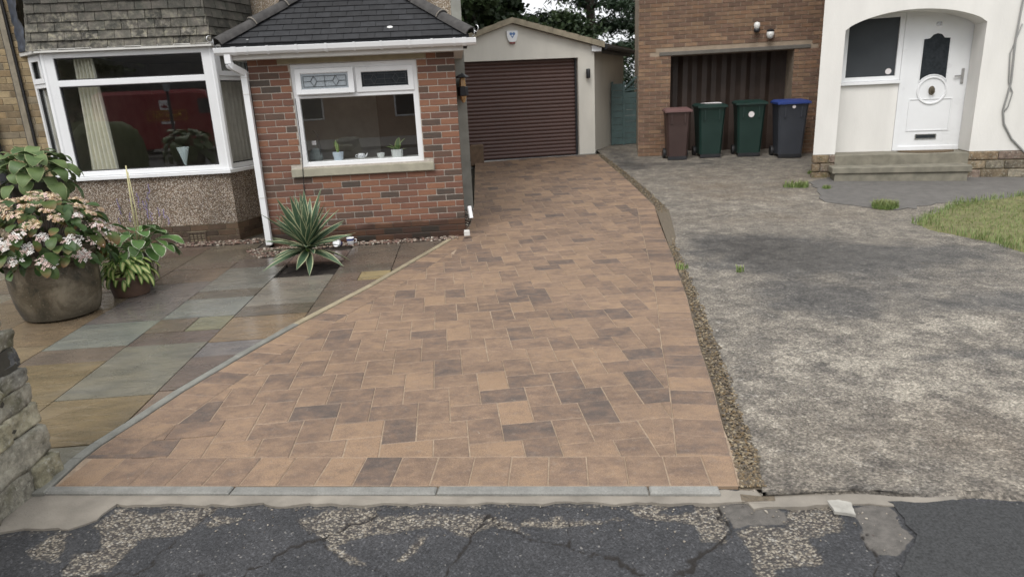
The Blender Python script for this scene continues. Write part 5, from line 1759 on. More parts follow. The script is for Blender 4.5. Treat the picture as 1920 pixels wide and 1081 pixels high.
# roof: ridge back from the gable, right eave follows the splayed side wall
e0 = Vector((2.66, -0.12, 2.305)); e1 = Vector((sb[0] + 0.22, sb[1] + 0.05, 2.305)); r0 = Vector((0.74, -0.12, 2.83)); r1 = Vector((0.9, 4.2, 2.83)); l0 = Vector((-1.35, -0.12, 2.15)); l1 = Vector((-1.35, 4.2, 2.15))
mb = MB()
th = Vector((0, 0, -0.09))
pts = [e0, e1, r1, r0, l0, l1]
mb.add([tuple(p) for p in pts] + [tuple(p + th) for p in pts], [(0, 1, 2, 3), (3, 2, 5, 4), (6, 9, 8, 7), (9, 10, 11, 8), (0, 6, 7, 1), (3, 9, 6, 0), (4, 10, 9, 3)])
groof = mb.obj('roof', M['roof_far'], gar)
for a, b, nn_ in ((r0, e0, 7), (r0, l0, 7)):
    d = (b - a) / nn_
    for k in range(nn_):
        p0, p1 = a + d * k, a + d * (k + 1.04)
        t = MB()
        vv = []
        for p, li in ((p0, 0.0), (p1, 0.012)):
            for (dy, dz) in ((-0.02, -0.085), (-0.02, 0.02 + li), (0.17, 0.02 + li), (0.17, -0.0)):
                vv.append((p.x, p.y + dy, p.z + dz))
        t.add(vv, [(0, 1, 5, 4), (1, 2, 6, 5), (0, 3, 2, 1), (4, 5, 6, 7), (2, 3, 7, 6)])
        t.obj('verge_tile', M['verge'], groof)
mb = MB()
d = (e1 - e0)
mb.add([tuple(e0 + Vector((-0.02, 0.1, -0.2))), tuple(e1 + Vector((-0.02, 0, -0.2))), tuple(e1 + Vector((-0.02, 0, -0.05))), tuple(e0 + Vector((-0.02, 0.1, -0.05)))], [(0, 1, 2, 3)])
mb.tube([e0 + Vector((0.04, 0.03, -0.08)), e1 + Vector((0.04, 0, -0.08))], 0.05, 8)
mb.obj('gutter', M['black_plastic'], gar)
mb = MB(); mb.add([(2.415, -0.06, 2.15), (2.625, -0.06, 2.15), (2.635, -0.06, 2.30), (2.60, -0.06, 2.345), (2.42, -0.06, 2.345), (2.415, 0.0, 2.15), (2.625, 0.0, 2.15), (2.635, 0.0, 2.30), (2.60, 0.0, 2.345), (2.42, 0.0, 2.345)], [(0, 1, 2, 3, 4), (0, 5, 6, 1), (1, 6, 7, 2), (2, 7, 8, 3), (3, 8, 9, 4), (4, 9, 5, 0)])
mb.obj('box_end', M['upvc'], gar)
# alarm box and lamp on the gable
def gobj(o, u, v, z):
    o.parent = None
    o.location = (-0.492 + u * gc - v * gsn, 14.35 + u * gsn + v * gc, 0.30 + z); o.rotation_euler = (0, 0, GA)
    return o
root = gobj(empty('alarm_box', label='white shield shaped alarm box with blue emblem on the garage gable', cat='alarm box'), 0.745, 0, 2.36)
sh = [(-0.125, 0.245), (-0.118, 0.15), (-0.09, 0.06), (-0.05, 0.03), (0.05, 0.03), (0.09, 0.06), (0.118, 0.15), (0.125, 0.245)]
t = MB(); n = len(sh)
t.add([(x, -0.001, z) for x, z in sh] + [(x * 0.92, -0.06, z) for x, z in sh], [(i, (i + 1) % n, n + (i + 1) % n, n + i) for i in range(n)] + [tuple(range(n, 2 * n))])
t.obj('casing', M['upvc'], root)
t = MB(); t.prism([(-0.055, 0.0), (0.055, 0.0), (0.05, 0.03), (-0.05, 0.03)], 0.002, 0.055, Matrix.Rotation(rad(90), 4, 'X')); t.obj('strobe', M['alarm_red'], root)
t = MB()
for (x, z, r) in ((-0.03, 0.185, 0.03), (0.03, 0.185, 0.03)):
    t.lathe([(r * 0.62, 0), (r, 0), (r, 0.003), (r * 0.62, 0.003)], 14, Mx=Matrix.Translation((x, -0.061, z)) @ Matrix.Rotation(rad(90), 4, 'X'))
t.prism([(-0.035, 0.15), (0.0, 0.10), (0.035, 0.15), (0.02, 0.155), (0.0, 0.13), (-0.02, 0.155)], 0.061, 0.064, Matrix.Rotation(rad(90), 4, 'X'))
t.obj('emblem', M['alarm_blue'], root)
root = gobj(empty('wall_lamp', label='small black up and down lamp on the garage wall beside its door', cat='lamp'), 2.325, 0, 1.62)
MB().lathe([(0.032, 0.0), (0.045, 0.02), (0.045, 0.17), (0.032, 0.19)], 14, Mx=Matrix.Translation((0, -0.075, 0))).obj('body', M['black_plastic'], root, True, 40)
MB().box(-0.02, 0.02, -0.04, 0.0, 0.07, 0.12).obj('bracket', M['black_plastic'], root)
# rough stone beside the garage door
t = MB(); t.box(-0.74, -0.46, 14.15, 14.335, 0.25, 0.70, bev=0.025)
for i in range(len(t.v)):
    x, y, z = t.v[i]; t.v[i] = (x + 0.02 * mnoise.noise(Vector((x * 9, y * 9, z * 9))), y, z + 0.02 * mnoise.noise(Vector((x * 7, 3, z * 5))))
tag(t.obj('stone_block', m_plain('brown_stone_block', (0.15, 0.10, 0.065), 0.9, 0.3, 12, 0.5, 50)), 'rough brown stone block standing beside the roller door', 'stone')

# ------------------------------------------------------------------ teal side gate
gt = empty('gate', (2.50, 15.96, 0.40), 0, 'teal painted wooden side gate with curved lattice top', 'gate')
mb = MB(); mb.box(0.0, 0.045, 0, 0.07, 0, 1.44); mb.box(0.27, 0.315, -0.012, 0.07, 0, 1.44); mb.box(0.86, 0.91, 0, 0.07, 0, 1.75)
mb.obj('post', M['teal'], gt)
for k in range(9):
    t = MB(); t.box(0.046, 0.269, 0.02 + 0.006 * (k % 2), 0.04 + 0.006 * (k % 2), 0.03 + 0.152 * k, 0.03 + 0.152 * k + 0.145); t.obj('board', M['teal'], gt)
    t = MB(); zt = 0.03 + 0.13 * k
    t.box(0.316, 0.859, 0.02 + 0.006 * (k % 2), 0.04 + 0.006 * (k % 2), zt, zt + 0.124)
    t.obj('board', M['teal'], gt)
t = MB()
arc = [(0.316 + 0.54 * i / 10, 0.03, 1.28 + 0.36 * math.sin(i / 10 * 1.5)) for i in range(11)]
t.tube(arc, 0.03, 4)
t.tube([(p[0], p[1], p[2] - 0.0 if False else 1.22 + 0.10 * (i / 10)) for i, p in enumerate(arc)], 0.02, 4)
t.obj('top_rail', M['teal'], gt)
t = MB()
for i in range(9):
    x = 0.30 + 0.07 * i
    hi = 1.26 + 0.36 * math.sin(max(0, (x - 0.316) / 0.54) * 1.5)
    t.tube([(max(x - 0.12, 0.32), 0.03, 1.24), (min(x + 0.16, 0.86), 0.03, hi)], 0.007, 4)
    t.tube([(min(x + 0.16, 0.86), 0.038, 1.26), (max(x - 0.06, 0.32), 0.038, hi - 0.03)], 0.007, 4)
t.obj('lattice', M['teal'], gt)

# ------------------------------------------------------------------ neighbour's brick garage wing and white house
NA = rad(-9.9)
nb = empty('neighbour_house', (2.745, 14.03, 0.0), NA, 'neighbouring house with brown brick garage wing and white rendered front', 'house')
OU0, OU1, OZ = 0.628, 2.95, 2.255
mb = MB()
mb.box(0.0, OU0, 0.012, 0.2, 0.1, 5.2); mb.box(OU1, 5.4, 0.012, 0.2, 0.1, 5.2); mb.box(OU0, OU1, 0.012, 0.2, OZ, 5.2)
mb.box(0.0, 0.012, 0.2, 5.0, 0.1, 5.2)
mb.box(OU0 - 0.02, OU0, 0.2, 0.9, 0.1, 2.4); mb.box(OU1, OU1 + 0.02, 0.2, 0.9, 0.1, 2.4); mb.box(OU0, OU1, 0.2, 0.9, OZ + 0.01, 2.4)
nwall = mb.obj('brick_wing', m_plain('brown_mortar', (0.32, 0.255, 0.19), 0.9, 0.2, 8), nb)
NBP = [(0.20, 0.125, 0.083), (0.17, 0.105, 0.072), (0.235, 0.15, 0.095), (0.19, 0.118, 0.083), (0.215, 0.128, 0.08), (0.15, 0.095, 0.068)]
t = MB()
for k in range(66):
    z0 = 0.16 + 0.075 * k
    u = -(0.1125 if k % 2 else 0.0)
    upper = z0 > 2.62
    while u < 3.6:
        a, b = max(u + 0.006, 0.0), min(u + 0.219, 3.6)
        u += 0.225
        if z0 < OZ + 0.09 and z0 + 0.06 > OZ - 0.01 and a < 3.25 and b > 0.40:
            continue
        if z0 < OZ + 0.02:
            if a < OU0 < b: b = OU0
            elif a < OU1 < b: a = OU1
            elif a >= OU0 and b <= OU1: continue
        if b - a < 0.03: continue
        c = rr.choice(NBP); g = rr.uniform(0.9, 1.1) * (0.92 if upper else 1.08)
        t.box(a, b, 0.0 + rr.uniform(-0.001, 0.002), 0.014, z0 + 0.007, z0 + 0.068, None, tuple(x * g for x in c))
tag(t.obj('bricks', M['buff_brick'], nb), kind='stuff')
mb = MB(); mb.box(0.405, 3.24, -0.012, 0.1, OZ + 0.004, OZ + 0.075, bev=0.006); mb.obj('lintel', m_plain('dark_lintel', (0.13, 0.12, 0.105), 0.85, 0.2, 8), nb)
mb = MB()
vv, f = [], []
nribs = 24
for i in range(nribs + 1):
    u = OU0 + (OU1 - OU0) * i / nribs
    dpt = 0.62 + (0.07 if i % 4 in (1, 2) else 0.0)
    vv += [(u, dpt, 0.1), (u, dpt, 2.3)]
mb.add(vv, [(2 * i, 2 * i + 2, 2 * i + 3, 2 * i + 1) for i in range(nribs)])
mb.obj('garage_door', M['rib_door'], nb)
# white part
WA = rad(-14.6)
wl = Vector((4.953, 10.864, 0))
def WMat():
    return Matrix.Rotation(-NA, 4, 'Z') @ Matrix.Translation(-Vector((2.745, 14.03, 0))) @ Matrix.Translation(wl) @ Matrix.Rotation(WA, 4, 'Z')
WX = WMat()
AU0, AU1, ASP, ATOP, WB = 0.325, 2.215, 2.36, 2.60, 0.505
mb = MB()
mb.prism([(0, 0), (AU0, 0), (AU0, 0.45), (0.115, 0.45)], WB, ASP, WX); mb.box(AU1, 4.6, 0, 0.45, WB, ASP, WX)
na = 24
vv, f = [], []
for i in range(na + 1):
    s = i / na
    u = AU0 + (AU1 - AU0) * s
    z = ASP + (ATOP - ASP) * (1 - (2 * s - 1) ** 2) ** 0.75
    vv += [(u, 0, z), (u, 0, 5.2), (u, 0.45, z)]
for i in range(na):
    f += [(3 * i, 3 * i + 3, 3 * i + 4, 3 * i + 1), (3 * i, 3 * i + 2, 3 * i + 5, 3 * i + 3)]
mb.add(vv, f, None, WX)
mb.add([(0, 0, ASP), (AU0, 0, ASP), (AU0, 0, 5.2), (0, 0, 5.2)], [(0, 1, 2, 3)], None, WX)
mb.add([(AU1, 0, ASP), (4.6, 0, ASP), (4.6, 0, 5.2), (AU1, 0, 5.2)], [(0, 1, 2, 3)], None, WX)
mb.prism([(0.0, 0.003), (0.01, 0.003), (0.93, 3.5), (0.90, 3.5)], ASP + 0.001, 5.2, WX); mb.prism([(0.116, 0.452), (0.13, 0.452), (0.93, 3.5), (0.90, 3.5)], WB, ASP, WX)
# porch recess: back wall round door and window, ceiling
mb.box(0.30, 1.262, 0.455, 0.6, 0.3, 1.545, WX)
mb.box(AU0 - 0.1, AU1 + 0.15, 0.5, 0.6, 2.62, 2.9, WX)
mb.box(2.36, 2.6, 0.455, 0.6, 0.3, 2.7, WX)
mb.obj('white_wall', M['white_render'], nb)
mb = MB()
mb.add([(AU0 - 0.2, 0.02, 2.61), (AU1 + 0.4, 0.02, 2.61), (AU1 + 0.4, 0.6, 2.61), (AU0 - 0.2, 0.6, 2.61)], [(3, 2, 1, 0)], None, WX)
mb.box(AU0 - 0.2, AU1 + 0.4, 0.6, 0.62, 0.2, 2.8, WX)
mb.obj('porch_lining', M['upvc_dull'], nb)
# stone plinth, each block its own piece
mb = MB(); mb.box(0.12, AU0 - 0.0, 0.012, 0.45, 0.0, WB - 0.002, WX); mb.obj('plinth', M['mortar_buff'], nb)
mb = MB(); mb.box(AU1 + 0.01, 4.6, 0.012, 0.45, 0.0, WB - 0.002, WX)
npl = mb.obj('plinth', M['mortar_buff'], nb)
PS = [(0.20, 0.155, 0.10), (0.25, 0.18, 0.11), (0.15, 0.125, 0.09), (0.19, 0.14, 0.11), (0.23, 0.20, 0.15)]
for (a0, a1) in ((0.0, AU0), (AU1 + 0.0, 4.6)):
    for k in range(3):
        u = a0 - rr.uniform(0, 0.15)
        while u < a1:
            ln = rr.uniform(0.2, 0.42)
            a, b = max(u + 0.008, a0), min(u + ln - 0.008, a1)
            u += ln
            if b - a < 0.05: continue
            t = MB(); c = rr.choice(PS); g = rr.uniform(0.7, 1.15)
            t.box(a, b, -0.012 + rr.uniform(-0.008, 0.006), 0.1, 0.09 + 0.138 * k + 0.006, 0.09 + 0.138 * (k + 1) - 0.006, WX, tuple(x * g for x in c), bev=0.014)
            t.obj('stone', M['wall_stone'], npl)
# step
mb = MB()
mb.box(AU0 + 0.002, AU1 - 0.002, -0.02, 0.5, 0.1, 0.495, WX, bev=0.012)
mb.box(0.24, 2.16, -0.36, -0.021, 0.235, 0.335, WX, bev=0.012)
mb.box(0.28, 2.12, -0.33, -0.021, 0.05, 0.234, WX)
mb.obj('step', m_plain('step_concrete', (0.20, 0.185, 0.145), 0.85, 0.3, 7, 0.4, 60), nb)
# window beside the door
mb = MB()
bar_frame(mb, 0.40, 1.262, 1.60, 2.61, 0.07, 0.452, 0.52, WX)
mb.box(0.34, 1.262, 0.40, 0.47, 1.548, 1.598, WX, bev=0.006)
nw = mb.obj('window', M['upvc'], nb)
pane(0.46, 1.20, 1.66, 2.56, 0.49, nw, 'grey_glass', WX)
# front door
mb = MB()
bar_frame(mb, 1.266, 2.36, 0.495, 2.615, 0.07, 0.448, 0.53, WX)
mb.box(1.336, 2.29, 0.47, 0.52, 0.565, 2.545, WX)
nd_ = mb.obj('door', M['upvc'], nb)
gp = [(1.545, 1.56), (1.93, 1.56), (1.925, 2.19), (1.84, 2.205), (1.80, 2.255), (1.735, 2.275), (1.67, 2.255), (1.63, 2.205), (1.545, 2.19)]
cc = (1.745, 1.42)
gp2 = [(1.93, 1.555)] + gp[2:] + [(1.545, 1.555)] + [(cc[0] + 0.235 * math.cos(a), cc[1] + 0.235 * math.sin(a)) for a in [math.pi * (0.80 - 0.6 * i / 8) for i in range(9)]]
Rx = WX @ Matrix.Rotation(rad(90), 4, 'X')
t = MB(); n = len(gp2)
t.add([(x, 0.466, z) for x, z in gp2], [tuple(range(n))], None, WX)
t.obj('door_glass', M['dark_glass'], nd_)
t = MB()
t.tube([(x, 0.468, z) for x, z in gp2 + gp2[:1]], 0.011, 6, Mx=WX)
ring = [(cc[0] + 0.20 * math.cos(a), 0.466, cc[1] + 0.20 * math.sin(a)) for a in [i * math.pi / 14 for i in range(29)]]
t.tube(ring, 0.018, 6, Mx=WX)
bar_frame(t, 1.44, 2.05, 0.80, 1.30, 0.016, 0.458, 0.468, WX, 0.003)
t.obj('moulding', M['upvc'], nd_, True, 40)
t = MB(); t.lathe([(0, 0), (0.062, 0.0), (0.058, 0.012), (0.03, 0.02), (0, 0.02)], 16, Mx=WX @ Matrix.Translation((cc[0], 0.469, cc[1])) @ Matrix.Rotation(rad(90), 4, 'X') @ Matrix.Diagonal((0.75, 1.1, 1, 1)))
t.tube([(cc[0] - 0.03, 0.45, cc[1] + 0.05), (cc[0] - 0.035, 0.435, cc[1] - 0.03), (cc[0], 0.43, cc[1] - 0.07), (cc[0] + 0.035, 0.435, cc[1] - 0.02)], 0.010, 6, Mx=WX)
t.obj('knocker', m_plain('aged_brass', (0.12, 0.10, 0.07), 0.4, 0.2, 20, 0, 60, 0.6), nd_, True, 40)
t = MB(); bar_frame(t, 1.58, 1.885, 0.668, 0.752, 0.016, 0.455, 0.469, WX, 0.003); t.obj('letter_plate', M['chrome'], nd_)
t = MB(); t.box(1.596, 1.869, 0.460, 0.4695, 0.684, 0.736, WX); t.obj('letter_flap', M['dark_glass'], nd_)
t = MB(); t.box(2.125, 2.165, 0.452, 0.469, 1.50, 1.73, WX, bev=0.006); t.tube([(2.145, 0.44, 1.62), (2.03, 0.43, 1.618)], 0.012, 8, Mx=WX); t.obj('handle', M['chrome'], nd_, True, 40)
t = MB(); t.box(1.70, 1.775, 0.466, 0.4695, 2.375, 2.43, WX); t.obj('number_plate', M['chrome'], nd_)
t = MB(); t.lathe([(0, 0), (0.045, 0), (0.045, 0.002), (0, 0.002)], 14, Mx=WX @ Matrix.Translation((1.10, 0.489, 1.74)) @ Matrix.Rotation(rad(90), 4, 'X')); t.obj('sticker', M['white_label'], nw)
mb = MB(); mb.add([(-0.3, -0.3, 5.2), (5.6, -0.3, 5.2), (5.6, 6.0, 5.2), (-0.3, 6, 5.2), (-0.3, 3, 7.4), (5.6, 3, 7.4)], [(0, 1, 5, 4), (2, 3, 4, 5), (1, 2, 5), (3, 0, 4), (3, 2, 1, 0)], (0.4, 0, 0)); mb.obj('roof', M['roof_far'], nb)
def wobj(o, u, v, z, rz=0):
    p = Matrix.Translation(wl) @ Matrix.Rotation(WA, 4, 'Z') @ Vector((u, v, z))
    o.location = p; o.rotation_euler = (0, 0, WA + rz); return o
t = MB()
q = [(0.40 * math.cos(a), -0.30 * math.sin(a)) for a in [math.pi * i / 16 for i in range(17)]]
t.prism(list(reversed(q)), 0.0, 0.018, ch=0.005)
tag(wobj(t.obj('doormat', M['mat_brown']), 1.70, 0.30, 0.496), 'half round brown doormat on the step of the white house', 'doormat')
t = MB()
pts = [(2.66, -0.02, 3.2), (2.62, -0.02, 2.6), (2.60, -0.03, 2.1), (2.63, -0.02, 1.5), (2.58, -0.02, 1.1), (2.62, -0.02, 0.9), (2.75, -0.02, 0.68), (2.98, -0.02, 0.44), (3.1, -0.02, 0.3)]
t.tube(pts, 0.014, 6)
pts = [(2.66, -0.018, 2.3), (2.56, -0.018, 1.9), (2.60, -0.018, 1.5), (2.67, -0.018, 1.35), (2.64, -0.018, 1.15), (2.58, -0.018, 1.05)]
t.tube(pts, 0.009, 6)
tag(wobj(t.obj('cable', M['cable'], None, True), 0, 0, 0), 'loose grey cable hanging down the white rendered wall', 'cable')
def nobj(o, u, v, z):
    p = Matrix.Translation((2.745, 14.03, 0)) @ Matrix.Rotation(NA, 4, 'Z') @ Vector((u, v, z))
    o.location = p; o.rotation_euler = (0, 0, NA); return o
root = nobj(empty('security_lamp', label='small round white security lamp high on the brown brick wall', cat='lamp'), 2.216, 0, 2.64)
MB().lathe([(0.02, -0.05), (0.05, 0.0), (0.062, 0.05), (0.05, 0.09), (0, 0.11)], 14, Mx=Matrix.Translation((0, -0.10, 0.03))).obj('head', M['globe'], root, True)
MB().lathe([(0.045, -0.06), (0.058, 0.0)], 12, Mx=Matrix.Translation((0, -0.10, 0.01))).obj('base', M['iron'], root, True)
MB().box(-0.03, 0.03, -0.05, 0.0, -0.03, 0.03).obj('bracket', M['iron'], root)
root = nobj(empty('bulkhead_lamp', label='white bulkhead lamp under a dark hood on the brown brick wall', cat='lamp'), 2.47, 0, 2.46)
MB().lathe([(0.0, 0.0), (0.055, 0.02), (0.07, 0.08), (0.065, 0.13), (0, 0.14)], 14, Mx=Matrix.Translation((0, -0.09, 0))).obj('glass', M['globe'], root, True)
MB().lathe([(0.07, 0.13), (0.072, 0.15), (0.03, 0.18), (0, 0.18)], 14, Mx=Matrix.Translation((0, -0.09, 0))).obj('hood', M['iron'], root, True, 40)
MB().box(-0.03, 0.03, -0.07, 0.0, 0.10, 0.16).obj('bracket', M['iron'], root)

# ------------------------------------------------------------------ wheelie bins
def wheelie(x, y, w, d, h, body, lid, label, rz, sticker=None):
    root = empty('wheelie_bin', (x, y, zg(x, y) - 0.002), rz, label, 'bin', 'wheelie bins in front of the brown garage door')
    t = MB()
    b = 0.78
    r = 0.02
    sec = []
    for (k, z, dd) in ((b, 0.06, 0.0), (b * 1.02, 0.10, 0), (0.9, h * 0.6, 0), (0.97, h * 0.88, 0), (1.0, h * 0.90, 0), (1.0, h * 0.93, 0)):
        hw, hd = w / 2 * k * 0.95, d / 2 * k
        c = 0.035
        sec.append([(-hw + c, -hd, z), (hw - c, -hd, z), (hw, -hd + c, z), (hw, hd - c, z), (hw - c, hd, z), (-hw + c, hd, z), (-hw, hd - c, z), (-hw, -hd + c, z)])
    vs = [p for s in sec for p in s]
    f = [tuple(reversed(range(8)))]
    for i in range(len(sec) - 1):
        for k in range(8):
            f.append((i * 8 + k, i * 8 + (k + 1) % 8, i * 8 + 8 + (k + 1) % 8, i * 8 + 8 + k))
    t.add(vs, f)
    for sx in (-0.25, 0.25):
        t.box(sx * w - 0.012, sx * w + 0.012, -d / 2 * 0.97 - 0.012, -d / 2 * 0.8, h * 0.70, h * 0.90)
    t.obj('body', M[body], root, True, 30)
    t = MB()
    hw, hd = w / 2 * 1.03, d / 2 * 1.04
    z0 = h * 0.925
    lidv = [(-hw, -hd - 0.02, z0), (hw, -hd - 0.02, z0), (hw, hd, z0 + 0.02), (-hw, hd, z0 + 0.02), (-hw, -hd - 0.02, z0 + 0.035), (hw, -hd - 0.02, z0 + 0.035), (hw, hd, z0 + 0.055), (-hw, hd, z0 + 0.055), (-hw + 0.05, -hd + 0.06, z0 + 0.065), (hw - 0.05, -hd + 0.06, z0 + 0.065), (hw - 0.05, hd - 0.05, z0 + 0.085), (-hw + 0.05, hd - 0.05, z0 + 0.085)]
    t.add(lidv, [(3, 2, 1, 0), (0, 1, 5, 4), (1, 2, 6, 5), (2, 3, 7, 6), (3, 0, 4, 7), (4, 5, 9, 8), (5, 6, 10, 9), (6, 7, 11, 10), (7, 4, 8, 11), (8, 9, 10, 11)])
    t.obj('lid', M[lid], root, True, 25)
    t = MB(); t.tube([(-w * 0.35, hd + 0.05, h * 0.95), (w * 0.35, hd + 0.05, h * 0.95)], 0.015, 8)
    for sx in (-0.3, 0.3):
        t.box(sx * w - 0.02, sx * w + 0.02, hd - 0.03, hd + 0.05, h * 0.92, h * 0.965)
    t.obj('handle', M[body], root, True, 40)
    for sx in (-1, 1):
        t = MB()
        Mx = Matrix.Translation((sx * w * 0.43, d * 0.36, 0.10)) @ Matrix.Rotation(rad(90), 4, 'Y')
        t.lathe([(0.03, -0.02), (0.098, -0.025), (0.10, -0.015), (0.10, 0.015), (0.098, 0.025), (0.03, 0.02)], 16, Mx=Mx)
        t.obj('wheel', M['rubber'], root, True, 40)
    t = MB(); t.box(-w * 0.36, w * 0.36, -d / 2 * 0.80, -d / 2 * 0.55, 0.0, 0.065); t.obj('foot', M['black_plastic'], root)
    if sticker:
        sx, sz, rr_ = sticker
        k = -(d / 2) * (0.78 + 0.2 * (sz / h)) - 0.014
        t = MB(); t.lathe([(0, 0), (rr_, 0), (rr_, 0.003), (0, 0.003)], 16, Mx=Matrix.Translation((sx, k, sz)) @ Matrix.Rotation(rad(90 - 5), 4, 'X'))
        t.obj('sticker', M['white_label'], root)
wheelie(3.40, 13.48, 0.50, 0.46, 0.98, 'bin_brown', 'bin_brown_lid', 'brown wheelie bin with a faded brown lid', rad(-6))
wheelie(4.07, 13.60, 0.55, 0.58, 1.03, 'bin_green', 'bin_green', 'plain dark green wheelie bin with pale rubbish on its lid', rad(-4))
wheelie(4.83, 13.52, 0.57, 0.58, 1.06, 'bin_green', 'bin_green', 'dark green wheelie bin with a round white sticker', rad(-10), (0.0, 0.80, 0.055))
wheelie(5.47, 13.12, 0.58, 0.56, 1.07, 'bin_grey', 'blue_lid', 'dark grey wheelie bin with a bright blue lid', rad(-8), (0.0, 0.94, 0.03))
t = MB(); t.box(-0.17, 0.17, -0.12, 0.1, 0.0, 0.02, bev=0.006)
for i in range(len(t.v)):
    x, y, z = t.v[i]; t.v[i] = (x, y, z + 0.02 * mnoise.noise(Vector((x * 9, y * 9, 1))))
o = tag(t.obj('cardboard', M['white_label']), 'pale scrap of packaging lying on a green bin lid', 'packaging'); o.location = (4.07, 13.5, zg(4, 13.5) + 1.03)

# ------------------------------------------------------------------ dry-stone wall end at the left
def rock(mb, x0, x1, y0, y1, z0, z1, col, seed, rough=0.012, power=9.0, n=6):
    cx, cy, cz = (x0 + x1) / 2, (y0 + y1) / 2, (z0 + z1) / 2
    hx, hy, hz = (x1 - x0) / 2, (y1 - y0) / 2, (z1 - z0) / 2
    idx = {}
    vs, fs = [], []
    def vert(a, b, c):
        k = (round(a, 4), round(b, 4), round(c, 4))
        if k not in idx:
            L = (abs(a) ** power + abs(b) ** power + abs(c) ** power) ** (1 / power)
            q = Vector((a / L * 1.12 if abs(a / L * 1.12) < 1 else math.copysign(1, a), b / L * 1.12 if abs(b / L * 1.12) < 1 else math.copysign(1, b), c / L * 1.12 if abs(c / L * 1.12) < 1 else math.copysign(1, c)))
            p = Vector((cx + q.x * hx, cy + q.y * hy, cz + q.z * hz))
            d = mnoise.noise_vector(p * 14 + Vector((seed, 0, 0))) * rough + mnoise.noise_vector(p * 45 + Vector((seed, 5, 0))) * rough * 0.35
            idx[k] = len(vs)
            vs.append(tuple(p + d))
        return idx[k]
    g = [-1 + 2 * i / n for i in range(n + 1)]
    for ax in range(3):
        for sg in (-1, 1):
            for i in range(n):
                for j in range(n):
                    quad = []
                    for (a, b) in ((g[i], g[j]), (g[i + 1], g[j]), (g[i + 1], g[j + 1]), (g[i], g[j + 1])):
                        c = [0, 0, 0]; c[ax] = sg; c[(ax + 1) % 3] = a; c[(ax + 2) % 3] = b
                        quad.append(vert(*c))
                    fs.append(tuple(quad if sg > 0 else reversed(quad)))
    mb.add(vs, fs, col)
sw = empty('stone_wall', (-2.42, 1.9, 0), 0, 'mossy gritstone wall end beside the corner of the paving', 'wall')
SC = [(0.30, 0.275, 0.205), (0.25, 0.235, 0.19), (0.32, 0.295, 0.215), (0.21, 0.20, 0.17), (0.35, 0.315, 0.24), (0.26, 0.24, 0.165)]
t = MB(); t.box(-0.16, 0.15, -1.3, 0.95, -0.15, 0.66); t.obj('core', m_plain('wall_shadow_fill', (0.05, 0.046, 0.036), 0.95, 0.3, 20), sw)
rw = random.Random(21)
z = -0.03
courses = [0.145, 0.155, 0.105, 0.10, 0.085, 0.10, 0.09]
for k, h in enumerate(courses):
    y = 1.005
    first = True
    while y > -1.2:
        ln = rw.uniform(0.14, 0.36) if not first else (0.20 + 0.18 * (k % 2) + rw.uniform(-0.04, 0.04))
        hh = h if rw.random() < 0.85 else h * 1.0
        t = MB()
        c = rw.choice(SC); g = rw.uniform(0.75, 1.2)
        if k == 5 and first:
            c, ln = (0.085, 0.088, 0.09), 0.42
        dx = 0.185 + rw.uniform(-0.014, 0.016) - 0.006 * k
        rock(t, -0.21, dx, y - ln + 0.004, y - 0.004 - (0.0 if not first else 0.012 * k * 0.4), z + 0.003, z + hh - 0.003, tuple(v * g for v in c), rw.uniform(0, 99), 0.016)
        t.obj('stone', M['wall_stone'], sw, True)
        y -= ln
        first = False
    z += h
for (ya, yb, zt, c) in ((0.66, 0.98, 0.12, (0.21, 0.20, 0.15)), (0.10, 0.64, 0.19, (0.12, 0.115, 0.10)), (-0.45, 0.08, 0.2, (0.16, 0.15, 0.12)), (-1.1, -0.47, 0.18, (0.15, 0.14, 0.12))):
    t = MB(); rock(t, -0.24, 0.15, ya, yb, z, z + zt, c, ya * 9, 0.025, 3.2)
    t.obj('cope_stone', M['wall_stone'], sw, True)

# ------------------------------------------------------------------ plants
def leaf_mesh(name, L, W, stalk, rise, droop, shape='heart', fold=0.3, cup=0.0, mat=None, seg=8, wave=0.0):
    """one leaf with its stalk, growing along +X from the crown"""
    t = MB()
    pts = []
    a = rise
    x = z = 0.0
    ns = 4
    for i in range(ns + 1):
        pts.append((x, 0, z))
        if i < ns:
            x += stalk / ns * math.cos(a); z += stalk / ns * math.sin(a)
            a -= 0.12
    if stalk > 0.01:
        t.tube(pts, 0.0035, 5, (0.0, 0.2, 0.3), cap=False)
    base = len(t.v)
    prof = {'heart': lambda k: (max(0.0, math.sin(math.pi * min(1, k * 0.92 + 0.1) ** 0.72)) ** 0.62), 'oval': lambda k: math.sin(math.pi * min(1, k * 0.95 + 0.03)) ** 0.75, 'strap': lambda k: math.sin(math.pi * min(1, k * 0.93 + 0.05)) ** 0.85}[shape]
    a = a - 0.15
    for j in range(seg + 1):
        k = j / seg
        w = W / 2 * (prof(k) if 0 < j < seg else (0.15 if j == 0 else 0.02))
        for c in (-1, -0.6, 0, 0.6, 1):
            dz = abs(c) * w * fold - cup * (c * c) * w
            t.v.append((x - math.sin(a) * dz, c * w * (1 - 0.1 * fold), z + math.cos(a) * dz + wave * math.sin(k * 9 + c * 2) * abs(c)))
            t.c.append((abs(c) if j < seg else 1.0, k, 0.3))
        x += L / seg * math.cos(a); z += L / seg * math.sin(a)
        a -= droop / seg
    t.f += [(base + j * 5 + i, base + j * 5 + i + 1, base + (j + 1) * 5 + i + 1, base + (j + 1) * 5 + i) for j in range(seg) for i in range(4)]
    return t.mesh(name, mat, True)
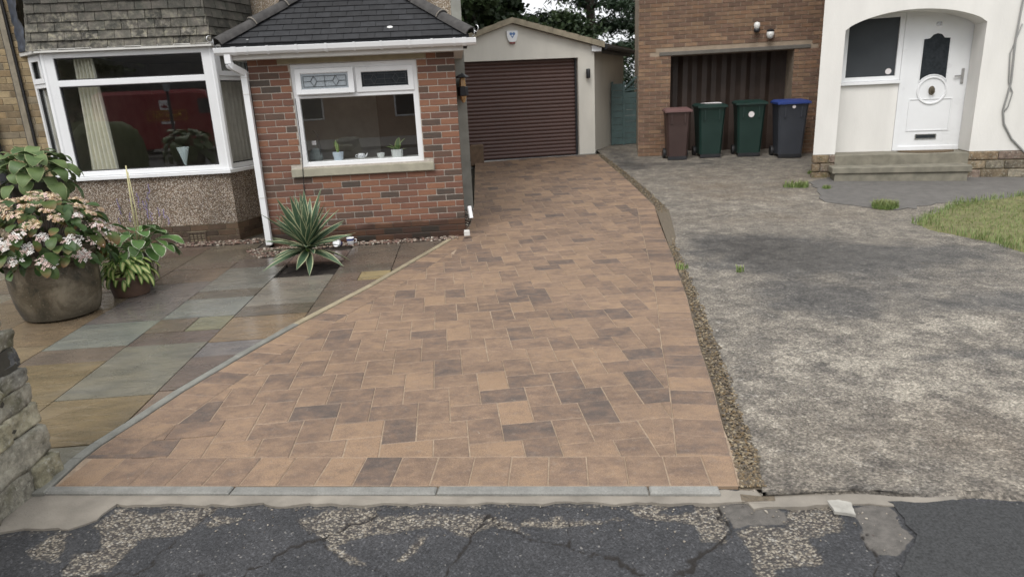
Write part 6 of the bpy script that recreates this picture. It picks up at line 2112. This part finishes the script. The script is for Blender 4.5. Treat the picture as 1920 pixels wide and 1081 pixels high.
def put_leaf(me, parent, az, loc=(0, 0, 0), sc=1.0, pitch=0.0, roll=0.0, name='leaf'):
    o = bpy.data.objects.new(name, me)
    scene.collection.objects.link(o)
    o.parent = parent
    o.matrix_local = Matrix.Translation(loc) @ Matrix.Rotation(az, 4, 'Z') @ Matrix.Rotation(-pitch, 4, 'Y') @ Matrix.Rotation(roll, 4, 'X') @ Matrix.Scale(sc, 4)
    return o
rp_ = random.Random(8)
# big hydrangea in the round stoneware pot
hyd = empty('hydrangea', (-3.93, 5.60, 0), 0.4, 'pink and cream hydrangea in a large mottled stoneware pot', 'plant')
prof = [(0.0, 0.0), (0.255, 0.0), (0.29, 0.02), (0.318, 0.12), (0.334, 0.26), (0.336, 0.38), (0.328, 0.46), (0.336, 0.468), (0.336, 0.481), (0.328, 0.487), (0.336, 0.498), (0.344, 0.55), (0.322, 0.555), (0.312, 0.48), (0.0, 0.46)]
m, nt, b = newmat('stoneware')
v = coord(nt)
c = ramp(nt, noi(nt, 4, v, 6, 0.65, 0.5), [(0.38, (0.03, 0.025, 0.013)), (0.5, (0.085, 0.066, 0.04)), (0.62, (0.18, 0.15, 0.105))])
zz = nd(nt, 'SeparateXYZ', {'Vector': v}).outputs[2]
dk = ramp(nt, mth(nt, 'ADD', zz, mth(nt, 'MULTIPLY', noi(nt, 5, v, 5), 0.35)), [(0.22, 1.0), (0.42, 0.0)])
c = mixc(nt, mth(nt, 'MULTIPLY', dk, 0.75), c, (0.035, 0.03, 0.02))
c = mixc(nt, ramp(nt, noi(nt, 60, v, 4, 0.7), [(0.60, 0.0), (0.72, 0.7)]), c, (0.27, 0.25, 0.19))
inp(nt, b, 'Base Color', c); b.inputs['Roughness'].default_value = 0.6
bump(nt, b, noi(nt, 40, v, 4), 0.3, 0.006)
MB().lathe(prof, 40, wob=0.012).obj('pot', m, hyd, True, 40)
MB().lathe([(0, 0.455), (0.33, 0.465)], 20).obj('soil', M['soil'], hyd)
hl_me = [leaf_mesh('hyd_leaf', 0.13 * s, 0.085 * s, 0.02, 0.1, d, 'oval', 0.22, 0, M['hyd_leaf'], 7) for s, d in ((1.0, 0.9), (0.85, 0.6), (1.1, 1.2))]
t = MB()
for k in range(34):
    a, p = rp_.uniform(0, 6.28), rp_.uniform(0.5, 1.4)
    e = Vector((math.cos(a) * math.cos(p) * 0.5, math.sin(a) * math.cos(p) * 0.5, 0.5 + 0.45 * math.sin(p)))
    t.tube([(0.08 * math.cos(a), 0.08 * math.sin(a), 0.45), (e.x * 0.5, e.y * 0.5, 0.45 + (e.z - 0.45) * 0.6), tuple(e)], [0.006, 0.005, 0.003], 5)
t.obj('stem', M['bark'], hyd)
def dome(a, p, r=1.0):
    return Vector((0.47 * r * math.cos(a) * math.cos(p), 0.47 * r * math.sin(a) * math.cos(p), 0.60 + 0.44 * r * math.sin(p)))
heads = []
for k in range(290):
    a = rp_.uniform(0, 6.283); s = rp_.uniform(-0.28, 0.98); p = math.asin(s)
    q = dome(a, p, rp_.uniform(0.72, 1.0))
    put_leaf(rp_.choice(hl_me), hyd, a + rp_.uniform(-0.9, 0.9), q, rp_.uniform(0.7, 1.15), rp_.uniform(-0.5, 0.45) + p * 0.35, rp_.uniform(-0.4, 0.4))
WHT, PNK, CRM, RST = (0.74, 0.71, 0.67), (0.64, 0.47, 0.42), (0.62, 0.50, 0.34), (0.40, 0.25, 0.13)
def flower_head(kind, R_):
    t = MB()
    for i in range(46):
        a = i * 2.39996; q = math.sqrt((i + 0.5) / 46)
        x, y = R_ * q * math.cos(a), R_ * q * math.sin(a)
        z = 0.18 * R_ * (1 - q * q) + rp_.uniform(-0.011, 0.011)
        if rp_.random() < 0.22:
            continue
        x += rp_.uniform(-0.012, 0.012); y += rp_.uniform(-0.012, 0.012)
        tx, ty = rp_.uniform(-0.5, 0.5) + x / R_ * 0.6, rp_.uniform(-0.5, 0.5) + y / R_ * 0.6
        c = {'white': rp_.choice([WHT, WHT, WHT, PNK]), 'pink': rp_.choice([PNK, WHT, (0.66, 0.5, 0.46)]), 'tan': rp_.choice([CRM, RST, CRM, (0.5, 0.34, 0.22), PNK])}[kind]
        g = rp_.uniform(0.8, 1.1)
        s = rp_.uniform(0.009, 0.014)
        for m_ in range(4):
            b0 = m_ * 1.5708 + rp_.uniform(-0.2, 0.2)
            pts = []
            for (rr_, da) in ((0.1, 0.0), (1.0, -0.55), (1.35, 0.0), (1.0, 0.55)):
                dx, dy = s * rr_ * math.cos(b0 + da), s * rr_ * math.sin(b0 + da)
                pts.append((x + dx, y + dy, z + dx * -tx + dy * -ty + 0.15 * s * rr_))
            t.add(pts, [(0, 1, 2, 3)], tuple(v * g for v in c))
    return t.mesh('flower_head', M['petal'])
fh = {k: [flower_head(k, r) for r in (0.05, 0.062, 0.072)] for k in ('white', 'pink', 'tan')}
nfl = 0
for k in range(260):
    a = rp_.uniform(0, 6.283); s = rp_.uniform(-0.12, 0.97); p = math.asin(s)
    q = dome(a, p, rp_.uniform(0.96, 1.10))
    if any((q - w_).length < 0.10 for w_ in heads) or mnoise.noise(q * 5.5) < -0.28:
        continue
    heads.append(q)
    kind = 'tan' if s > 0.4 and rp_.random() < 0.85 else ('tan' if rp_.random() < 0.3 else rp_.choice(('white', 'pink')))
    o = bpy.data.objects.new('flower_head', rp_.choice(fh[kind]))
    scene.collection.objects.link(o); o.parent = hyd
    nrm = Vector((q.x + rp_.uniform(-.2, .2), q.y + rp_.uniform(-.2, .2), (q.z - 0.45) * 1.2 + 0.32)).normalized()
    o.matrix_local = Matrix.Translation(q) @ nrm.to_track_quat('Z', 'Y').to_matrix().to_4x4() @ Matrix.Diagonal((1.0, rp_.uniform(0.75, 1.0), 1, 1)) @ Matrix.Scale(rp_.uniform(0.85, 1.1), 4)

def hosta(name, loc, label, mat, rings, L, W, shape='heart', fold=0.28, cup=0.12, seed=1):
    root = empty(name, loc, 0, label, 'plant')
    r_ = random.Random(seed)
    for (n, stalk, rise, droop, zoff, sc) in rings:
        mes = [leaf_mesh('leaf', L * s, W * s, stalk, rise, droop * q, shape, fold, cup, M[mat], 8, 0.006 * L / 0.2) for s, q in ((1.0, 1.0), (0.9, 1.15), (1.08, 0.85))]
        a0 = r_.uniform(0, 6.28)
        for i in range(n):
            put_leaf(r_.choice(mes), root, a0 + 6.283 * i / n + r_.uniform(-0.25, 0.25), (0, 0, zoff + r_.uniform(-0.02, 0.02)), sc * r_.uniform(0.85, 1.12), r_.uniform(-0.12, 0.15), r_.uniform(-0.35, 0.35))
    return root
# green hosta on its tall stand, behind the hydrangea
hs = hosta('hosta', (-4.60, 6.60, 1.06), 'large plain green hosta raised in a tall dark pot behind the hydrangea', 'hosta_big',
           [(19, 0.30, 0.15, 1.5, 0.0, 0.95), (20, 0.32, 0.5, 1.7, 0.02, 0.95), (16, 0.29, 0.85, 1.7, 0.04, 0.95), (11, 0.26, 1.2, 1.6, 0.06, 0.9), (5, 0.22, 1.45, 1.5, 0.08, 0.8)], 0.20, 0.145, 'heart', 0.22, 0.15, 5)
MB().lathe([(0.13, -1.06), (0.15, -1.04), (0.21, -0.10), (0.235, -0.05), (0.235, 0.0), (0.215, 0.0), (0.19, -0.06), (0, -0.06)], 24).obj('pot', m_plain('dark_tall_pot', (0.05, 0.045, 0.04), 0.6, 0.3, 8), hs, True, 40)
# white-edged hosta
h2 = hosta('hosta', (-3.66, 6.46, 0.32), 'white edged green hosta standing behind the small terracotta pot', 'hosta_edge',
           [(15, 0.24, 0.40, 1.1, 0.02, 1.05), (15, 0.25, 0.75, 1.2, 0.03, 1.0), (11, 0.23, 1.05, 1.3, 0.05, 0.95), (6, 0.2, 1.35, 1.1, 0.06, 0.85)], 0.20, 0.125, 'oval', 0.25, 0.12, 9)
MB().lathe([(0.075, -0.32), (0.095, -0.02), (0.10, 0.0), (0.088, 0.0), (0, -0.03)], 22).obj('pot', m_plain('plain_dark_pot', (0.06, 0.05, 0.042), 0.7, 0.3, 9), h2, True, 40)
t = MB(); t.tube([(0.02, 0, 0.1), (0.04, -0.02, 0.5), (0.055, -0.01, 0.86)], [0.008, 0.0075, 0.006], 7); t.tube([(0.03, 0.01, 0.1), (0.07, -0.02, 0.45), (0.062, -0.01, 0.80)], [0.006, 0.005, 0.004], 6)
t.obj('flower_stalk', M['wood_stake'], h2, True)
# small cream-centred hosta in a terracotta pot
h3 = hosta('hosta', (-3.63, 6.16, 0.19), 'small cream striped hosta in a brown terracotta pot', 'hosta_small',
           [(30, 0.13, 0.35, 1.6, 0.02, 1.1), (32, 0.13, 0.7, 1.7, 0.03, 1.05), (26, 0.13, 1.0, 1.7, 0.04, 1.0), (16, 0.11, 1.35, 1.4, 0.05, 0.95)], 0.165, 0.046, 'strap', 0.2, 0.0, 12)
MB().lathe([(0.0, -0.19), (0.15, -0.19), (0.158, -0.18), (0.185, -0.02), (0.198, -0.015), (0.2, 0.015), (0.185, 0.015), (0.17, -0.03), (0, -0.03)], 28).obj('pot', m_plain('worn_terracotta', (0.105, 0.062, 0.042), 0.7, 0.4, 9, 0.4, 60), h3, True, 40)
# thin lavender stems between the pots and the bay wall
lv = empty('lavender', (-3.85, 6.95, 0), 0, 'thin purple flowering stems against the pebbledash below the bay', 'plant')
t = MB()
for k in range(16):
    a, r0_ = rp_.uniform(0, 6.28), rp_.uniform(0.02, 0.10)
    x0, y0 = r0_ * math.cos(a), r0_ * math.sin(a)
    x1, y1, z1 = x0 * 3.2 + rp_.uniform(-.05, .05), y0 * 1.5, rp_.uniform(0.55, 0.98)
    t.tube([(x0, y0, 0), (x0 * 1.8, y0, z1 * 0.5), (x1, y1, z1)], 0.0028, 4)
    t2 = MB()
    for i in range(6):
        t2.lathe([(0, -0.01), (0.008, 0), (0, 0.012)], 5, Mx=Matrix.Translation((x1 + rp_.uniform(-.008, .008), y1 + rp_.uniform(-.008, .008), z1 - i * 0.016)))
    t2.obj('flower', M['petal_purple'], lv)
t.obj('stem', m_plain('dry_green_stem', (0.10, 0.10, 0.05), 0.8, 0.3), lv)

# yucca in the soil square
yx, yy_ = H(0.56, -1.17)
yu = empty('yucca', (yx, yy_, 0.0), 0.3, 'spiky yucca with cream edged leaves growing in the soil square', 'plant')
MB().tube([(0, 0, -0.05), (0.004, 0, 0.08), (-0.006, 0, 0.19)], [0.028, 0.024, 0.035], 10).obj('trunk', M['bark'], yu, True)
swp = lambda k: (0.55 + 0.45 * min(1, k / 0.35)) * (1 if k < 0.55 else max(0.02, 1 - ((k - 0.55) / 0.45) ** 1.5))
ym = {}
def yleaf(L, bend, wd):
    t = blade_leaf(L, wd, bend, 12, 0, 0.35, swp)
    return t.mesh('leaf', M['yucca'], True)
ry = random.Random(4)
tiers = [(6, -0.25, -0.55, 0.42), (13, 0.12, -0.40, 0.44), (16, 0.45, -0.28, 0.46), (17, 0.80, -0.15, 0.48), (16, 1.10, -0.05, 0.50), (13, 1.36, 0.0, 0.50)]
for (n, pit, bend, L) in tiers:
    mes = [yleaf(L * s, bend * q, 0.034 * w_) for s, q, w_ in ((1, 1, 1), (0.9, 1.4, 1.1), (1.08, 0.6, 1.0))]
    a0 = ry.uniform(0, 6.28)
    for i in range(n):
        put_leaf(ry.choice(mes), yu, a0 + 6.283 * i / n + ry.uniform(-0.2, 0.2), (0, 0, 0.185 + 0.02 * pit), ry.uniform(0.85, 1.22), pit + ry.uniform(-0.2, 0.2), ry.uniform(-0.5, 0.5))
MB().lathe([(0.0, -0.02), (0.022, -0.01), (0.026, 0.01), (0.016, 0.03), (0, 0.035)], 10, Mx=Matrix.Translation((0.0, -0.045, 0.19))).obj('cut_leaf_base', M['weed'], yu, True)

# ------------------------------------------------------------------ trees beyond the garage
def tree(name, loc, label, h, crown, leaf, mat, n, seed, group=None, gaps=0.0, drape_=0.0):
    root = empty(name, loc, 0, label, 'tree', group)
    r_ = random.Random(seed)
    t = MB()
    t.tube([(0, 0, 0), (0.1, 0, h * 0.35), (-0.05, 0.05, h * 0.7), (0, 0, h * 0.97)], [0.22, 0.17, 0.11, 0.03], 9)
    limbs = []
    nl = 26
    for k in range(nl):
        z = h * (0.12 + 0.85 * k / nl)
        a = k * 2.4 + r_.uniform(-0.4, 0.4)
        R_ = crown(z / h) * r_.uniform(0.75, 1.1)
        dz = r_.uniform(-0.05, 0.25) * R_ - drape_ * R_ * 0.4
        e = Vector((R_ * math.cos(a), R_ * math.sin(a), z + dz))
        mid = Vector((e.x * 0.5, e.y * 0.5, z + 0.12 * R_))
        t.tube([(0, 0, z - 0.05), tuple(mid), tuple(e)], [0.05, 0.03, 0.01], 5)
        limbs.append((Vector((0, 0, z)), mid, e))
    t.obj('trunk', M['bark'], root, True)
    c = MB()
    for li, (p0, p1, p2) in enumerate(limbs):
        ncl = 9
        for q in range(ncl):
            s = 0.25 + 0.8 * q / ncl
            p = (p0 * (1 - s) ** 2 + p1 * 2 * s * (1 - s) + p2 * s * s)
            if r_.random() < gaps:
                continue
            rad_c = r_.uniform(0.22, 0.5)
            bb = r_.random()
            for _ in range(n // (nl * ncl)):
                d = Vector((r_.gauss(0, 1), r_.gauss(0, 1), r_.gauss(0, 0.55))) * rad_c * 0.6
                d.z -= drape_ * abs(r_.gauss(0, 0.25))
                u = Vector((r_.uniform(-1, 1), r_.uniform(-1, 1), r_.uniform(-0.6, 0.6) - drape_)).normalized()
                w = u.cross(Vector((r_.uniform(-1, 1), r_.uniform(-1, 1), r_.uniform(-1, 1)))).normalized()
                l, ww = leaf
                o = p + d
                c.add([tuple(o), tuple(o + u * l * 0.5 + w * ww), tuple(o + u * l), tuple(o + u * l * 0.5 - w * ww)], [(0, 1, 2, 3)], lambda i, bb=bb: (0.0, (0, .5, 1, .5)[i], min(1, max(0, bb + r_.uniform(-.2, .2)))))
    c.obj('crown', mat, root)
    return root
cone = lambda R_: (lambda k: R_ * (1.05 - k) ** 0.75)
oval = lambda R_: (lambda k: R_ * max(0.15, math.sin(math.pi * min(1, 0.12 + k * 0.9)) ** 0.6))
GRP = 'trees beyond the garage'
tree('broad_tree', (-0.9, 20.8, 0.3), 'dense dark leafy tree rising behind the left slope of the garage roof', 8.5, oval(2.1), (0.2, 0.08), M['tree_dark'], 40000, 1, GRP)
tree('broad_tree', (-0.2, 24.5, 0.3), 'dark tree right behind the garage ridge', 8.6, oval(2.5), (0.22, 0.09), M['tree_dark'], 30000, 2, GRP)
tree('pine_tree', (3.0, 24.0, 0.3), 'open pine with drooping branches and sky between them behind the garage', 9.0, oval(2.2), (0.24, 0.026), M['tree_pine'], 26000, 3, GRP, 0.2, 0.35)
tree('pine_tree', (5.6, 26.5, 0.3), 'thin sparse pine standing behind the teal gate and brick wing', 9.5, oval(2.6), (0.26, 0.026), M['tree_pine'], 22000, 4, GRP, 0.3, 0.4)
tree('low_tree', (2.0, 20.2, 0.3), 'low bushy tree showing over the right slope of the garage roof', 3.55, oval(1.4), (0.13, 0.045), M['tree_dark'], 7000, 5, GRP)

# ------------------------------------------------------------------ across the road (seen mirrored in the windows)
van = empty('parked_van', (-10.2, -11.3, 0), rad(-4), 'red mail van parked across the road', 'van')
t = MB()
sec = [(-2.76, 0.4, 2.1), (-2.72, 0.34, 2.36), (-2.5, 0.3, 2.46), (0.9, 0.3, 2.46), (1.2, 0.3, 2.38), (1.75, 0.3, 1.75), (2.45, 0.32, 1.45), (2.7, 0.45, 1.25)]
vs, f = [], []
for (x, zb, zt) in sec:
    vs += [(x, -0.98, zb), (x, -1.0, (zb + zt) / 2), (x, -0.94, zt - 0.14), (x, -0.8, zt), (x, 0.8, zt), (x, 0.94, zt - 0.14), (x, 1.0, (zb + zt) / 2), (x, 0.98, zb)]
for i in range(len(sec) - 1):
    for k in range(8):
        f.append((i * 8 + k, i * 8 + (k + 1) % 8, i * 8 + 8 + (k + 1) % 8, i * 8 + 8 + k))
f += [tuple(range(8)), tuple(reversed(range(len(vs) - 8, len(vs))))]
t.add(vs, f); t.obj('body', M['red_paint'], van, True, 35)
for x in (-1.7, 1.75):
    for y in (-0.92, 0.92):
        t = MB(); t.lathe([(0.1, -0.1), (0.31, -0.1), (0.33, -0.07), (0.33, 0.07), (0.31, 0.1), (0.1, 0.1)], 20, Mx=Matrix.Translation((x, y, 0.33)) @ Matrix.Rotation(rad(90), 4, 'X')); t.obj('wheel', M['rubber'], van, True, 40)
t = MB(); t.add([(0.95, 1.003, 1.55), (1.65, 1.003, 1.55), (1.3, 0.975, 2.1), (0.95, 0.975, 2.1)], [(0, 1, 2, 3)]); t.obj('side_window', M['dark_glass'], van)
t = MB(); t.box(-0.42, -0.07, 1.000, 1.006, 1.72, 2.08); t.obj('crest_panel', M['white_label'], van)
t = MB(); t.prism([(-0.33, 1.80), (-0.16, 1.80), (-0.13, 1.90), (-0.19, 1.86), (-0.245, 1.96), (-0.30, 1.86), (-0.36, 1.90)], -1.010, -1.007, Matrix.Rotation(rad(90), 4, 'X')); t.obj('crest', M['red_paint'], van)
def text_mesh(txt, size, name, mat, parent, Mx):
    cu = bpy.data.curves.new(name, 'FONT'); cu.body = txt; cu.size = size; cu.extrude = 0.002; cu.align_x = 'CENTER'
    tmp = bpy.data.objects.new(name, cu); scene.collection.objects.link(tmp)
    dg = bpy.context.evaluated_depsgraph_get()
    me = bpy.data.meshes.new_from_object(tmp.evaluated_get(dg)); me.name = name
    bpy.data.objects.remove(tmp)
    me.transform(Mx); me.materials.clear()
    return link(name, me, parent, mat)
FM = Matrix.Translation((-0.2, 1.008, 1.45)) @ Matrix.Rotation(math.pi, 4, 'Z') @ Matrix.Rotation(rad(90), 4, 'X')
text_mesh('Royal Mail', 0.25, 'lettering', M['yellow'], van, FM)
t = MB(); bar_frame(t, -0.9, 0.5, 1.34, 1.69, 0.02, 1.003, 1.008); t.obj('lettering_frame', M['yellow'], van)
t = MB(); t.box(-0.44, 0.04, 1.002, 1.007, 1.2, 1.29); t.obj('notice', M['white_label'], van)
lp_ = empty('street_lamp', (-9.1, -6.9, 0), 0, 'black post lamp with a lantern head beside the far pavement', 'street lamp')
MB().tube([(0, 0, 0), (0, 0, 0.5), (0, 0, 2.3)], [0.09, 0.055, 0.045], 10).obj('post', M['iron'], lp_, True)
MB().lathe([(0.08, 2.3), (0.19, 2.75)], 6).obj('lantern_glass', M['frosted'], lp_)
MB().lathe([(0.22, 2.75), (0.06, 2.93), (0.02, 3.02), (0, 3.03)], 6).obj('lantern_cap', M['iron'], lp_)
t = MB(); rock(t, -0.62, 0.62, -0.6, 0.6, 0.1, 1.5, (0, 0, 0), 3.0, 0.05, 2.2, 12)
sb_ = empty('round_shrub', (-7.35, 2.7, 0), 0, 'clipped round green shrub in the next front garden', 'shrub'); t.obj('foliage', M['hedge'], sb_, True)
MB().tube([(0, 0, -0.1), (0, 0, 0.4)], 0.05, 8).obj('stem', M['bark'], sb_)
op = empty('opposite_house', (-6, -19.0, 0), 0, 'brick house with a dark tiled roof across the road', 'house')
t = MB(); t.box(-34, 17, -6, 0, -0.1, 2.75); t.obj('wall', m_plain('opposite_brick', (0.36, 0.26, 0.19), 0.9, 0.25, 6), op)
t = MB(); t.add([(-34.5, 0.5, 2.7), (17.5, 0.5, 2.7), (17.5, -6.5, 2.7), (-34.5, -6.5, 2.7), (-34.5, -3, 7.2), (17.5, -3, 7.2)], [(1, 0, 4, 5), (3, 2, 5, 4), (0, 3, 4), (2, 1, 5), (0, 1, 2, 3)], (0.4, 0, 0)); t.obj('roof', M['slate'], op)
for x in (-10, -5.5, -1.2, 4.2, 8.0, 12.5):
    t = MB(); bar_frame(t, x, x + 1.9, 0.9, 2.2, 0.08, 0.0, 0.06); w_ = t.obj('window', M['upvc'], op)
    pane(x + 0.07, x + 1.83, 0.97, 2.13, 0.03, w_, 'grey_glass')
t = MB(); t.box(6.6, 7.5, 0.0, 0.05, 0.0, 2.1); t.obj('door', M['upvc'], op)
hg_ = empty('hedge', (-6, -15.5, 0), 0, 'clipped hedge behind the parked van across the road', 'hedge')
t = MB()
for i in range(61):
    x = -16 + 0.2 * i
    for (y, z) in ((0.4, 0.0), (0.45, 1.0), (0.2, 1.35), (-0.3, 1.35), (-0.5, 0.0)):
        t.v.append((x, y + 0.12 * mnoise.noise(Vector((x, z, 1))), z + (0.15 * mnoise.noise(Vector((x * 1.3, y, 4))) if z > 0.5 else 0))); t.c.append((0, 0, 0))
t.f = [(i * 5 + k, i * 5 + k + 1, i * 5 + k + 6, i * 5 + k + 5) for i in range(60) for k in range(4)]
t.obj('foliage', M['hedge'], hg_, True)
for (x, y, s) in ((2.5, -17.5, 31), (-16, -17, 32), (9, -16.5, 33)):
    tree('garden_tree', (x, y, 0), {31: 'round leafy tree in the garden across the road', 32: 'leafy tree beside the parked van across the road', 33: 'leafy tree at the far end of the hedge across the road'}[s], 6.5, oval(2.2), (0.2, 0.07), M['tree_dark'], 5000, s, 'trees across the road')
# verge in front of the van
t = MB(); t.box(-40, 30, -15.6, -9.0, -0.05, 0.09, bev=0.02); tag(t.obj('far_pavement', M['path']), kind='structure')
